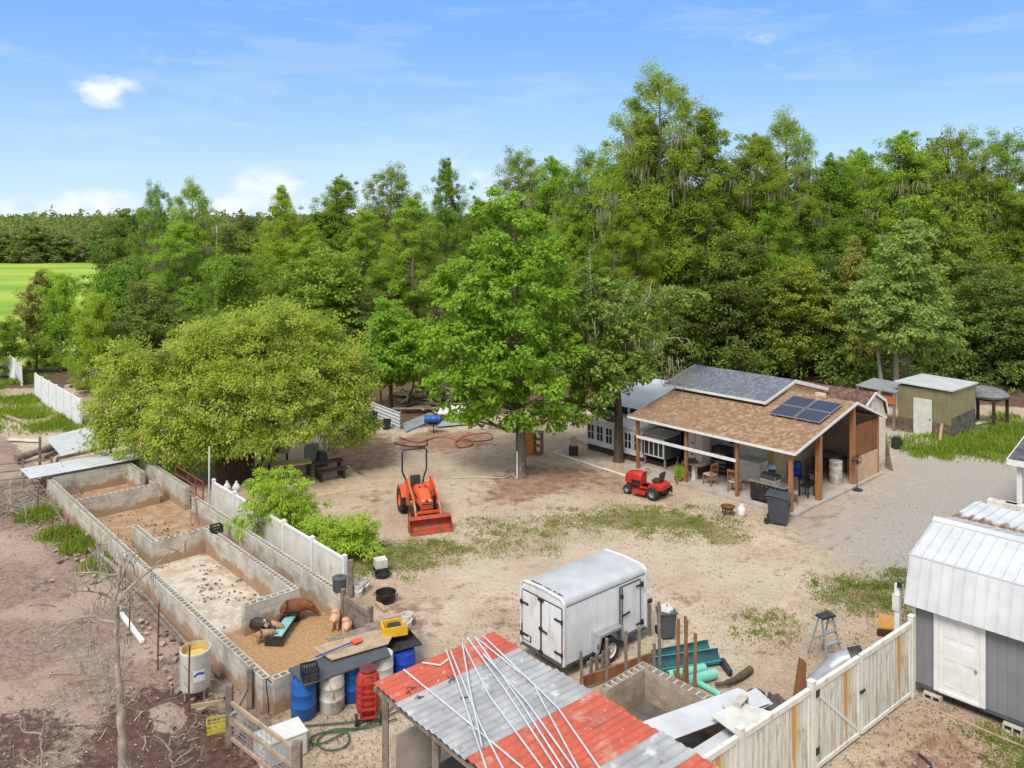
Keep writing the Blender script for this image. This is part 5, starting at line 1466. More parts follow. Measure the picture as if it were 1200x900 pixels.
# low rail of old poles lying against the outside of the long wall
pg = "old poles lying along the outside of the pen wall"
for i, (u0, u1, off, z0, z1, r_) in enumerate(((2.2, 8.2, -.22, .08, .30, .055), (7.6, 13.6, -.24, .22, .10, .05), (12.8, 19.0, -.26, .1, .3, .05), (4.5, 10.5, -.34, .07, .07, .06), (10.8, 16.2, -.36, .07, .1, .055))):
    tag(MB().tube(bend(PN(off, u0, z0), PN(off - .04, u1, z1), np.random.default_rng(400 + i), 6, .012), [r_ * (1 - .05 * q) for q in range(7)], 7).build("pole", M['wood_grey'], smooth=50),
        ("weathered pole propped at the pen's near corner", "weathered pole half way along the pen wall", "weathered pole at the far end of the pen wall", "weathered pole on the mud below the pen wall's middle", "weathered pole on the mud by the green weeds")[i], "pole", pg)
# thin rusty stakes of the wire fence in the mud
sg = "rusty stakes standing in the mud"
SX = ((61, 600, 633), (79, 610, 651), (100.6, 627, 671), (151.6, 683, 740), (185, 710, 783), (221, 760, 832), (44, 575, 617))
labs = ("rusty stake by the first clump of weeds", "rusty stake between the two weed clumps nearest the pen roof", "rusty stake with a pale tip by the largest weed clump", "rusty stake beside the white pipe", "tall rusty stake halfway between white pipe and barrel", "rusty stake touching the white barrel", "rusty stake nearest the brush pile")
for (px, y0, y1), lab in zip(SX, labs):
    b_ = G(px, y1); h_ = (y1 - y0) / F * b_.y
    t_ = thing("stake", lab, "stake", b_, 0, sg)
    MB().tube([(0, 0, -.1), (.01, 0, h_ * .5), (.02, .01, h_)], .022, 5).build("rod", M['rust'], t_)
    MB().box((.02, .01, h_ + .03), (.035, .035, .07)).build("tip", M['white_plastic'] if 'pale' in lab else M['rust'], t_)
wf = MB()
pts = [G(px, y1) + Vector((0, 0, (y1 - y0) / F * G(px, y1).y)) for (px, y0, y1) in sorted(SX)]
for f_ in (.35, .62, .9):
    wp_ = [Vector((p.x, p.y, p.z * f_)) for p in pts]
    for a_, b_ in zip(wp_[:-1], wp_[1:]): wf.tube([a_, (a_ + b_) / 2 - Vector((0, 0, .05)), b_], .004, 4)
tag(wf.build("fence_wire", M['rust']), "thin wire strung between the rusty stakes in the mud", "wire")

# tin sheets over the far pen
def loose_sheet(name, label, A, B, C, matl, period=.2, amp=.012, cat="metal sheet", sharp=False, wob=0, group=None, nt_=1):
    return tag(MB().sheet(A, B, C, period, amp, .008, nt_, 0, wob, sharp).build(name, matl), label, cat, group)
loose_sheet("metal_sheet", "long white metal sheets laid flat over the far end of the pens", PN(-.75, 20.1, 1.02), PN(-.75, 22.0, 1.0), PN(4.0, 20.0, 1.03), M['sheet_white'], .4, .014, sharp=True)
rf = thing("small_roof", "small tilted white tin roof on wood rails behind the pens", "roof", PN(0, 0), SITE)
mb = MB().sheet((1.1, 23.0, .95), (.95, 25.2, 1.4), (3.2, 23.4, 1.1), .16, .02, .008); mb.build("tin", M['sheet_white'], rf)
MB().beam((.9, 23.0, .9), (3.6, 23.1, 1.0), .08, .14).build("rail", M['wood_grey'], rf)
for p in ((.95, 23.1), (3.3, 23.4), (.8, 25.6)): MB().span((p[0] - .05, p[1] - .05, 0), (p[0] + .05, p[1] + .05, .85 if p[1] < 25 else 1.4)).build("post", M['wood_grey'], rf)
# pipe rail fence and white boards left of it
pr = thing("rail_fence", "grey pipe rail fence left of the small tin roof", "fence", PN(-2.6, 23.6), R(20))
for z in (.35, .7, 1.05): MB().beam((0, 0, z), (3.4, .15, z), .05, .05).build("rail", M['wood_grey'], pr)
for x in (0, 1.15, 2.3, 3.4): MB().span((x - .04, -.04, 0), (x + .04, .04, 1.2)).build("post", M['wood_grey'], pr)
for i, (a, b_) in enumerate((((10, 517), (47, 519)), ((48, 541), (72, 528)), ((2, 487), (36, 500)))):
    tag(MB().beam(G(*a) + Vector((0, 0, .1)), G(*b_) + Vector((0, 0, .1)), .25 if i != 1 else .3, .06 if i != 1 else .28).build("plank" if i != 1 else "log", (M['white_plastic'], M['wood_grey'], M['wood_pale'])[i]), ("white plank in the grass by the pipe rail fence", "thick grey log by the brush pile", "pale plank in the weeds at the left edge")[i], ("plank", "log", "plank")[i])
tag(MB().tube(bend(G(18, 545) + Vector((0, 0, .3)), G(78, 527) + Vector((0, 0, .45)), np.random.default_rng(3), 6, .02), [.19, .18, .17, .16, .15, .14, .13], 9).build("log", M['wood_grey'], smooth=50), "long weathered log on top of the brush pile", "log")
# brush pile: countless sticks
rng = np.random.default_rng(90)
mb = MB()
c0 = G(22, 592)
for i in range(230):
    o = np.array([c0.x, c0.y, 0]) + rng.normal(size=3) * np.array([.95, 1.5, 0]); o[2] = abs(rng.normal()) * .32
    d = rng.normal(size=3); d[2] = abs(d[2]) * .35; d = d / np.linalg.norm(d) * rng.uniform(.4, 1.2)
    r_ = rng.uniform(.008, .028)
    mb.tube(bend(o - d, o + d, rng, 3, .09), [r_, r_ * .9, r_ * .7, r_ * .4], 4)
tag(mb.build("brush_pile", M['dead_wood']), "tangled pile of dead grey sticks at the left edge", "brush", kind="stuff")

# low white fence along the pens, with post caps; red gate; far white fence
lf = thing("low_white_fence", "low grimy white board fence along the right side of the pens", "fence", PEN0, SITE)
for i in range(5):
    y0 = 4.05 + i * 2.0
    MB().span((4.42, y0 + .07, .0), (4.46, y0 + 1.93, 1.12)).build("boards", M['low_fence'], lf)
    MB().span((4.40, y0 + .07, 1.122), (4.48, y0 + 1.93, 1.2)).build("top_rail", M['white_paint'], lf)
for i in range(6):
    y = 4.05 + i * 2.0
    p_ = MB().span((4.38, y - .06, 0), (4.50, y + .06, 1.28)).build("post", M['white_paint'], lf)
    MB().lathe([(.09, 0), (.09, .02), (0, .07)], (4.44, y, 1.28), 4, 0, Matrix.Rotation(R(45), 3, 'Z')).build("cap", M['white_paint'], p_)
for i, (px, py) in enumerate(((266, 592), (277, 592))):
    t_ = G(px, py)
    tag(MB().lathe([(.14, 0), (.14, .5), (.10, .55), (.15, .62), (.17, .74), (.10, .86), (.05, .92), (.05, .98), (0, 1.0)], t_, 12).build("garden_ornament", M['white_plastic'], smooth=40), ("white finial ornament behind the low fence, left of the pair", "white finial ornament behind the low fence, right of the pair")[i], "ornament", "white finial ornaments")
rg = thing("red_gate", "rusty red pipe gate at the far right of the pens", "gate", PN(3.95, 13.9), SITE + R(90))
for x in (.0, .75, 1.5, 2.9): MB().tube([(x, 0, .1), (x, 0, 1.35)], .03, 6).build("upright", mat("rusty_red_paint", (.26, .05, .035), (.17, .035, .025), .7) if x == 0 else bpy.data.materials["rusty_red_paint"], rg)
for z in (.3, .65, 1.0, 1.33): MB().tube([(0, 0, z), (2.9, 0, z)], .025, 6).build("bar", bpy.data.materials["rusty_red_paint"], rg)
tag(MB().tube([(0, 0, 0), (.02, 0, 2.6)], .035, 8).build("white_pole", M['white_plastic'], loc=PN(4.3, 14.2)), "thin pale pole standing at the end of the low white fence", "pole")
tag(MB().tube([PN(3.2, 13.1, 0), PN(3.3, 13.7, 1.2)], .02, 5).tube([PN(3.4, 13.0, 0), PN(3.5, 13.6, 1.2)], .02, 5).tube([PN(3.25, 13.3, .4), PN(3.43, 13.2, .4)], .015, 5).tube([PN(3.27, 13.45, .7), PN(3.46, 13.35, .7)], .015, 5).tube([PN(3.29, 13.6, 1.0), PN(3.48, 13.5, 1.0)], .015, 5).build("wire_ladder", M['wood_grey']), "narrow grey ladder leaning by the red gate", "ladder")
ff = thing("white_vinyl_fence", "tall clean white panel fence at the far left", "fence", G(41.5, 467), math.atan2(-.737, .676))
for i in range(6):
    x0 = i * 1.75
    MB().span((x0 + .05, -.03, .05), (x0 + 1.70, .03, 1.62)).build("panel", M['vinyl_clean'], ff)
    MB().span((x0 - .045, -.06, 0), (x0 + .045, .06, 1.7)).build("post", M['white_paint'], ff)
MB().span((10.46, -.06, 0), (10.55, .06, 1.7)).build("post", M['white_paint'], ff)
bf = thing("broken_fence", "broken white fence section leaning at the left edge", "fence", G(25, 452), math.atan2(.737, -.676))
for i in range(4):
    x0 = i * 1.75
    MB().box((x0 + .85, 0, .85), (1.6, .05, 1.5), 0, 0, Matrix.Rotation(R((-9, 6, -3, 2)[i]), 3, 'X') @ Matrix.Rotation(R((7, -4, 2, 0)[i]), 3, 'Y')).build("panel", M['vinyl_clean'], bf)
    MB().box((x0, 0, .85), (.1, .1, 1.8), 0, 0, Matrix.Rotation(R((8, -6, 3, 0)[i]), 3, 'Y')).build("post", M['white_paint'], bf)
# ------------------------------------------------------------------ white enclosed cargo trailer
def arc(cx, cz, r, a0, a1, n=5): return [(cx + r * math.cos(R(a0 + (a1 - a0) * i / n)), cz + r * math.sin(R(a0 + (a1 - a0) * i / n))) for i in range(n + 1)]
TL, TW, TZ0, TZ1 = 3.13, 1.62, .36, 2.02
tr = thing("cargo_trailer", "white enclosed cargo trailer parked in the middle of the yard", "trailer", Vector((1.31, 20.37, 0)), R(40.3))
# local: x forward along the side with the door, y to the left
sec = [(0, TZ0), (TW, TZ0)] + arc(TW - .16, TZ1 - .16, .16, 0, 78) + [(TW / 2, TZ1 + .035)] + arc(.16, TZ1 - .16, .16, 102, 180)
MB().prism([(.0, y, z) for y, z in sec], (TL, 0, 0)).build("body", M['trailer'], tr, smooth=30)
rsec = arc(TW - .16, TZ1 - .15, .165, 4, 78) + [(TW / 2, TZ1 + .05)] + arc(.16, TZ1 - .15, .165, 102, 176)
mb = MB().prism([(.06, y, z) for y, z in rsec], (TL - .12, 0, 0)); mb.build("roof", M['trailer_roof'], tr, smooth=30)
def hoop(x):
    """white edge trim around the end of the box"""
    pts = [Vector((x, y, z)) for y, z in [(0, TZ0)] + [(p[0], p[1]) for p in reversed(arc(.16, TZ1 - .16, .17, 102, 180))] + [(TW / 2, TZ1 + .045)] + list(reversed(arc(TW - .16, TZ1 - .16, .17, 0, 78))) + [(TW, TZ0)]]
    mb = MB()
    for a_, b_ in zip(pts[:-1], pts[1:]): mb.beam(a_, b_, .035, .07, 0, (1, 0, 0))
    return mb
for x in (.0, TL): hoop(x).build("edge_trim", M['white_paint'], tr)
mb = MB().span((-.02, -.012, TZ0 - .05), (TL + .02, .03, TZ0 + .02)).span((-.02, TW - .03, TZ0 - .05), (TL + .02, TW + .012, TZ0 + .02)).span((-.022, .032, TZ0 - .05), (.03, TW - .032, TZ0 + .02)).span((.1, .2, TZ0 - .1), (TL, .3, TZ0 - .052)).span((.1, TW - .3, TZ0 - .1), (TL, TW - .2, TZ0 - .052))
mb.build("chassis", M['dark_grey'], tr)
for k_, (y0, y1) in enumerate(((.07, .80), (.83, TW - .07))):
    d_ = MB().span((-.035, y0, TZ0 + .06), (-.005, y1, TZ1 - .24)).build("rear_door", M['trailer'], tr, bevel=.008)
    mb = MB()
    for (a_, b_) in (((y0, TZ0 + .05), (y0, TZ1 - .23)), ((y1, TZ0 + .05), (y1, TZ1 - .23))): mb.beam((-.02, a_[0], a_[1]), (-.02, b_[0], b_[1]), .035, .018, 0, (1, 0, 0))
    mb.beam((-.02, y0, TZ1 - .235), (-.02, y1, TZ1 - .235), .04, .02, 0, (1, 0, 0))
    mb.build("seal", M['black_metal'], d_)
    yh = y0 if k_ == 0 else y1; s_ = 1 if k_ == 0 else -1
    for z in (TZ0 + .28, TZ1 - .55):
        MB().beam((-.05, yh - s_ * .05, z), (-.05, yh + s_ * .24, z), .02, .05).box((-.05, yh - s_ * .04, z), (.05, .05, .1)).build("hinge", M['black_metal'], d_)
ph = tr.children[-2]
mb = MB().tube([(-.055, .815, TZ0 + .05), (-.055, .815, TZ1 - .22)], .016, 6).beam((-.07, .815, 1.02), (-.07, .56, 1.0), .02, .045).box((-.06, .815, 1.03), (.05, .1, .08)).box((-.055, .815, TZ1 - .25), (.05, .2, .05)).box((-.055, .815, TZ0 + .08), (.05, .12, .05))
mb.build("lock_bar", M['black_metal'], tr)
MB().span((-.05, TW - .42, TZ0 + .14), (-.038, TW - .10, TZ0 + .31)).build("plate_frame", M['black_metal'], tr)
MB().span((-.056, TW - .39, TZ0 + .165), (-.051, TW - .13, TZ0 + .285)).build("number_plate", M['white_plastic'], tr)
for y in (.035, TW - .035): MB().span((-.045, y - .02, TZ0 + .38), (-.02, y + .02, TZ0 + .52)).build("tail_light", M['red_plastic'], tr)
sdo = MB().span((2.05, -.03, TZ0 + .08), (2.86, -.004, TZ1 - .26)).build("side_door", M['trailer'], tr, bevel=.008)
mb = MB()
for (a_, b_) in (((2.05, TZ0 + .08), (2.05, TZ1 - .26)), ((2.86, TZ0 + .08), (2.86, TZ1 - .26)), ((2.05, TZ1 - .26), (2.86, TZ1 - .26)), ((2.05, TZ0 + .08), (2.86, TZ0 + .08))):
    mb.beam((a_[0], -.018, a_[1]), (b_[0], -.018, b_[1]), .03, .03, 0, (0, 1, 0))
mb.build("seal", M['dark_grey'], sdo)
for z in (TZ0 + .22, TZ1 - .4): MB().beam((2.68, -.05, z), (2.95, -.05, z), .02, .05).box((2.93, -.05, z), (.05, .05, .13)).build("hinge", M['black_metal'], sdo)
MB().tube([(2.10, -.055, TZ0 + .1), (2.10, -.055, TZ1 - .28)], .018, 6).beam((2.10, -.07, 1.0), (2.40, -.07, 1.03), .02, .045).box((2.1, -.055, TZ1 - .5), (.06, .05, .1)).box((2.1, -.055, TZ0 + .22), (.06, .05, .1)).build("latch_bar", M['black_metal'], sdo)
mb = MB()
for x in (.06, .42, .82, 1.2, 1.6, 1.98, 2.95):
    for z in np.arange(TZ0 + .12, TZ1 - .22, .085):
        if .95 < x < 2.0 and z < .8: continue
        mb.box((x, -.002, z), (.012, .008, .012))
mb.build("rivets", M['dark_grey'], tr)
for y_, s_ in ((-.006, 1), (TW + .006, -1)):
    MB().span((.04, y_ - .004, TZ1 - .185), (TL - .04, y_ + .004, TZ1 - .165)).build("roof_seam", M['dark_grey'], tr)
rgs = np.random.default_rng(12); mb = MB()
for i in range(16):
    y0 = rgs.uniform(.12, TW - .3); mb.beam((.075 + rgs.uniform(0, .02), y0, TZ1 + .052), (.075 + rgs.uniform(0, .03), y0 + rgs.uniform(.04, .16), TZ1 + .052), .02, .006)
mb.build("torn_sealant", M['black_plastic'], tr)
# mudguard and wheels
fen = [(.98, -.0, .42), (1.10, 0, .86), (1.94, 0, .86), (2.06, 0, .42), (1.98, 0, .42), (1.88, 0, .78), (1.16, 0, .78), (1.06, 0, .42)]
for side in (0, 1):
    y_ = -.22 if side == 0 else TW + .002
    MB().prism([(a_, y_, c_) for a_, b_, c_ in fen], (0, .218, 0)).build("mudguard", M['galv'], tr, bevel=.01)
    wy = -.11 if side == 0 else TW + .11
    wl = MB().lathe([(.20, -.09), (.30, -.095), (.335, -.06), (.335, .06), (.30, .095), (.20, .09)], (1.52, wy, .335), 28, 0, Matrix.Rotation(R(90), 3, 'X'), caps=False).build("wheel", M['rubber'], tr, smooth=35)
    sy = -1 if side == 0 else 1
    MB().lathe([(.0, .02), (.06, .03), (.07, .055), (.10, .055), (.13, .02), (.19, .035), (.205, .08), (.2, -.06)], (1.52, wy, .335), 24, 0, Matrix.Rotation(R(90 if side == 0 else -90), 3, 'X')).build("rim", M['dirty_white'], wl, smooth=35)
MB().box((.99, -.225, .62), (.04, .012, .12)).build("side_marker", M['red_plastic'], tr)
mb = MB().beam((TL, .35, .40), (TL + 1.0, TW / 2 - .03, .42), .07, .09).beam((TL, TW - .35, .40), (TL + 1.0, TW / 2 + .03, .42), .07, .09).box((TL + 1.08, TW / 2, .45), (.24, .09, .09))
mb.build("drawbar", M['black_metal'], tr)
MB().tube([(TL + .75, TW / 2, .02), (TL + .75, TW / 2, .8)], .03, 8).box((TL + .75, TW / 2, .05), (.16, .16, .03)).beam((TL + .75, TW / 2, .8), (TL + .75, TW / 2 - .18, .86), .02, .02).build("jack", M['black_metal'], tr)
MB().span((TL + .01, .03, TZ0 + .02), (TL + .03, TW - .03, 1.0)).build("stone_guard", M['dark_grey'], tr)
MB().beam((TL + .12, -.02, .25), (TL + .12, -.02, .95), .1, .04).build("front_corner_guard", M['wood_grey'], tr)

# ------------------------------------------------------------------ orange loader tractor
A_ = Vector((-3.84, 32.55, 0)); Bk = Vector((-3.03, 30.28, 0))
TRR = math.atan2(Bk.y - A_.y, Bk.x - A_.x)
tk = thing("tractor", "orange compact tractor with front loader and tall roll bar", "tractor", A_, TRR)
def wheel(par, c, r, w_, rimr, rim_m, lugs=0, tire=None):
    Mx = Matrix.Rotation(R(90), 3, 'X')
    mb = MB().lathe([(rimr, -w_ / 2), (r * .9, -w_ / 2), (r, -w_ * .32), (r, w_ * .32), (r * .9, w_ / 2), (rimr, w_ / 2)], c, 28, 0, Mx, caps=False)
    for i in range(lugs):
        a = 2 * PI * i / lugs
        for s_ in (-1, 1):
            a2 = a + (PI / lugs if s_ > 0 else 0)
            d = Vector((math.cos(a2), 0, math.sin(a2))); t_ = Vector((-math.sin(a2), 0, math.cos(a2)))
            mb.beam(Vector(c) + d * r + Vector((0, s_ * w_ * .02, 0)), Vector(c) + d * (r - .01) + Vector((0, s_ * w_ * .48, 0)) - t_ * .07, .045, .05, 0, d)
    o = mb.build("wheel", tire or M['rubber'], par, smooth=35)
    s_ = 1 if c[1] > 0 else -1
    MB().lathe([(0, .01), (rimr * .35, .02), (rimr * .4, .05), (rimr * .7, .02), (rimr * .95, w_ * .42), (rimr * 1.02, w_ * .46), (rimr * 1.02, -w_ * .4)], c, 22, 0, Matrix.Rotation(R(-90 * s_), 3, 'X')).build("rim", rim_m, o, smooth=35)
    return o
for s_ in (1, -1):
    wheel(tk, (0, s_ * .56, .50), .50, .30, .27, M['orange'], 14)
    wheel(tk, (1.42, s_ * .50, .31), .31, .19, .17, M['orange'], 10)
# chassis, hood, grille
MB().span((-.3, -.17, .38), (1.75, .17, .66)).span((1.32, -.4, .27), (1.52, .4, .37)).span((-.1, -.45, .44), (.1, .45, .58)).build("chassis", M['black_metal'], tk)
hp = [(.62, .72), (.62, 1.22), (.95, 1.25), (1.45, 1.14), (1.72, .98), (1.78, .72)]
mb = MB()
secs = []
for (x, zt, hw_) in ((.62, 1.26, .27), (.95, 1.28, .275), (1.3, 1.20, .265), (1.6, 1.10, .245), (1.76, .98, .22)):
    secs.append([(x, -hw_, .70), (x, -hw_, zt - .12), (x, -hw_ * .72, zt - .02), (x, 0, zt), (x, hw_ * .72, zt - .02), (x, hw_, zt - .12), (x, hw_, .70)])
vs = [v for s2 in secs for v in s2]; n_ = 7; fs = []
for i in range(len(secs) - 1):
    for j in range(n_): fs.append((i * n_ + j, i * n_ + (j + 1) % n_, (i + 1) * n_ + (j + 1) % n_, (i + 1) * n_ + j))
fs += [tuple(range(n_)), tuple(range((len(secs) - 1) * n_, len(secs) * n_))]
hood = MB().add(vs, fs).build("hood", M['orange'], tk, smooth=50, bevel=.012)
MB().span((1.0, -.16, 1.262), (1.1, -.08, 1.275)).span((1.0, .08, 1.262), (1.1, .16, 1.275)).build("hood_vents", M['black_metal'], hood)
mb = MB().prism([(1.70, -.20, .72), (1.772, -.20, .74), (1.79, -.20, .86), (1.70, -.20, .86)], (0, .40, 0)); mb.build("grille", M['black_metal'], hood)
for y in (-.13, .13): MB().box((1.775, y, .93), (.03, .11, .07), 0, 0, Matrix.Rotation(R(-y * 120), 3, 'Z')).build("headlight", M['white_plastic'], hood, bevel=.01)
MB().box((1.79, 0, .925), (.02, .06, .04)).build("badge", M['black_metal'], hood)
MB().span((1.70, -.24, .56), (1.84, .24, .70)).build("bumper", M['orange_worn'], tk, bevel=.015)
mb = MB()
for z in (.72, .80, .88): mb.tube([(1.82, -.24, z), (1.90, -.2, z), (1.90, .2, z), (1.82, .24, z)], .014, 6)
mb.build("brush_guard", M['orange'], tk)
for s_ in (1, -1):
    MB().prism([(.70, s_ * .277, .98), (1.30, s_ * .270, .98), (1.42, s_ * .266, .92), (.70, s_ * .277, .90)], (0, s_ * .006, 0)).build("hood_stripe", M['black_metal'], hood)
    MB().tube([(.55, s_ * .42, .6), (.8, s_ * .46, 1.0), (1.2, s_ * .46, 1.05), (1.6, s_ * .45, .86)], .012, 5).tube([(.6, s_ * .42, .55), (1.0, s_ * .52, .78), (1.35, s_ * .52, .95)], .012, 5).build("hydraulic_hose", M['rubber'], tk)
# seat, steering, fenders, roll bar
seat = MB().span((-.18, -.23, .82), (.25, .23, .92)).build("seat", M['black_plastic'], tk, bevel=.03)
MB().box((-.2, 0, 1.12), (.1, .42, .46), 0, 0, Matrix.Rotation(R(-10), 3, 'Y')).build("backrest", M['black_plastic'], seat, bevel=.03)
MB().span((-.2, -.3, .58), (.62, .3, .80)).build("platform", M['black_metal'], tk)
for s_ in (1, -1):
    pr_ = [(-.52, .62), (-.42, .98), (-.1, 1.06), (.3, 1.0), (.48, .72), (.4, .7), (.25, .92), (-.1, .98), (-.35, .9), (-.44, .62)]
    MB().prism([(x, s_ * .34, z) for x, z in pr_], (0, s_ * .36, 0)).build("fender", M['orange'], tk, bevel=.01)
MB().tube([(.62, 0, .95), (.42, 0, 1.22)], .025, 6).build("steering_column", M['black_metal'], tk)
mb = MB(); cc = Vector((.40, 0, 1.25)); ring = [cc + Vector((.09 * math.cos(a), .17 * math.sin(a), .1 * math.cos(a))) for a in np.linspace(0, 2 * PI, 17)]
mb.tube(ring, .015, 6, caps=False); mb.build("steering_wheel", M['black_plastic'], tk)
rb = [(-.30, .36, .60), (-.32, .36, 1.15), (-.36, .50, 1.5), (-.36, .50, 2.25), (-.36, .44, 2.36), (-.36, -.44, 2.36), (-.36, -.50, 2.25), (-.36, -.50, 1.5), (-.32, -.36, 1.15), (-.30, -.36, .60)]
MB().tube(rb, .035, 8).build("roll_bar", M['black_metal'], tk, smooth=50)
# loader
for s_ in (1, -1):
    y = s_ * .48
    MB().beam((.62, y, .45), (.52, y, 1.42), .09, .12).build("loader_post", M['orange'], tk, bevel=.01)
    arm_ = MB().beam((.50, y, 1.42), (1.55, y, 1.02), .07, .15).beam((1.52, y, 1.05), (2.14, y, .38), .07, .14)
    am = arm_.build("loader_arm", M['orange'], tk, bevel=.01)
    MB().tube([(.75, y + s_ * .0, .72), (1.35, y, .98)], .03, 8).tube([(1.3, y, 1.22), (2.02, y, .66)], .028, 8).build("cylinder", M['steel'], am)
    MB().lathe([(0, -.06), (.06, -.06), (.06, .06), (0, .06)], (.51, y, 1.42), 10, 0, Matrix.Rotation(R(90), 3, 'X')).build("pivot", M['orange_worn'], am)
MB().beam((1.93, -.48, .56), (1.93, .48, .56), .08, .08).build("cross_tube", M['orange'], tk)
bz = [(2.14, .48), (2.12, .12), (2.22, .03), (2.66, .015), (2.66, .03), (2.24, .05), (2.15, .14), (2.17, .49)]
# open bucket: curved back, floor and side plates; the back faces the tractor
bk = MB().prism([(x, -.80, z) for x, z in bz], (0, 1.6, 0)).build("bucket", M['orange_worn'], tk)
for s_ in (1, -1):
    MB().prism([(2.15, s_ * .80, .48), (2.13, s_ * .80, .10), (2.22, s_ * .80, .02), (2.64, s_ * .80, .02), (2.5, s_ * .80, .2), (2.3, s_ * .80, .46)], (0, s_ * .02, 0)).build("side_plate", M['orange_worn'], bk)
MB().span((2.6, -.80, .004), (2.70, .80, .014)).build("cutting_edge", M['steel'], bk)
MB().prism([(2.135, -.8, .485), (2.19, -.8, .485), (2.32, -.8, .44), (2.32, -.8, .455), (2.19, -.8, .53), (2.135, -.8, .53)], (0, 1.6, 0)).build("top_lip", M['orange_worn'], bk)

# ------------------------------------------------------------------ red riding mower
mw = thing("riding_mower", "red riding mower parked at the edge of the porch slab", "mower", Vector((6.12, 34.0, 0)), R(139))
for s_ in (1, -1):
    wheel(mw, (0, s_ * .40, .27), .27, .24, .14, M['grey_paint'], 0)
    wheel(mw, (1.25, s_ * .38, .2), .20, .16, .1, M['grey_paint'], 0)
MB().span((-.3, -.22, .25), (1.4, .22, .42)).build("chassis", M['black_metal'], mw)
secs = [[(x, -h_, .42), (x, -h_, zt - .1), (x, -h_ * .6, zt), (x, h_ * .6, zt), (x, h_, zt - .1), (x, h_, .42)] for (x, zt, h_) in ((.68, .93, .24), (1.0, .95, .25), (1.35, .88, .24), (1.5, .74, .20))]
vs = [v for s2 in secs for v in s2]; n_ = 6; fs = []
for i in range(3):
    for j in range(n_): fs.append((i * n_ + j, i * n_ + (j + 1) % n_, (i + 1) * n_ + (j + 1) % n_, (i + 1) * n_ + j))
fs += [tuple(range(n_)), tuple(range(3 * n_, 4 * n_))]
hd = MB().add(vs, fs).build("hood", M['red'], mw, smooth=50, bevel=.012)
for y in (-.12, .12): MB().box((1.49, y, .62), (.05, .1, .08)).build("headlight", M['white_plastic'], hd, bevel=.01)
MB().span((.7, -.255, .46), (1.15, -.248, .62)).span((.7, .248, .46), (1.15, .255, .62)).build("engine_side", M['black_metal'], mw)
MB().span((.1, -.34, .36), (.68, .34, .42)).build("footplate", M['red'], mw)
MB().prism([(-.38, -.40, .42), (-.38, -.40, .6), (-.2, -.40, .68), (.2, -.40, .64), (.28, -.40, .42)], (0, .80, 0)).build("rear_fender", M['red'], mw, bevel=.03)
st2 = MB().span((-.18, -.2, .68), (.2, .2, .78)).build("seat", M['black_plastic'], mw, bevel=.03)
MB().box((-.2, 0, .94), (.09, .4, .36), 0, 0, Matrix.Rotation(R(-12), 3, 'Y')).build("backrest", M['black_plastic'], st2, bevel=.03)
MB().prism([(.32, -.52, .14), (.95, -.52, .14), (1.0, -.52, .24), (.3, -.52, .28)], (0, 1.04, 0)).build("mower_deck", M['red'], mw, bevel=.02)
mb = MB().tube([(.7, 0, .85), (.5, 0, 1.02)], .022, 6).tube([Vector((.49, 0, 1.03)) + Vector((.07 * math.cos(a), .15 * math.sin(a), .08 * math.cos(a))) for a in np.linspace(0, 2 * PI, 15)], .014, 6); mb.build("steering_wheel", M['black_plastic'], mw)
MB().prism([(-.42, -.42, .2), (-.42, -.42, .46), (-.1, -.44, .56), (.15, -.44, .5), (.2, -.44, .36)], (0, -.06, 0)).build("wheel_cover", M['black_plastic'], mw)

# ------------------------------------------------------------------ drums, bins, buckets
def drum_prof(r, h): return [(0, .0), (r * .93, 0), (r, .03), (r, h * .30), (r * 1.035, h * .32), (r * 1.035, h * .35), (r, h * .37), (r, h * .64), (r * 1.035, h * .66), (r * 1.035, h * .69), (r, h * .71), (r, h - .05), (r * .96, h), (r * .85, h), (r * .85, h - .02), (0, h - .02)]
def drum(label, loc, matl, r=.29, h=.88, group=None, name="drum"):
    t_ = thing(name, label, "drum", loc, 0, group)
    MB().lathe(drum_prof(r, h), (0, 0, 0), 28).build("body", matl, t_, smooth=40)
    MB().lathe([(0, 0), (.04, 0), (.04, .025), (0, .025)], (r * .5, 0, h - .02), 10).lathe([(0, 0), (.03, 0), (.03, .025), (0, .025)], (-r * .5, .05, h - .02), 10).build("bung", M['black_plastic'], t_)
    return t_
DG = "drums under the black counter board"
drum("blue drum nearest the corner of the pen", G(356, 838), M['blue_plastic'], group=DG)
drum("pale rust speckled drum between the two blue drums", G(389, 830), M['dirty_white'], group=DG)
drum("blue drum behind the red drum on the hand cart", G(413, 817), M['blue_plastic'], group=DG)
drum("white drum between red drum and deep blue bin", G(447, 806), M['white_plastic'], .29, .86, DG)
t_ = drum("deep blue plastic drum under the dark square lid", G(473, 793), M['deep_blue'], .3, .66)
o = tag(MB().box((0, 0, 0), (1.0, .86, .05), 0).build("black_board", M['black_plastic'], bevel=.012), "dark square board lying on the deep blue drum", "board"); o.location = G(466, 752, .72); o.rotation_euler = (0, 0, R(30))
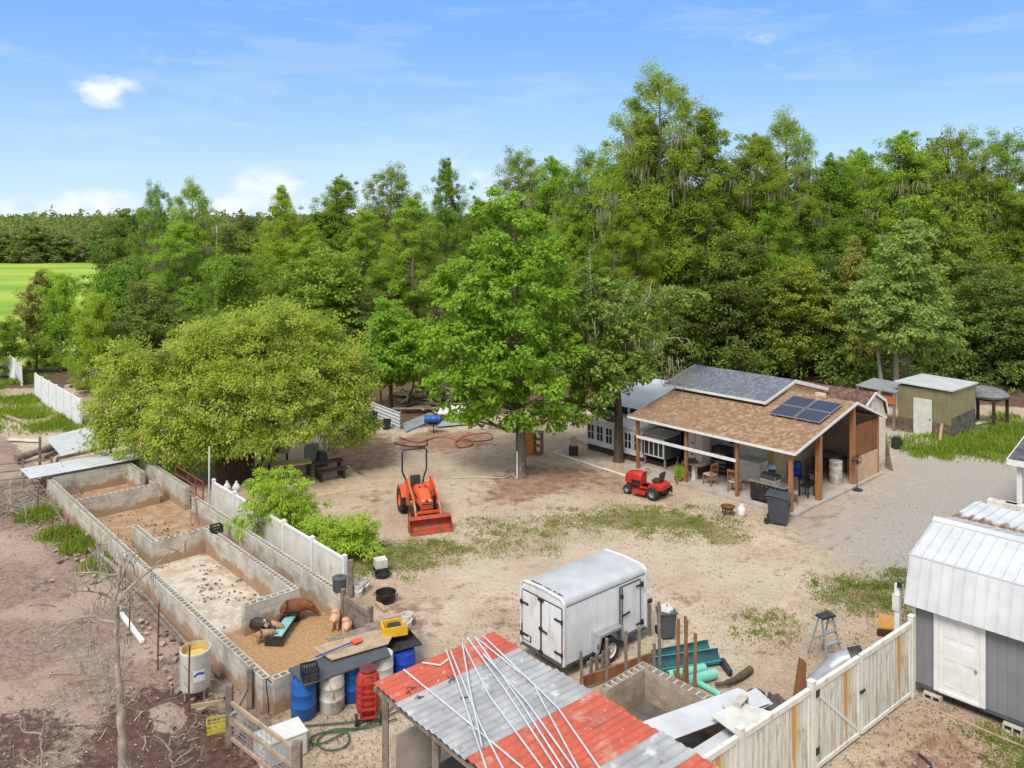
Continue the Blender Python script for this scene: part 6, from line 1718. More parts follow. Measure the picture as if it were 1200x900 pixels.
# red drum on a hand cart
cart = thing("hand_cart", "black hand cart with two wheels carrying the red drum", "cart", G(431, 838), R(-90 + 12))
mb = MB()
for s_ in (-.17, .17): mb.tube([(.0 + .30, s_, .12), (.31, s_, .95), (.24, s_ * .9, 1.06)], .016, 6)
for z in (.3, .6, .9): mb.tube([(.31, -.17, z), (.31, .17, z)], .014, 6)
mb.tube([(.24, -.153, 1.06), (.24, .153, 1.06)], .016, 6); mb.span((.0, -.17, .085), (.32, .17, .1))
mb.build("frame", M['red_plastic'], cart)
for s_ in (-1, 1):
    wl = MB().lathe([(.06, -.03), (.12, -.035), (.13, -.015), (.13, .015), (.12, .035), (.06, .03)], (.36, s_ * .27, .13), 18, 0, Matrix.Rotation(R(90), 3, 'X'), caps=False).build("wheel", M['rubber'], cart, smooth=40)
    MB().lathe([(0, -.036), (.065, -.036), (.065, .036), (0, .036)], (.36, s_ * .27, .13), 14, 0, Matrix.Rotation(R(90), 3, 'X')).build("rim", M['galv'], wl)
MB().tube([(.36, -.27, .13), (.36, .27, .13)], .012, 6).build("axle", M['rust'], cart)
rd = thing("drum", "faded red ribbed drum standing on the hand cart", "drum", cart.location + Vector((0, .02, .10)))
prof = [(0, 0), (.22, 0), (.25, .03)]
for i in range(5): prof += [(.262, .08 + i * .14), (.275, .10 + i * .14), (.275, .17 + i * .14), (.262, .19 + i * .14)]
prof += [(.26, .80), (.20, .90), (.17, .92), (.17, .97), (.19, .975), (.19, 1.0), (0, 1.0)]
MB().lathe(prof, (0, 0, 0), 28).build("body", M['red_plastic'], rd, smooth=40)
MB().lathe([(.175, 0), (.185, .0), (.185, .05), (0, .06)], (0, 0, .95), 20).build("lid", mat("dark_red_lid", (.12, .03, .025), None, .5), rd)
# counter over the drums, planks over the front wall
def board(name, label, poly, z, th, matl, cat="board", group=None, bevel=.008):
    return tag(MB().prism([G(px, py, z) for px, py in poly], (0, 0, -th)).build(name, matl, None, bevel=bevel), label, cat, group)
board("counter_board", "long black counter board laid over the drums", [(338, 783), (357, 803), (458, 768), (450, 752), (436, 750)], .93, .045, M['dark_grey'])
board("work_plank", "wide weathered plank with rounded ends lying on the pen's front wall", [(366, 758), (389, 773), (455, 754), (462, 741), (440, 738)], 1.0, .03, M['wood_pale'])
board("work_plank", "second grey plank lying on the front wall behind the wide one", [(381, 748), (400, 757), (489, 735), (487, 722), (470, 721)], .97, .03, M['wood_grey'])
board("work_plank", "third plank reaching towards the yellow bucket stand", [(425, 732), (438, 741), (488, 728), (483, 717)], .93, .03, M['wood_grey'])
# crates
def crate(name, label, loc, rz, size, matl, bars=6):
    L, W_, h_ = size
    mb = MB().span((-L / 2, -W_ / 2, 0), (L / 2, W_ / 2, .02))
    for (a_, b_) in (((-L / 2, -W_ / 2), (L / 2, -W_ / 2)), ((L / 2, -W_ / 2), (L / 2, W_ / 2)), ((L / 2, W_ / 2), (-L / 2, W_ / 2)), ((-L / 2, W_ / 2), (-L / 2, -W_ / 2))):
        for z in (.04, h_ * .5, h_ - .02): mb.beam((*a_, z), (*b_, z), .015, .035 if z < h_ - .03 else .05)
        for i in range(bars + 1):
            q = Vector((a_[0] + (b_[0] - a_[0]) * i / bars, a_[1] + (b_[1] - a_[1]) * i / bars, 0)); mb.beam(q + Vector((0, 0, .02)), q + Vector((0, 0, h_)), .022, .012)
    o = mb.build(name, matl); o.location = loc; o.rotation_euler = (0, 0, rz); return tag(o, label, "crate")
crate("milk_crate", "black milk crate standing on the counter board", G(363, 795, .93), R(25), (.36, .34, .3), M['black_plastic'])
crate("milk_crate", "black crate hanging on the inner pen wall", PN(2.8, 9.8, .80), SITE, (.34, .3, .26), M['black_plastic'])
# shovel lying on the plank
sv = thing("shovel", "blue handled shovel with an orange blade on the planks", "shovel", G(370, 771, 1.03))
e_ = G(416, 752, 1.05) - sv.location
MB().tube([(0, 0, .02), tuple(e_ * .93 + Vector((0, 0, .02)))], .018, 8).build("handle", M['deep_blue'], sv)
dv = e_.normalized(); sdv = Vector((-dv.y, dv.x, 0))
MB().prism([tuple(e_ * .93 + sdv * .1), tuple(e_ * .93 + dv * .2 + sdv * .11), tuple(e_ * .93 + dv * .3), tuple(e_ * .93 + dv * .2 - sdv * .11), tuple(e_ * .93 - sdv * .1)], (0, 0, .015)).build("blade", M['orange'], sv)
# the yellow bucket stand and the white bucket
def bucket(label, loc, matl=None, r=.15, h=.36, content=None, name="bucket", group=None):
    t_ = thing(name, label, "bucket", loc, 0, group)
    MB().lathe([(0, 0), (r * .82, 0), (r * .96, h * .86), (r * 1.04, h * .87), (r * 1.04, h * .93), (r, h * .93), (r * 1.02, h), (r * .95, h), (r * .80, .03), (0, .03)], (0, 0, 0), 22).build("body", matl or M['white_plastic'], t_, smooth=40)
    MB().tube([(r * math.cos(a), -.015 - r * .9 * abs(math.sin(a)) * 1.0, h * .86 - abs(math.sin(a)) * h * .4) for a in np.linspace(0, PI, 10)], .006, 5).build("handle", M['steel'], t_)
    if content: MB().lathe([(0, 0), (r * .93, 0)], (0, 0, h * .8), 20).build("content", content, t_)
    return t_
yb = thing("tool_caddy", "yellow open tool caddy on the planks with a dark load inside", "caddy", G(462, 741, .95), R(20))
for (a_, b_) in (((-.3, -.22), (.3, -.22)), ((.3, -.22), (.3, .22)), ((.3, .22), (-.3, .22)), ((-.3, .22), (-.3, -.22))): MB().beam((*a_, .12), (*b_, .12), .03, .24).build("side", M['yellow_plastic'], yb)
MB().span((-.28, -.2, 0), (.28, .2, .03)).build("floor", M['yellow_plastic'], yb)
MB().span((-.16, -.12, .03), (.16, .12, .22)).build("load", M['black_plastic'], yb, bevel=.03)
bucket("white bucket standing beside the yellow tool caddy", G(477, 735, .93))
bucket("white bucket at the foot of the wood post near the shrub", G(420, 698), group=None)
bucket("white bucket hidden behind the post and the first bucket", G(427, 692), M['dirty_white'])
bucket("white bucket on the floor at the back of the porch", HP(2.2, 1.9, .12))
tag(MB().span((-.07, -.07, -.05), (.07, .07, 1.15)).build("wood_post", M['wood_grey'], loc=G(411, 700)), "square dark wood post at the end of the low white fence", "post")
# wooden gate closing the corridor
wg = thing("wood_gate", "grey plank gate at the end of the right pen wall", "gate", PN(3.55, 1.2), SITE + R(90))
for i in range(4): MB().span((.02, -.02, .06 + i * .2), (1.4, .02, .23 + i * .2)).build("board", M['wood_grey'], wg)
MB().beam((.1, -.035, .1), (1.3, -.035, .8), .025, .1).build("brace", M['wood_pale'], wg)
for x in (0, 1.42): MB().span((x - .06, -.06, 0), (x + .06, .06, 1.0)).build("post", M['wood_grey'], wg)
# lantern-like pot on the wall end; black pots
tag(MB().lathe([(0, 0), (.18, 0), (.2, .05), (.2, .34), (.22, .35), (.22, .38), (.05, .41), (.05, .45), (0, .45)], PN(3.62, 2.95, .83), 20).build("grey_pot", M['dark_grey'], smooth=30), "round grey metal pot on the end of the right pen wall", "pot")
def pot(label, loc, r, h, name="black_pot"):
    t_ = thing(name, label, "pot", loc)
    MB().lathe([(0, 0), (r * .8, 0), (r, h * .3), (r, h * .9), (r * 1.08, h), (r * .98, h), (r * .9, h * .3), (0, h * .12)], (0, 0, 0), 22).build("body", M['black_metal'], t_, smooth=40)
    for s_ in (-1, 1): MB().tube([(s_ * r * 1.0, -.08, h * .75), (s_ * (r + .07), -.06, h * .75), (s_ * (r + .07), .06, h * .75), (s_ * r, .08, h * .75)], .012, 5).build("handle", M['black_metal'], t_)
    return t_
pot("wide black pot on the dirt below the shrub", G(452, 705), .30, .30)
pot("shallow black pan by the end of the shrub", G(448, 676), .24, .14)
sm = thing("bedside_cabinet", "small white box table with a dark foot beside the shrub", "cabinet", G(446, 670), R(25))
MB().span((-.2, -.18, .16), (.2, .18, .45)).build("body", M['dirty_white'], sm, bevel=.02)
for (x, y) in ((-.17, -.15), (.17, -.15), (-.17, .15), (.17, .15)): MB().span((x - .03, y - .03, 0), (x + .03, y + .03, .158)).build("leg", M['black_plastic'], sm)
tag(MB().beam(G(441, 706, .05), G(452, 716, .05), .14, .1).build("pale_board", M['wood_pale']), "short pale board end lying beside the black pot", "board")

# tall white barrel in the mud
bb = thing("feed_barrel", "tall white barrel with a blue mark, open top and yellow inside", "barrel", G(229, 815), R(15))
mb = MB()
for (x, y) in ((-.22, -.2), (.22, -.2), (-.22, .2), (.22, .2)): mb.span((x - .02, y - .02, 0), (x + .02, y + .02, .2))
mb.span((-.26, -.24, .2), (.26, .24, .23)); mb.build("stand", M['galv'], bb)
MB().lathe([(0, .23), (.33, .23), (.35, .27), (.36, 1.1), (.37, 1.13), (.36, 1.16), (.34, 1.16)], (0, 0, 0), 28, caps=False).build("barrel", M['white_plastic'], bb, smooth=40)
MB().lathe([(0, .98), (.33, .98), (.335, 1.155), (.325, 1.155), (.32, 1.0)], (0, 0, 0), 24, caps=False).build("feed", mat("yellow_stained_lining", (.55, .41, .14), (.45, .33, .12), .7), bb)
lb = MB()
for i in range(5):
    a0, a1 = R(-92 + i * 9), R(-92 + (i + 1) * 9)
    lb.add([(.3615 * math.cos(a), .3615 * math.sin(a), z) for a, z in ((a0, .50), (a1, .50), (a1, .78), (a0, .78))], [(0, 1, 2, 3)])
lab_ = lb.build("label", M['white_paint'], bb)
lb = MB()
for i in range(5):
    a0, a1 = R(-90 + i * 8), R(-90 + (i + 1) * 8); z = .62 + .03 * math.sin(i * 1.1) + .012 * i
    lb.add([(.3640 * math.cos(a), .3640 * math.sin(a), zz) for a, zz in ((a0, z), (a1, z + .015), (a1, z + .07), (a0, z + .05))], [(0, 1, 2, 3)])
lb.build("blue_mark", M['deep_blue'], lab_)
tag(MB().beam(G(224, 828, .25), G(262, 822, .3), .05, .09).build("timber", M['wood_pale']), "short timber sticking out beside the white barrel", "timber")
crate("crate", "small yellow green crate in the dark mud near the wire gate", G(254, 856), R(20), (.42, .3, .24), mat("yellow_green_plastic", (.52, .48, .06), (.42, .36, .08), .6), 4)
tag(MB().beam(G(135, 710, .06), G(167, 752, .06), .12, .1).build("white_gutter", M['pipe_pvc'], bevel=.015), "white square pipe lying in the mud", "pipe")

# wire gate at the bottom, with coil and white tub behind
wgt = thing("wire_gate", "wood framed wire gate at the bottom of the photo", "gate", G(269, 874), 0)
gA = Vector((0, 0, 0)); gB = G(348, 938) - wgt.location
MB().span((-.07, -.07, -.05), (.07, .07, 1.35)).build("post", M['wood_grey'], wgt); mb = MB().span((gB.x - .09, gB.y - .09, -.05), (gB.x + .09, gB.y + .09, 1.15)); mb.build("post", M['wood_grey'], wgt)
for z in (.2, .62, .98): MB().beam(gA + Vector((0, 0, z)), gB + Vector((0, 0, z)), .05, .07).build("rail", M['wood_pale'], wgt)
mb = MB()
gd = gB.normalized(); gl = gB.length
for i in range(1, 14): mb.tube([gd * (gl * i / 14) + Vector((0, 0, .2)), gd * (gl * i / 14) + Vector((0, 0, .98))], .006, 4)
for i in range(1, 8): mb.tube([Vector((0, 0, .2 + i * .1)), gB + Vector((0, 0, .2 + i * .1))], .005, 4)
mb.build("wire_mesh", M['galv'], wgt)
mb = MB()
for q in range(3): mb.tube([Vector((.2 + .13 * math.cos(a), -.22 + .02 * q + .05 * math.sin(a), .72 + .12 * math.sin(a) + q * .01)) for a in np.linspace(0, 2 * PI, 17)], .007, 4)
tag(mb.build("wire_coil", M['galv'], loc=wgt.location), "coil of pale wire hanging on the wire gate", "coil")
tag(MB().beam(G(272, 842, .3), G(289, 808, .75), .07, .06).build("brace_board", M['wood_grey']), "grey board braced between wire gate and pen corner", "board")
tag(MB().span((-.06, -.06, 0), (.06, .06, .95)).build("wood_post", M['wood_grey'], loc=G(293, 830)), "leaning grey post between wire gate and pen wall", "post")
tb = thing("white_tub", "white chest lying behind the wire gate", "chest", G(322, 894) + Vector((.05, .25, 0)), R(35))
MB().span((-.5, -.3, .0), (.5, .3, .46)).build("body", M['white_plastic'], tb, bevel=.03); MB().span((-.51, -.31, .462), (.51, .31, .52)).build("lid", M['white_plastic'], tb, bevel=.02)
# green hose
hp_ = [(318, 851), (345, 851), (400, 847), (440, 842), (456, 838), (470, 830), (462, 828), (440, 845), (410, 856), (380, 858), (364, 865), (368, 872), (385, 868), (405, 858), (409, 868), (400, 877), (380, 878), (372, 868), (390, 855), (430, 852), (465, 842)]
def smooth_path(pts, n=6):
    out_ = []
    P_ = [pts[0]] + list(pts) + [pts[-1]]
    for i in range(1, len(P_) - 2):
        p0, p1, p2, p3 = (Vector(q) for q in P_[i - 1:i + 3])
        for k in range(n):
            t_ = k / n
            out_.append(.5 * ((2 * p1) + (p2 - p0) * t_ + (2 * p0 - 5 * p1 + 4 * p2 - p3) * t_ ** 2 + (3 * p1 - p0 - 3 * p2 + p3) * t_ ** 3))
    out_.append(Vector(pts[-1])); return out_
tag(MB().tube(smooth_path([G(a_, b_, .045) for a_, b_ in hp_]), .018, 6).build("garden_hose", M['green_hose'], smooth=60), "dark green hose looped on the ground before the drums", "hose")
tag(MB().tube(smooth_path([G(315, 838, .06), G(314, 820, .45), G(312, 797, .87), G(318, 800, .87)]), .016, 6).build("black_cable", M['black_plastic'], smooth=60), "dark cable hanging down the near corner of the pen", "cable")

# ------------------------------------------------------------------ pigs
def pig(label, loc, rz, L, matl, head_dn=.0, group="pigs feeding in the near pen", seed=0, turn=0.0):
    """body length L; local +x is forward; head low to feed"""
    s = L
    V_, E_, Rr = [], [], []
    def chain(pts, parent=None):
        idx = []
        for (p, r) in pts:
            V_.append(Vector(p) * s); Rr.append(r * s if not isinstance(r, tuple) else (r[0] * s, r[1] * s)); i = len(V_) - 1
            if idx: E_.append((idx[-1], i))
            elif parent is not None: E_.append((parent, i))
            idx.append(i)
        return idx
    hz = .44
    body = chain([((-.05, 0, hz + .01), .205), ((-.32, 0, hz + .03), .195), ((-.47, 0, hz + .02), .13)])
    front = chain([((.2, 0, hz + .01), .20), ((.38, 0, hz - .0), .165), ((.53, turn * .06, hz - .08 - head_dn), .12), ((.66, turn * .16, hz - .19 - head_dn), .075), ((.75, turn * .22, hz - .27 - head_dn), .058)], body[0])
    for sy in (-1, 1):
        chain([((-.36, sy * .10, .33), .10), ((-.40, sy * .115, .21), .058), ((-.43, sy * .115, .11), .036), ((-.40, sy * .115, .025), .034)], body[1])
        chain([((.24, sy * .10, .31), .082), ((.25, sy * .11, .19), .05), ((.24, sy * .11, .1), .034), ((.26, sy * .11, .025), .034)], front[0])
        chain([((.50, sy * .10 + turn * .06, hz + .03 - head_dn), .045), ((.57, sy * .155 + turn * .06, hz + .04 - head_dn), .026)], front[2])
    chain([((-.58, .02, hz + .05), .022), ((-.62, .05, hz - .03), .014)], body[2])
    me = bpy.data.meshes.new("pig"); me.from_pydata([tuple(v) for v in V_], E_, [])
    me.materials.append(matl)
    o = bpy.data.objects.new("pig", me); COL.objects.link(o)
    o.location = loc; o.rotation_euler = (0, 0, rz)
    md = o.modifiers.new("skin", 'SKIN')
    sv_ = me.skin_vertices[0].data
    for i, r in enumerate(Rr): sv_[i].radius = (r, r); sv_[i].use_root = (i == 0)
    md.use_smooth_shade = True
    ss = o.modifiers.new("subsurf", 'SUBSURF'); ss.levels = 2; ss.render_levels = 2
    tag(o, label, "pig", group)
    # eyes and snout disc are parts
    for sy in (-1, 1):
        MB().lathe([(0, -.012 * s), (.010 * s, -.006 * s), (.012 * s, 0), (.010 * s, .006 * s), (0, .012 * s)], Vector((.60, sy * .082 + turn * .1, hz - .085 - head_dn)) * s, 8).build("eye", M['black_plastic'], o)
    return o
pig("reddish brown pig standing behind the teal trough", G(345, 726), R(20), .92, M['pig_brown'], .04, seed=1, turn=-.4)
pig("pale pink pig facing away between wall and the other pink pig", G(393, 734), R(98), .70, M['pig_pink'], .02, seed=2)
pig("pale pink pig nearest the planks of the bench", G(406, 743), R(105), .66, M['pig_pink'], .06, seed=3)
pig("black pig with pale patches in the corner of the short wall", G(303, 742), R(-10), .66, M['pig_spot'], .05, seed=4)
pig("tan and black spotted piglet left of the trough", G(311, 752), R(25), .52, M['pig_tan'], .05, seed=5, turn=.5)
pig("tan piglet with its snout at the trough's far end", G(322, 741), R(-15), .48, M['pig_tan'], .03, seed=6)
tg = thing("feed_trough", "long feed trough with black ends and teal inside", "trough", (G(321, 757) + G(341, 728)) / 2, math.atan2((G(341, 728) - G(321, 757)).y, (G(341, 728) - G(321, 757)).x))
TLn = (G(341, 728) - G(321, 757)).length / 2
MB().prism([(-TLn, -.22, .24), (-TLn, -.13, .02), (-TLn, .13, .02), (-TLn, .22, .24), (-TLn, .19, .24), (-TLn, .11, .05), (-TLn, -.11, .05), (-TLn, -.19, .24)], (2 * TLn, 0, 0)).build("trough", M['black_plastic'], tg)
MB().span((-TLn + .02, -.155, .13), (TLn - .02, .155, .15)).build("feed", mat("teal_feed_surface", (.13, .42, .43), (.30, .50, .47), .5, 0, 7, stains=(((.33, .27, .17), 6, .6, .7),)), tg)
for s_ in (-1, 1): MB().span((s_ * TLn - .03, -.25, 0), (s_ * TLn + .03, .25, .26)).build("end_plate", M['black_plastic'], tg)
# ------------------------------------------------------------------ tin roofed shelter in the foreground
TA, TB_ = G(435, 801, 2.0), G(577, 741, 2.18)
tdir = (G(836, 897, 2.16) - TB_); tdir.z = 0; tdir.normalize()
tn = thing("tin_shelter", "open shelter with a corrugated roof of red and grey tin sheets", "shelter", Vector((TA.x, TA.y, 0)), 0)
O_ = Vector((TA.x, TA.y, 0))
a0, b0 = TA - O_, TB_ - O_
bounds = [(0, .94, 'red'), (.92, 2.05, 'grey'), (2.03, 3.17, 'grey'), (3.15, 4.0, 'red'), (3.98, 4.84, 'red'), (4.82, 5.65, 'grey'), (5.63, 6.6, 'red')]
M['tin_red'] = mat("red_painted_tin", (.44, .09, .052), (.35, .075, .05), .65, 0, 2, stains=(((.45, .25, .18), 1.6, .5, .74, (1, 1, 1)), ((.22, .10, .07), 3.5, .58, .72), ((.5, .42, .36), 6, .62, .7)))
M['tin_grey'] = mat("weathered_grey_tin", (.36, .365, .37), (.25, .255, .262), .55, .1, 1.5, stains=(((.48, .50, .52), 2.3, .56, .7), ((.16, .12, .10), 3.2, .62, .75)))
rngt = np.random.default_rng(55)
for i, (s0, s1, c_) in enumerate(bounds):
    lift = Vector((0, 0, .012 * (i % 2) + .004 * i))
    j0, j1 = rngt.uniform(-.05, .05, 2)
    ab = (b0 - a0).normalized()
    mb = MB().sheet(a0 + tdir * s0 + lift + ab * j0, a0 + tdir * s1 + lift + ab * j0, b0 + tdir * s0 + lift + ab * j1, .19, .014, .005, 4, 0, .006)
    mb.build("roof_sheet", M['tin_red'] if c_ == 'red' else M['tin_grey'], tn, smooth=60)
for s_ in (.12, 2.0, 3.9, 5.7):
    MB().beam(a0 + tdir * s_ + Vector((0, 0, -.08)), b0 + tdir * s_ + Vector((0, 0, -.08)), .06, .1).build("rafter", M['wood_grey'], tn)
    for e_ in (.06, .96):
        q = a0 + (b0 - a0) * e_ + tdir * (s_ + (.12 if s_ < 1 else 0)); MB().span((q.x - .06, q.y - .06, -.05), (q.x + .06, q.y + .06, q.z - .14)).build("post", M['wood_grey'], tn)
for e_ in (.04, .97):
    q = a0 + (b0 - a0) * e_; MB().beam(q + Vector((0, 0, -.17)), q + tdir * 6.0 + Vector((0, 0, -.17)), .07, .09).build("purlin", M['wood_grey'], tn)
ab = (b0 - a0); ab.z = 0; ab.normalize()
for (s_, e0, e1, h_) in ((.5, .25, 1.3, 1.1), (1.6, .25, 1.6, .95)):
    p0 = a0 + tdir * s_ + ab * e0; p1 = a0 + tdir * s_ + ab * e1
    MB().beam(Vector((p0.x, p0.y, h_ / 2)), Vector((p1.x, p1.y, h_ / 2)), .06, h_).build("wall_panel", M['concrete'] if s_ < 1 else M['dark_grey'], tn)
MB().beam(Vector((b0.x, b0.y, .7)) + tdir * .3, Vector((b0.x, b0.y, .7)) + tdir * 5.8, .05, 1.4).build("back_wall", M['wood_dark'], tn)
# pale conduits lying on the tin
def rz(p): 
    d = Vector((p.x, p.y, 0)) - Vector((TA.x, TA.y, 0)); e_ = d.dot(ab) / (TB_ - TA).to_2d().length
    return TA.z + (TB_.z - TA.z) * e_
def on_roof(px, py, dz=.045):
    z = 2.1
    for _ in range(6):
        p = G(px, py, z); z = rz(p) + dz
    return G(px, py, z)
def c5(x, y): return (420 + x / 2.727, 640 + y / 2.727)
CG = "pale conduits scattered on the tin roof"
for i, (pts, lab) in enumerate((
    ([(145, 395), (330, 545), (545, 725)], "pale conduit nearest the shelter's left edge"),
    ([(280, 330), (330, 470), (425, 760)], "pale conduit running from the upper red sheet to the left bottom corner"),
    ([(295, 335), (390, 570), (475, 735)], "pale conduit crossing close beside its twin at the left"),
    ([(332, 310), (355, 450), (378, 560), (395, 640)], "short pale conduit ending on the middle grey sheet"),
    ([(338, 318), (420, 480), (600, 725)], "pale conduit starting third from the left on the upper edge"),
    ([(348, 292), (470, 460), (640, 720)], "pale conduit through the middle of the roof, left one of three"),
    ([(372, 290), (520, 500), (665, 725)], "pale conduit through the middle of the roof, centre one of three"),
    ([(400, 345), (540, 500), (700, 725)], "pale conduit through the middle of the roof, right one of three"),
    ([(376, 292), (560, 440), (590, 500), (705, 715)], "bent pale conduit with a kink on the grey sheet"),
    ([(400, 288), (575, 455), (640, 520), (775, 715)], "longest pale conduit, rightmost on the roof"))):
    n_ = len(pts)
    P_ = [on_roof(*c5(*p), dz=.035 + .028 * (i % 4)) for p in pts]
    tag(MB().tube(P_, .019, 7).build("conduit", M['conduit'], smooth=60), lab, "conduit", CG)
tag(MB().tube([on_roof(*c5(*p)) for p in ((205, 372), (262, 380), (286, 362))], .014, 6).build("bent_tube", M['pipe_pvc']), "short bent white tube on the upper red sheet", "tube")
rngt = np.random.default_rng(56)
for i, (p, lab) in enumerate((((160, 460), "dark twig on the left end of the upper red sheet"), ((188, 488), "dark leaf bits on the grey sheet near its left edge"), ((300, 425), "dark leaf bits between two conduits on the red sheet"), ((328, 480), "dark twig beside the short conduit"))):
    q = on_roof(*c5(*p), dz=.03); mb = MB()
    for _ in range(5):
        o = Vector(rngt.normal(size=3) * .06); o.z = abs(o.z) * .2; mb.beam(q + o, q + o + Vector((rngt.normal() * .06, rngt.normal() * .06, .01)), .02, .01)
    tag(mb.build("leaf_debris", M['wood_dark']), lab, "debris", "leaf debris on the tin roof")

# ------------------------------------------------------------------ block pit with stakes, boards, pipes and sheets beside it
bp = thing("block_pit", "half built tan block pit with open cores beside the tin shelter", "block pit", G(708, 806, .8).to_2d().to_3d(), SITE)
pb = lambda px, py, z=.8: (Matrix.Rotation(-SITE, 3, 'Z') @ (G(px, py, z) - bp.location))
c1, c2, c3_ = pb(708, 806), pb(764, 784), pb(822, 822)
LW = c2.x
cmu_wall(-.05, 0, LW + .12, 0, .8, "block_wall", M['cmu_new'], M['cmu_top'], bp, .24)
cmu_wall(LW, -.125, LW, -2.6, .796, "block_wall", M['cmu_new'], M['cmu_top'], bp, .24)
MB().span((.1, -2.6, 0), (LW - .1, -.1, .05)).build("shaded_mud_floor", M['cmu_hole'], bp)  # dark mud slab, with the pit's shade put into its colour
SGp = "rough stakes driven in around the block pit"
for (px, y0, y1, lean, lab) in ((749, 733, 800, 0, "thick stake at the back left of the block pit by the brown board"), (765, 754, 800, .04, "short stake just right of the tallest left stake"), (773.5, 705, 797, -.03, "tallest stake standing before the dark bin"),
    (794, 725, 812, .02, "straight stake over the block pit's back corner"), (800, 726, 816, .1, "leaning stake behind the straight one at the pit's back corner"), (806, 722, 803, -.06, "thin stake between the leaning pair and the teal pipes"), (814, 742, 822, .02, "stake nearest the white metal sheets"),
    (711, 748, 812, 0, "stake at the pit's front left corner"), (733.5, 739, 800, 0, "stake before the trailer's wheel"), (683, 763, 806, -.05, "short stake at the left end of the brown board")):
    b_ = G(px, y1 + 12); h_ = (y1 + 12 - y0) / F * b_.y
    t_ = MB().beam((0, 0, -.1), (lean, 0, h_), .075, .055).build("wood_stake", M['wood_grey'] if px % 2 else M['wood_brown'], loc=b_, bevel=.008)
    tag(t_, lab, "stake", SGp)
tag(MB().beam(G(680, 800, .25), G(765, 770, .25), .05, .26).build("brown_board", M['wood_brown']), "long brown board on edge behind the block pit", "board")
pl = thing("pallet", "broken grey pallet between brown board and tin shelter", "pallet", G(690, 800), SITE)
for i in range(4): MB().box((.08 + i * .22, 0, .3), (.1, .03, .6), 0, 0, Matrix.Rotation(R((4, -3, 6, -2)[i]), 3, 'Y')).build("slat", M['wood_grey'], pl)
for z in (.12, .46): MB().beam((-.02, .04, z), (.85, .04, z), .05, .08).build("rail", M['wood_grey'], pl)
# dark bin with white bag
def wheelie(name, label, loc, rz_, matl, h=1.0, w_=.55, d_=.6, open_bag=False):
    t_ = thing(name, label, "bin", loc, rz_)
    a_ = .8
    vs = [(x * (a_ if z == 0 else 1) * w_ / 2, y * (a_ if z == 0 else 1) * d_ / 2, .06 + z * (h - .1)) for z in (0, 1) for (x, y) in ((-1, -1), (1, -1), (1, 1), (-1, 1))]
    MB().add(vs, [(3, 2, 1, 0), (4, 5, 6, 7), (0, 1, 5, 4), (1, 2, 6, 5), (2, 3, 7, 6), (3, 0, 4, 7)]).build("body", matl, t_, bevel=.03)
    MB().span((-w_ / 2 - .02, -d_ / 2 - .02, h - .1), (w_ / 2 + .02, d_ / 2 + .02, h - .055)).build("rim", matl, t_, bevel=.01)
    for s_ in (-1, 1):
        MB().lathe([(0, -.03), (.11, -.035), (.12, -.01), (.12, .01), (.11, .035), (0, .03)], (s_ * w_ * .42, d_ * .5, .12), 16, 0, Matrix.Rotation(R(90), 3, 'Y')).build("wheel", M['rubber'], t_, smooth=40)
    if open_bag:
        rg_ = np.random.default_rng(4); 
        mb = MB().lathe([(w_ * .46, -.05), (w_ * .42, .06), (w_ * .3, .13), (w_ * .12, .1), (0, .16)], (0, 0, h - .06), 11); 
        for i in range(len(mb.v)): mb.v[i] = tuple(np.array(mb.v[i]) + rg_.normal(size=3) * .022)
        mb.build("bag", M['white_plastic'], t_, smooth=30)
    else:
        MB().prism([(-w_ / 2 - .03, -d_ / 2 - .05, h - .05), (w_ / 2 + .03, -d_ / 2 - .05, h - .05), (w_ / 2 + .03, d_ / 2 + .04, h + .0), (-w_ / 2 - .03, d_ / 2 + .04, h + .0)], (0, 0, .05)).build("lid", matl, t_, bevel=.02)
        MB().tube([(-w_ * .4, d_ / 2 + .07, h - .03), (w_ * .4, d_ / 2 + .07, h - .03)], .02, 6).build("handle", matl, t_)
        MB().span((-w_ * .38, -d_ / 2 - .015, h * .62), (w_ * .38, -d_ / 2 + .01, h * .68)).build("grip_bar", matl, t_)
    return t_
wheelie("wheelie_bin", "charcoal wheelie bin with closed lid at the porch corner", G(913, 613), R(62), M['charcoal_plastic'], 1.10, .72, .80)
wheelie("rubbish_bin", "dark open bin with a white bag beside the trailer", G(781, 747), R(8), M['dark_grey'], .82, .46, .46, True)
# teal culvert halves and mint pipes
def half_pipe(label, p0, p1, r, th=.025, roll=0.0, name="half_pipe", group=None):
    p0, p1 = Vector(p0), Vector(p1); d = (p1 - p0).normalized(); s_ = Vector((-d.y, d.x, 0)); up = Vector((0, 0, 1)); n_ = 14
    mb = MB(); ring = []
    for k_, rr in ((0, r), (1, r - th)):
        for i in range(n_ + 1):
            a = PI + PI * i / n_ + roll
            ring.append((s_ * math.cos(a) + up * math.sin(a)) * rr + up * r)
    m_ = n_ + 1
    vs = [p0 + q for q in ring] + [p1 + q for q in ring]; N2 = 2 * m_
    fo, fi = [], []
    for i in range(n_):
        fo.append((i, i + 1, N2 + i + 1, N2 + i)); fi.append((m_ + i, N2 + m_ + i, N2 + m_ + i + 1, m_ + i + 1))
        fo.append((i, m_ + i, m_ + i + 1, i + 1)); fo.append((N2 + i, N2 + i + 1, N2 + m_ + i + 1, N2 + m_ + i))
    fo += [(0, N2, N2 + m_, m_), (n_, m_ + n_, N2 + m_ + n_, N2 + n_)]
    o = len(mb.v); mb.add(vs, fo, 0); mb.f += [tuple(x + o for x in f) for f in fi]; mb.m += [1] * len(fi)
    return tag(mb.build(name, [M['teal'], M['teal_in']], smooth=40), label, "pipe", group)
hg = "halved teal pipes by the block pit"
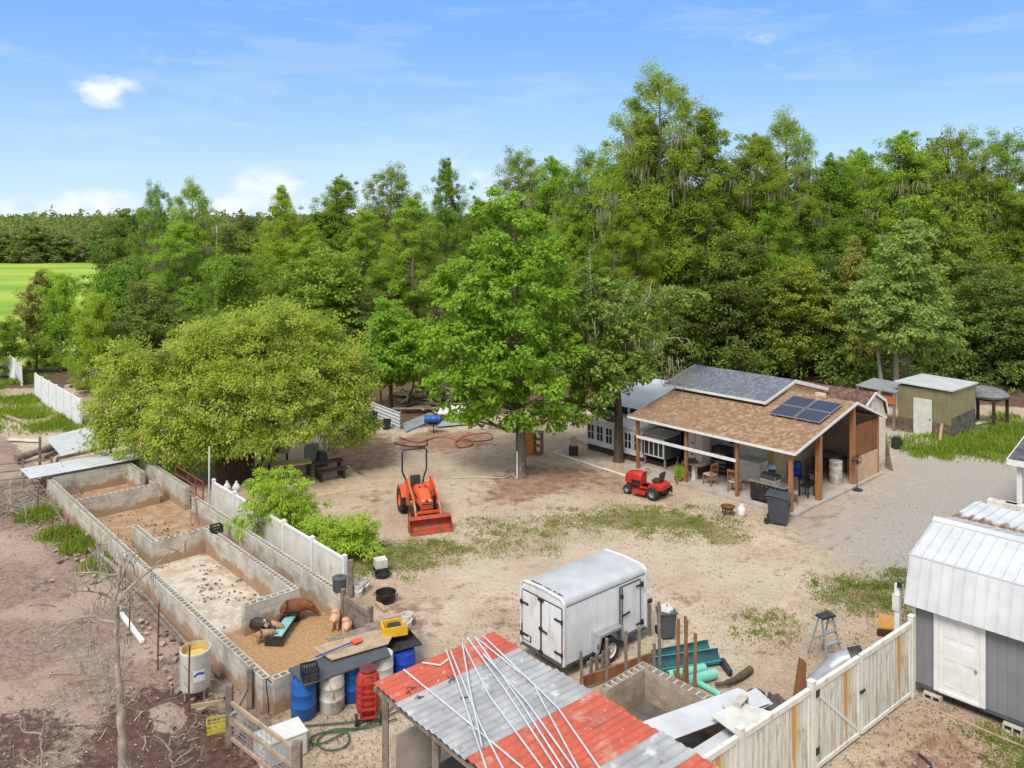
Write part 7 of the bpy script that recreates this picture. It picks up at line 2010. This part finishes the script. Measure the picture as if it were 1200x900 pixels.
half_pipe("halved teal pipe trough farther from the block pit", G(767, 776), G(834, 763), .20, group=hg, roll=.15)
half_pipe("halved teal pipe trough nearer the block pit", G(766, 788), G(846, 776), .23, group=hg, roll=.2)
def pipe(name, label, p0, p1, r, matl, group=None, th=.02):
    p0, p1 = Vector(p0) + Vector((0, 0, r)), Vector(p1) + Vector((0, 0, r)); d = (p1 - p0)
    Mx = d.to_track_quat('Z', 'Y').to_matrix()
    return tag(MB().lathe([(r - th, 0), (r, 0), (r, d.length), (r - th, d.length), (r - th, 0)], p0, 18, 0, Mx, caps=False).build(name, matl, smooth=40), label, "pipe", group)
mg = "mint green pipes by the block pit"
pipe("mint_pipe", "upper mint pipe with a collar end lying beside the halved pipes", G(783, 797), G(826, 788), .115, M['mint'], mg)
pipe("mint_pipe", "lower mint pipe with the thicker end nearest the camera", G(800, 806), G(838, 795), .125, M['mint'], mg)
pipe("mint_pipe", "long thin mint pipe pointing at the white metal sheets", G(812, 800), G(845, 818), .07, M['mint'], mg)
tag(MB().beam(G(846, 775, .12), G(856, 790, .06), .1, .2).build("black_offcut", M['black_plastic']), "black pipe offcut at the end of the nearer halved pipe", "offcut")
tag(MB().beam(G(790, 792, .1), G(800, 802, .1), .08, .3).build("orange_board", M['wood_brown']), "orange brown board end among the stakes", "board")
tag(MB().tube(smooth_path([G(838, 802, .1), G(852, 800, .14), G(866, 794, .1), G(880, 784, .12)]), [.05] * 6 + [.07] * 6 + [.09] * 7, 8).build("branch_log", M['bark_dark'], smooth=60), "gnarled dark branch lying on the sand by the mint pipes", "log")
# white sheets over the pit
loose_sheet("metal_sheet", "wide white ribbed metal sheet covering the right end of the block pit", G(752, 846, .82), G(790, 866, .80), G(865, 806, .80), M['sheet_white'], .23, .016, sharp=True)
board("white_board", "flat white board lying across the metal sheets", [(833, 838), (865, 862), (905, 834), (866, 822)], .98, .03, M['white_plastic'])
loose_sheet("metal_sheet", "narrow white metal sheet by the stained fence", G(808, 880, .55), G(826, 898, .52), G(856, 850, .72), M['sheet_white'], .22, .014, sharp=True)
loose_sheet("metal_sheet", "white metal sheet under the loose cinder block", G(846, 826, .84), G(866, 846, .80), G(886, 806, .72), M['sheet_white'], .24, .014, sharp=True)
bl = cinder("cinder_block", "loose tan cinder block on the white metal sheets", G(868, 829, .9), R(50))
rngt = np.random.default_rng(57)
k_ = 15; q0, q1, q2 = G(868, 806, .25), G(925, 832, .1), G(900, 800, .1)
vs, fs = [], []
for i in range(k_):
    for j in range(9):
        p = q0 + (q1 - q0) * i / (k_ - 1) + (q2 - q0) * ((j - 4) / 8) * (.75 + .4 * math.sin(i * .5 + 1))
        vs.append((p.x + rngt.normal() * .03, p.y + rngt.normal() * .03, .06 + .24 * math.sin(PI * j / 8) ** .7 * (.6 + .5 * math.sin(i * .8)) * math.sin(PI * (i + .4) / k_) + abs(rngt.normal()) * .045))
for i in range(k_ - 1):
    for j in range(8): fs.append((i * 9 + j, i * 9 + j + 1, (i + 1) * 9 + j + 1, (i + 1) * 9 + j))
tag(MB().add(vs, fs).build("tarp", M['tarp'], smooth=50), "crumpled dark mesh tarp heaped behind the stained fence", "tarp")
tag(MB().prism([(-.14, -.05, 0), (.14, -.05, 0), (.17, -.05, .95), (.02, -.05, 1.05), (-.02, -.05, .8)], (0, .1, 0)).build("timber_slab", M['wood_brown'], loc=G(936, 822)), "upright split timber slab behind the gate post", "timber")
# grey culvert elbow with a black end
ce = thing("culvert_pipe", "fat grey culvert elbow with a black end behind the gate", "pipe", G(962, 822))
pth = smooth_path([G(952, 808, .35), G(968, 790, .4), G(984, 776, .62), G(998, 772, .72)])
L0 = ce.location
MB().tube([p - L0 for p in pth], .23, 16).build("pipe", M['galv'], ce, smooth=60)
dq = (pth[-1] - pth[-3]).normalized()
MB().tube([pth[-1] - L0 - dq * .02, pth[-1] - L0 + dq * .30], .26, 16).build("collar", M['black_plastic'], ce, smooth=60)
tag(MB().tube(smooth_path([G(1008, 778, .0), G(1009, 770, .5), G(1014, 764, .75), G(1016, 776, .3)]), .02, 6).build("black_hook", M['black_metal'], smooth=60), "bent black rod standing behind the gate", "rod")
# step ladder
sl = thing("step_ladder", "small bare metal step ladder standing open behind the gate", "ladder", G(967, 772), R(25))
for s_ in (-1, 1):
    MB().beam((s_ * .26, -.36, 0), (s_ * .18, -.06, 1.12), .03, .06).build("front_rail", M['galv'], sl)
    MB().beam((s_ * .26, .36, 0), (s_ * .18, .04, 1.12), .025, .04).build("rear_leg", M['galv'], sl)
for i in range(3):
    t_ = .22 + i * .24; MB().span((-.26 + t_ * .08, -.36 + t_ * .3 - .06, t_ * 1.12 - .015), (.26 - t_ * .08, -.36 + t_ * .3 + .06, t_ * 1.12 + .015)).build("step", M['galv'], sl)
MB().span((-.22, -.15, 1.12), (.22, .12, 1.18)).build("top_cap", M['black_plastic'], sl, bevel=.01)
MB().beam((-.2, .2, .5), (.2, .2, .5), .02, .03).build("brace", M['galv'], sl)
# orange wooden lid by the shed
tag(MB().prism([G(1029, 737, .2), G(1054, 740, .16), G(1052, 724, .3), G(1030, 722, .34)], (0, 0, .06)).build("orange_plywood", mat("orange_plywood", (.50, .25, .07), (.4, .19, .05), .7), bevel=.01), "orange plywood sheet lying on the grey shed side of the gate", "plywood")
tag(MB().beam(G(1028, 741, .08), G(1054, 744, .08), .12, .14).build("timber", M['wood_dark']), "dark timber under the orange plywood sheet", "timber")

# ------------------------------------------------------------------ things on the porch
def chair(label, loc, rz_, wood, seatm, arms=False, group="chairs on the porch"):
    t_ = thing("chair", label, "chair", loc, rz_, group)
    MB().span((-.22, -.22, .42), (.22, .22, .48)).build("seat", seatm, t_, bevel=.012)
    for (x, y, h_) in ((-.2, -.2, .42), (.2, -.2, .42)): MB().beam((x, y, 0), (x, y, h_), .04, .04).build("leg", wood, t_)
    for x in (-.2, .2): MB().beam((x, .24, 0), (x, .2, .45), .04, .04).beam((x, .2, .44), (x, .28, .98), .04, .04).build("leg", wood, t_)
    mb = MB().beam((-.19, .275, .94), (.19, .275, .94), .03, .1).beam((-.19, .235, .66), (.19, .235, .66), .025, .05)
    for x in (-.1, 0, .1): mb.beam((x, .237, .66), (x, .275, .92), .03, .02)
    mb.build("backrest", wood, t_)
    if arms:
        for x in (-.23, .23): MB().beam((x, -.2, .66), (x, .24, .68), .04, .03).beam((x, -.18, .44), (x, -.18, .65), .03, .03).build("armrest", wood, t_)
    return t_
chair("wooden chair with beige cushion beside the small table", HP(.75, 4.35, .12), SITE + R(170), M['wood_chair'], M['cushion'])
chair("wooden chair with patterned cushion behind the front porch post", HP(.7, 3.1, .12), SITE + R(100), M['wood_chair'], M['cushion'])
chair("wooden chair with pale seat backing onto the thick corner post", HP(1.2, .75, .12), SITE + R(-60), M['wood_chair'], M['cushion'])
chair("black metal armchair right of the thick corner post", HP(2.4, .75, .12), SITE + R(-95), M['black_metal'], M['black_plastic'], True)
def box_thing(name, label, cat, x0, x1, y0, y1, z0, z1, matl, top=None, handle=True):
    t_ = thing(name, label, cat, HP((x0 + x1) / 2, (y0 + y1) / 2, .12), SITE)
    hx, hy = (x1 - x0) / 2, (y1 - y0) / 2
    MB().span((-hx, -hy, z0), (hx, hy, z1)).build("body", matl, t_, bevel=.015)
    if top: MB().span((-hx - .01, -hy - .01, z1 + .002), (hx + .01, hy + .01, z1 + .06)).build("lid", top, t_, bevel=.01)
    if handle: MB().span((-hx - .03, -hy * .3, z1 - .14), (-hx - .002, hy * .3, z1 - .11)).build("handle", M['steel'], t_)
    return t_
fz = box_thing("chest_freezer", "white chest freezer against the porch wall", "freezer", 2.1, 2.8, 2.74, 3.88, .05, .92, M['white_plastic'], M['white_plastic'])
wc = box_thing("white_cabinet", "tall white cabinet on a dark base under the porch", "cabinet", 1.6, 2.25, 5.35, 6.1, .35, 1.85, M['white_plastic'], None, False)
MB().span((-.3, -.38, 0), (.3, .38, .345)).build("base", M['wood_dark'], wc)
for z in (.8, 1.3): MB().span((-.345, .1, z), (-.327, .2, z + .08)).build("knob", M['black_plastic'], wc)
MB().span((-.3305, -.01, .4), (-.326, .01, 1.82)).build("door_gap", M['dark_grey'], wc)
tc_ = box_thing("tool_chest", "black tool chest with steel drawer fronts at the back of the porch", "tool chest", 2.2, 2.8, 4.5, 5.25, .08, 1.15, M['black_metal'], M['black_plastic'], False)
for i in range(5): MB().span((-.315, -.33, .2 + i * .18), (-.302, .33, .24 + i * .18)).build("drawer_pull", M['steel'], tc_)
tbl = thing("small_table", "small porch table with a white pedestal", "table", HP(.8, 5.2, .12), SITE)
MB().span((-.3, -.45, .70), (.3, .45, .74)).build("top", M['wood_grey'], tbl); MB().span((-.09, -.09, 0), (.09, .09, .698)).build("pedestal", M['white_plastic'], tbl)
tag(MB().span((-.2, -.2, 0), (.2, .2, .1)).span((-.16, -.16, .1), (.16, .16, .14)).build("dark_tray", M['black_plastic'], loc=HP(.8, 5.3, .865)), "dark tray lying on the small porch table", "tray")
# grill
gl_ = thing("gas_grill", "stainless and black gas grill behind the wheelie bin", "grill", HP(.55, 1.35, .12), SITE + R(-90))
MB().span((-.75, -.28, .1), (.75, .28, .78)).build("cabinet", M['black_metal'], gl_, bevel=.01)
MB().span((-.80, -.32, .79), (.80, .32, .86)).build("worktop", M['grill_steel'], gl_, bevel=.01)
MB().span((-.32, -.26, .862), (.32, .26, 1.0)).build("firebox", M['grill_steel'], gl_, bevel=.02)
MB().prism([(-.34, .26, 1.0), (-.34, .28, 1.16), (-.34, .05, 1.22), (-.34, -.15, 1.14), (-.34, -.26, 1.0)], (.68, 0, 0)).build("hood", M['black_metal'], gl_, bevel=.02)
for i in range(5): MB().lathe([(0, 0), (.03, 0), (.025, .03), (0, .03)], (-.4 + i * .2, -.282, .70), 10, 0, Matrix.Rotation(R(90), 3, 'X')).build("knob", M['steel'], gl_)
for s_ in (-1, 1):
    for y in (-.2, .2): MB().lathe([(0, -.02), (.06, -.02), (.06, .02), (0, .02)], (s_ * .65, y, .06), 10, 0, Matrix.Rotation(R(90), 3, 'X')).build("caster", M['rubber'], gl_)
# propane bottle, stool, fan, barrel, plant
gb = thing("gas_bottle", "white propane bottle on the soil before the porch", "gas bottle", G(869, 605))
MB().lathe([(.12, 0), (.12, .03), (.14, .05), (.155, .1), (.155, .28), (.13, .36), (.05, .40), (0, .40)], (0, 0, 0), 22).build("tank", M['white_paint'], gb, smooth=50)
MB().lathe([(.09, .38), (.10, .38), (.10, .48), (.09, .48)], (0, 0, 0), 16, caps=False).build("collar", M['white_paint'], gb); MB().tube([(0, 0, .39), (0, 0, .46)], .02, 6).build("valve", M['rust'], gb)
fs_ = thing("fire_pit", "small round black fire bowl on legs beside the gas bottle", "fire bowl", G(853, 603))
MB().lathe([(.05, .22), (.2, .26), (.27, .34), (.29, .34), (.22, .24), (.05, .2)], (0, 0, 0), 18).build("bowl", M['rust'], fs_)
for a in (45, 135, 225, 315): MB().beam((.2 * math.cos(R(a)), .2 * math.sin(R(a)), .27), (.25 * math.cos(R(a)), .25 * math.sin(R(a)), 0), .03, .03).build("leg", M['black_metal'], fs_)
fn = thing("pedestal_fan", "black pedestal fan standing outside the tan half wall", "fan", HP(5.1, -.15, 0), SITE + R(150))
MB().lathe([(0, .0), (.24, 0), (.24, .03), (.05, .05), (0, .05)], (0, 0, 0), 18).build("base", M['black_plastic'], fn); MB().tube([(0, 0, .05), (0, 0, 1.12)], .018, 8).build("pole", M['black_metal'], fn)
mb = MB(); Mf = Matrix.Rotation(R(78), 3, 'X')
for rr, zz in ((.24, 0), (.24, .1), (.13, .13), (.18, -.04)): mb.tube([Mf @ Vector((rr * math.cos(a), rr * math.sin(a), zz)) + Vector((0, 0, 1.25)) for a in np.linspace(0, 2 * PI, 21)], .006, 4)
for i in range(18):
    a = 2 * PI * i / 18; mb.tube([Mf @ Vector(p) + Vector((0, 0, 1.25)) for p in ((.05 * math.cos(a), .05 * math.sin(a), .14), (.24 * math.cos(a), .24 * math.sin(a), .08), (.24 * math.cos(a), .24 * math.sin(a), 0))], .004, 4)
mb.build("guard", M['black_metal'], fn)
for i in range(3):
    a = 2 * PI * i / 3
    MB().add([Mf @ Vector(p) + Vector((0, 0, 1.25)) for p in ((.03 * math.cos(a), .03 * math.sin(a), .05), (.2 * math.cos(a - .4), .2 * math.sin(a - .4), .03), (.21 * math.cos(a + .4), .21 * math.sin(a + .4), .08))], [(0, 1, 2)]).build("blade", M['black_plastic'], fn)
MB().lathe([(0, -.12), (.06, -.12), (.07, .0), (.04, .06), (0, .06)], (0, 0, 1.25), 12, 0, Mf).build("motor", M['black_plastic'], fn)
wb = thing("white_barrel", "white barrel inside the porch by the tan half wall", "barrel", HP(5.0, .75, .12))
MB().lathe(drum_prof(.27, .95), (0, 0, 0), 22).build("body", M['dirty_white'], wb, smooth=40); MB().lathe([(.0, .93), (.28, .93), (.28, .97), (0, .98)], (0, 0, 0), 20).build("lid", M['white_plastic'], wb)
mt_ = thing("covered_table", "dark table with a black cover at the back of the porch", "table", HP(6.0, 1.5, .12), SITE)
MB().span((-.7, -.55, .72), (.7, .55, .77)).build("top", M['black_plastic'], mt_)
for (x, y) in ((-.6, -.45), (.6, -.45), (-.6, .45), (.6, .45)): MB().beam((x, y, 0), (x, y, .718), .05, .05).build("leg", M['black_metal'], mt_)
tag(MB().lathe([(.45, 0), (.5, .08), (.35, .2), (0, .24)], HP(6.0, 1.5, .9), 10).build("black_cover", M['tarp'], smooth=40), "black cover heaped on the dark porch table", "cover")
tr2 = thing("tray_box", "low black tray with pale contents on the porch floor", "tray", HP(4.5, 1.5, .12), SITE + R(30))
MB().span((-.5, -.32, 0), (.5, .32, .16)).build("tray", M['black_plastic'], tr2, bevel=.03); MB().span((-.4, -.22, .162), (.35, .2, .21)).build("contents", M['dirty_white'], tr2, bevel=.03)
pt = thing("potted_plant", "scraggly potted plant at the end of the porch slab", "potted plant", HP(.1, 5.55, 0), 0)
MB().lathe([(0, 0), (.13, 0), (.17, .24), (.19, .24), (.19, .28), (.16, .28), (.14, .22), (0, .22)], (0, 0, 0), 16).build("pot", M['terracotta'], pt, smooth=40)
rng = np.random.default_rng(66)
link_mesh("leaves", quads_mesh("leaves", blades(rng, rng.normal(size=(140, 2)) * .07, .62, .03, .28, .25), L_SHRUB), pt)
dl = thing("toy_stroller", "blue and white child's stroller on the porch beside the yellowish pillar", "stroller", HP(2.2, 2.3, .12), SITE)
MB().box((0, 0, .45), (.34, .3, .1), 0, 0, Matrix.Rotation(R(15), 3, 'Y')).box((.14, 0, .65), (.08, .3, .4), 0, 0, Matrix.Rotation(R(18), 3, 'Y')).build("seat", M['deep_blue'], dl, bevel=.02)
MB().lathe([(.22, 0), (.21, .08), (.14, .17), (0, .2)], (.08, 0, .85), 12).build("canopy", mat("pale_blue_cloth", (.38, .52, .58), None, .8), dl, smooth=40)
for (x, y) in ((-.2, -.18), (-.2, .18), (.22, -.18), (.22, .18)):
    MB().lathe([(0, -.015), (.08, -.015), (.08, .015), (0, .015)], (x, y, .08), 12, 0, Matrix.Rotation(R(90), 3, 'X')).build("wheel", M['rubber'], dl); 
    MB().beam((x, y, .08), (.0, y * .8, .42), .02, .02).build("frame", M['steel'], dl)
tag(MB().span((-.4, -.3, 0), (.4, .3, .5)).build("storage_box", M['black_plastic'], loc=HP(2.3, 8.0, .12)), "black box among the clutter under the porch's left end", "box")
tag(MB().lathe(drum_prof(.25, .7), HP(4.4, 2.3, .12), 18).build("dark_drum", M['deep_blue'], smooth=40), "dark blue drum in the shade at the back of the porch", "drum")
tag(MB().box((0, 0, .24), (.42, .4, .48)).box((0, 0, .53), (.3, .3, .1)).build("air_conditioner", M['black_plastic'], loc=P(1051, 41.5), bevel=.02), "small black machine on the pad before the green shed", "machine")
tag(MB().prism([P(1037, 38.2), P(1046, 37.6), P(1038, 38.9) + Vector((0, 0, 1.5))], (.05, .05, 0)).build("grey_board", M['wood_grey']), "grey boards leaning on the outer corner of the tan half wall", "board")

# ------------------------------------------------------------------ things farther back in the yard
tag(MB().tube(smooth_path([G(648, 530, .03), G(690, 544, .03), G(744, 561, .03)]), .06, 6).build("ground_edging", M['white_plastic'], smooth=60), "pale pipe edging lying on the soil before the greenhouse", "edging")
tag(MB().beam(G(672, 514, .04), G(706, 528, .04), .25, .05).build("edging_plank", M['wood_pale']), "pale plank lying along the greenhouse front", "plank")
hs_ = thing("garden_stove", "small black stove with a pale chimney pot by the greenhouse", "stove", G(672, 533))
MB().span((-.22, -.2, 0), (.22, .2, .45)).build("body", M['black_metal'], hs_, bevel=.03); MB().span((-.15, -.14, .452), (.15, .14, .9)).build("chimney", M['concrete'], hs_, bevel=.03)
cb = thing("orange_cabinet", "open orange brown cabinet with shelves behind the maple trunk", "cabinet", G(621, 531), R(-18))
ob = mat("orange_brown_boards", (.50, .20, .04), (.40, .15, .035), .7, 0, 3)
for (x0, x1) in ((-.62, -.58), (.22, .26)): MB().span((x0, -.25, 0), (x1, .25, 1.05)).build("side_panel", ob, cb)
MB().span((-.578, -.28, .02), (-.30, -.24, 1.04)).build("door", ob, cb)
MB().span((-.29, -.28, .02), (.26, -.24, 1.04)).build("door", ob, cb)
for z in (.05, .4, .72, 1.02): MB().span((.27, -.24, z), (.6, .24, z + .03)).build("shelf", M['wood_pale'], cb)
MB().span((.6, -.25, 0), (.64, .25, 1.05)).build("side_panel", M['wood_grey'], cb)
MB().span((-.64, -.3, 1.06), (.66, .3, 1.1)).build("top", M['wood_grey'], cb)
tag(MB().tube(smooth_path([G(605, 561, .05), G(600, 556, .05), G(588, 560, .05), G(560, 559, .05), G(530, 560, .05)]), .02, 6).build("white_hose", M['white_hose'], smooth=60), "pale hose running left from the maple's foot", "hose")
tag(MB().tube([(0, 0, 0), (0, 0, 1.2)], .035, 8).build("white_stake", M['pipe_pvc'], loc=G(606, 560)), "white pipe standing against the maple trunk", "pipe")
tag(MB().tube(smooth_path([G(468, 512, .04), G(490, 518, .04), G(515, 512, .04), G(545, 517, .04), G(575, 515, .04), G(572, 508, .04), G(548, 510, .04), G(534, 518, .06), G(540, 524, .06), G(553, 521, .06), G(550, 515, .06), G(536, 516, .06)]), .035, 6).build("red_hose", M['orange_hose'], smooth=60), "faded red hose looped on the soil by the scrap heap", "hose")
tag(MB().tube(smooth_path([G(462, 519, .04), G(480, 523, .04), G(499, 522, .04), G(500, 515, .04)]), .03, 6).build("dark_hose", M['black_plastic'], smooth=60), "dark hose in front of the white tin fence", "hose")
tf = thing("tin_fence", "leaning white corrugated tin fence panel near the scrap heap", "fence", G(432, 489), 0)
b2 = G(469, 504) - tf.location
MB().sheet((0, 0, .05), (0, 0, 1.0), (b2.x, b2.y, .03), .2, .02, .01).build("panel", M['sheet_white'], tf)
for q in (0, 1): MB().span((b2.x * q - .05, b2.y * q + .04, 0), (b2.x * q + .05, b2.y * q + .14, 1.05)).build("post", M['wood_grey'], tf)
loose_sheet("metal_sheet", "grey metal sheet lying under the blue barrel", G(476, 506, .08), G(470, 497, .15), G(512, 490, .08), M['galv'], .2, .015)
loose_sheet("metal_sheet", "dull metal sheet right of the blue barrel", G(520, 492, .08), G(512, 500, .1), G(556, 489, .08), M['galv'], .2, .015)
for i, (px, py, lab) in enumerate(((437, 493, "black bin leaning on the tin fence's left end"), (453, 503, "black bin before the middle of the tin fence"))):
    t_ = thing("black_bin", lab, "bin", G(px, py)); MB().lathe([(0, 0), (.2, 0), (.25, .5), (.28, .5), (.28, .54), (.24, .54), (.19, .04), (0, .04)], (0, 0, 0), 16).build("tub", M['black_plastic'], t_)
bd = thing("blue_barrel", "blue barrel lying on a thin metal stand", "barrel", G(507, 508), R(0))
Mx = Matrix.Rotation(R(90), 3, 'Y')
MB().lathe([(p[0] * .8, p[1] - .44) for p in drum_prof(.28, .88)], (0, 0, .78), 22, 0, Mx).build("drum", M['blue_plastic'], bd, smooth=40)
MB().tube([(.05, 0, 0), (.05, 0, .55)], .03, 6).build("pole", M['black_metal'], bd); MB().span((-.25, -.2, .53), (.3, .2, .56)).build("cradle", M['black_metal'], bd)
wt = thing("white_table", "tilted white panel with dark things on it before the scrap heap", "table", G(530, 493), R(-12))
MB().prism([(-.75, -.5, .45), (.75, -.5, .45), (.7, .5, .75), (-.8, .5, .75)], (0, 0, .04)).build("top", M['white_plastic'], wt)
for (x, y, h_) in ((-.65, -.4, .44), (.65, -.4, .44), (.6, .4, .68), (-.7, .4, .68)): MB().beam((x, y, 0), (x, y, h_), .05, .05).build("leg", M['wood_grey'], wt)
tag(MB().lathe([(0, 0), (.16, 0), (.2, .12), (.1, .2), (0, .2)], G(531, 484, .66), 12).build("dark_bowl", M['black_plastic']), "dark bowl on the tilted white panel", "bowl")
rng = np.random.default_rng(67)
mb = MB()
for i in range(70):
    c = G(rng.uniform(465, 560), rng.uniform(464, 486)); d = Vector((rng.normal(), rng.normal() * .5, rng.normal() * .12)).normalized() * rng.uniform(.6, 1.8)
    mb.beam(c - d + Vector((0, 0, rng.uniform(.1, .6))), c + d + Vector((0, 0, rng.uniform(.1, .6))), rng.uniform(.06, .2), rng.uniform(.04, .1), int(rng.integers(0, 3)))
tag(mb.build("scrap_heap", [M['wood_grey'], M['wood_dark'], M['wood_pale']]), "heap of scrap timber behind the blue barrel", "scrap", kind="stuff")
mb = MB()
for i in range(160):
    c = G(rng.normal(112, 12), rng.uniform(424, 462)); s_ = rng.uniform(.1, .45); c.z = abs(rng.normal()) * .35 + .05
    mb.box(c, (s_, s_ * rng.uniform(.5, 1), s_ * rng.uniform(.3, .8)), rng.uniform(0, 3), int(rng.integers(0, 3)))
tag(mb.build("rubble_heap", [M['rock'], M['terracotta'], M['wood_grey']]), "heap of broken rubble and stones beyond the willow bush", "rubble", kind="stuff")
tag(MB().beam(G(118, 404, 1.2), G(142, 399, 1.2), .12, .14).build("pale_rail", M['white_plastic']), "pale rail glimpsed above the rubble heap", "rail")
def rock(label, loc, r, seed, matl=None, name="rock"):
    rg_ = np.random.default_rng(seed); bm = bmesh.new(); bmesh.ops.create_icosphere(bm, subdivisions=2, radius=r)
    for v in bm.verts: v.co = Vector((v.co.x * 1.2, v.co.y, v.co.z * .8)) * (1 + rg_.normal() * .09)
    me_ = bpy.data.meshes.new(name); bm.to_mesh(me_); bm.free(); me_.materials.append(matl or M['rock'])
    o = link_mesh(name, me_); o.location = loc + Vector((0, 0, r * .55)); return tag(o, label, "rock")
rock("pale rounded rock left of the maple's low leaves", G(579, 502), .32, 1)
rock("small grey rock by the end of the metal sheets", G(553, 499), .24, 2)
rock("white rock farther back above the scrap heap", P(517, 62) , .5, 3)
chick = thing("black_hen", "small black hen on the sand left of the maple", "hen", G(564, 504), R(160))
MB().lathe([(0, -.17), (.06, -.13), (.10, -.02), (.09, .08), (.05, .16), (0, .19)], (0, 0, .24), 12, 0, Matrix.Rotation(R(75), 3, 'Y')).tube([(.13, 0, .27), (.18, 0, .36), (.20, 0, .42)], [.055, .04, .036], 8).tube([(-.14, 0, .27), (-.2, 0, .36), (-.24, 0, .42)], [.05, .045, .02], 6).tube([(.2, 0, .42), (.26, 0, .41)], [.02, .004], 5).build("body", M['black_plastic'], chick, smooth=50)
for s_ in (-1, 1): MB().tube([(0, s_ * .04, .16), (.01, s_ * .04, 0), (.06, s_ * .04, 0)], .01, 5).build("leg", M['yellow_plastic'], chick)
# picnic spot under the willow bush
pad2 = MB().prism([G(342, 566, .03), G(408, 545, .03), G(437, 570, .03), G(372, 582, .03)], (0, 0, -.1)).build("path", mat("tan_paving", (.46, .35, .24), (.36, .27, .18), .9, 0, 4)); tag(pad2, kind="structure")
bn = thing("picnic_bench", "dark wooden picnic bench on the paved pad", "bench", (G(372, 566) + G(406, 560)) / 2, math.atan2(G(406, 560).y - G(372, 566).y, G(406, 560).x - G(372, 566).x))
BLn = (G(406, 560) - G(372, 566)).length / 2
MB().span((-BLn, -.22, .45), (BLn, .2, .50)).build("seat", M['wood_dark'], bn)
MB().span((-BLn, .32, .70), (BLn, .75, .75)).build("table_top", M['wood_dark'], bn)
for x in (-BLn + .15, BLn - .15): MB().span((x - .05, -.15, 0), (x + .05, .1, .448)).build("leg", M['wood_dark'], bn); MB().span((x - .05, .35, 0), (x + .05, .65, .698)).build("leg", M['wood_dark'], bn)
yt = thing("yellow_table", "low table with a yellow top beside the picnic bench", "table", G(342, 560), R(22))
MB().span((-.85, -.4, .66), (.85, .4, .72)).build("top", mat("faded_yellow_top", (.58, .43, .16), (.48, .36, .15), .7), yt)
for (x, y) in ((-.75, -.3), (.75, -.3), (-.75, .3), (.75, .3)): MB().span((x - .05, y - .05, 0), (x + .05, y + .05, .658)).build("leg", M['wood_dark'], yt)
gt = thing("grey_table", "small grey table in the shade of the willow bush", "table", G(326, 549), R(12))
MB().prism([(-.5, -.4, .78), (.5, -.4, .78), (.55, .4, .9), (-.45, .4, .9)], (0, 0, .05)).build("top", M['wood_pale'], gt)
for x in (-.4, .4): MB().beam((x, 0, 0), (x, 0, .8), .08, .5).build("leg", M['wood_dark'], gt)
tag(MB().lathe([(0, 0), (.32, 0), (.34, .1), (.3, .55), (.2, .66), (0, .7)], G(376, 545), 16).build("dark_tank", M['charcoal_plastic'], smooth=40), "dark rounded tank in the shade behind the picnic bench", "tank")
tag(MB().span((-.3, -.25, 0), (.3, .25, 1.0)).build("grey_locker", M['grey_paint'], loc=G(365, 545)), "grey upright locker in the shade behind the picnic bench", "locker")
kd = thing("kettle_grill", "round black kettle grill under the right side of the willow bush", "grill", G(391, 527))
MB().lathe([(0, .45), (.2, .5), (.28, .62), (.29, .72), (.26, .84), (.12, .95), (0, .97)], (0, 0, 0), 18).build("bowl", M['black_metal'], kd, smooth=50)
for a in (90, 210, 330): MB().beam((.15 * math.cos(R(a)), .15 * math.sin(R(a)), .55), (.3 * math.cos(R(a)), .3 * math.sin(R(a)), 0), .03, .03).build("leg", M['black_metal'], kd)
wf2 = thing("plank_fence", "dark plank fence in the shade of the willow bush", "fence", G(252, 578), math.atan2(G(302, 560).y - G(252, 578).y, G(302, 560).x - G(252, 578).x))
fl = (G(302, 560) - G(252, 578)).length
for i in range(int(fl / .2)): MB().span((i * .2 + .01, -.02, 0), (i * .2 + .18, .02, 1.35 + .06 * ((i * 7) % 3))).build("board", M['wood_dark'], wf2)
MB().span((0, .025, .4), (fl, .06, .5)).span((0, .025, 1.0), (fl, .06, 1.1)).build("rail", M['wood_dark'], wf2)
# hanging feeder in the yard oak, far pole
fd = thing("hanging_feeder", "small red feeder hanging from the maple", "feeder", P(668, 38, Zat(452, 38)))
MB().lathe([(0, 0), (.12, 0), (.14, .05), (.1, .12), (.1, .38), (.2, .42), (0, .6)], (0, 0, 0), 14).build("body", M['red_plastic'], fd, smooth=40); MB().tube([(0, 0, .58), (0, 0, 1.6)], .008, 4).build("cord", M['black_plastic'], fd)
up_ = thing("utility_pole", "thin pale utility pole above the left trees", "pole", P(254, 150))
MB().tube([(0, 0, 0), (0, 0, Zat(264, 150))], [.18, .13], 8).build("pole", M['concrete'], up_); MB().beam((-.9, 0, 10.6), (.9, 0, 10.6), .1, .12).build("crossarm", M['wood_grey'], up_)
tag(MB().lathe([(0, 0), (.15, .02), (.13, .1), (.04, .14), (0, .14)], G(1136, 527), 10).build("white_bag", M['dirty_white']), "pale crumpled bag in the lush weeds", "bag")
tag(MB().box((0, 0, .1), (.5, .3, .2), .6).build("black_box", M['black_plastic'], loc=P(1152, 43)), "black scrap at the weeds' edge near the stone based wall", "scrap")
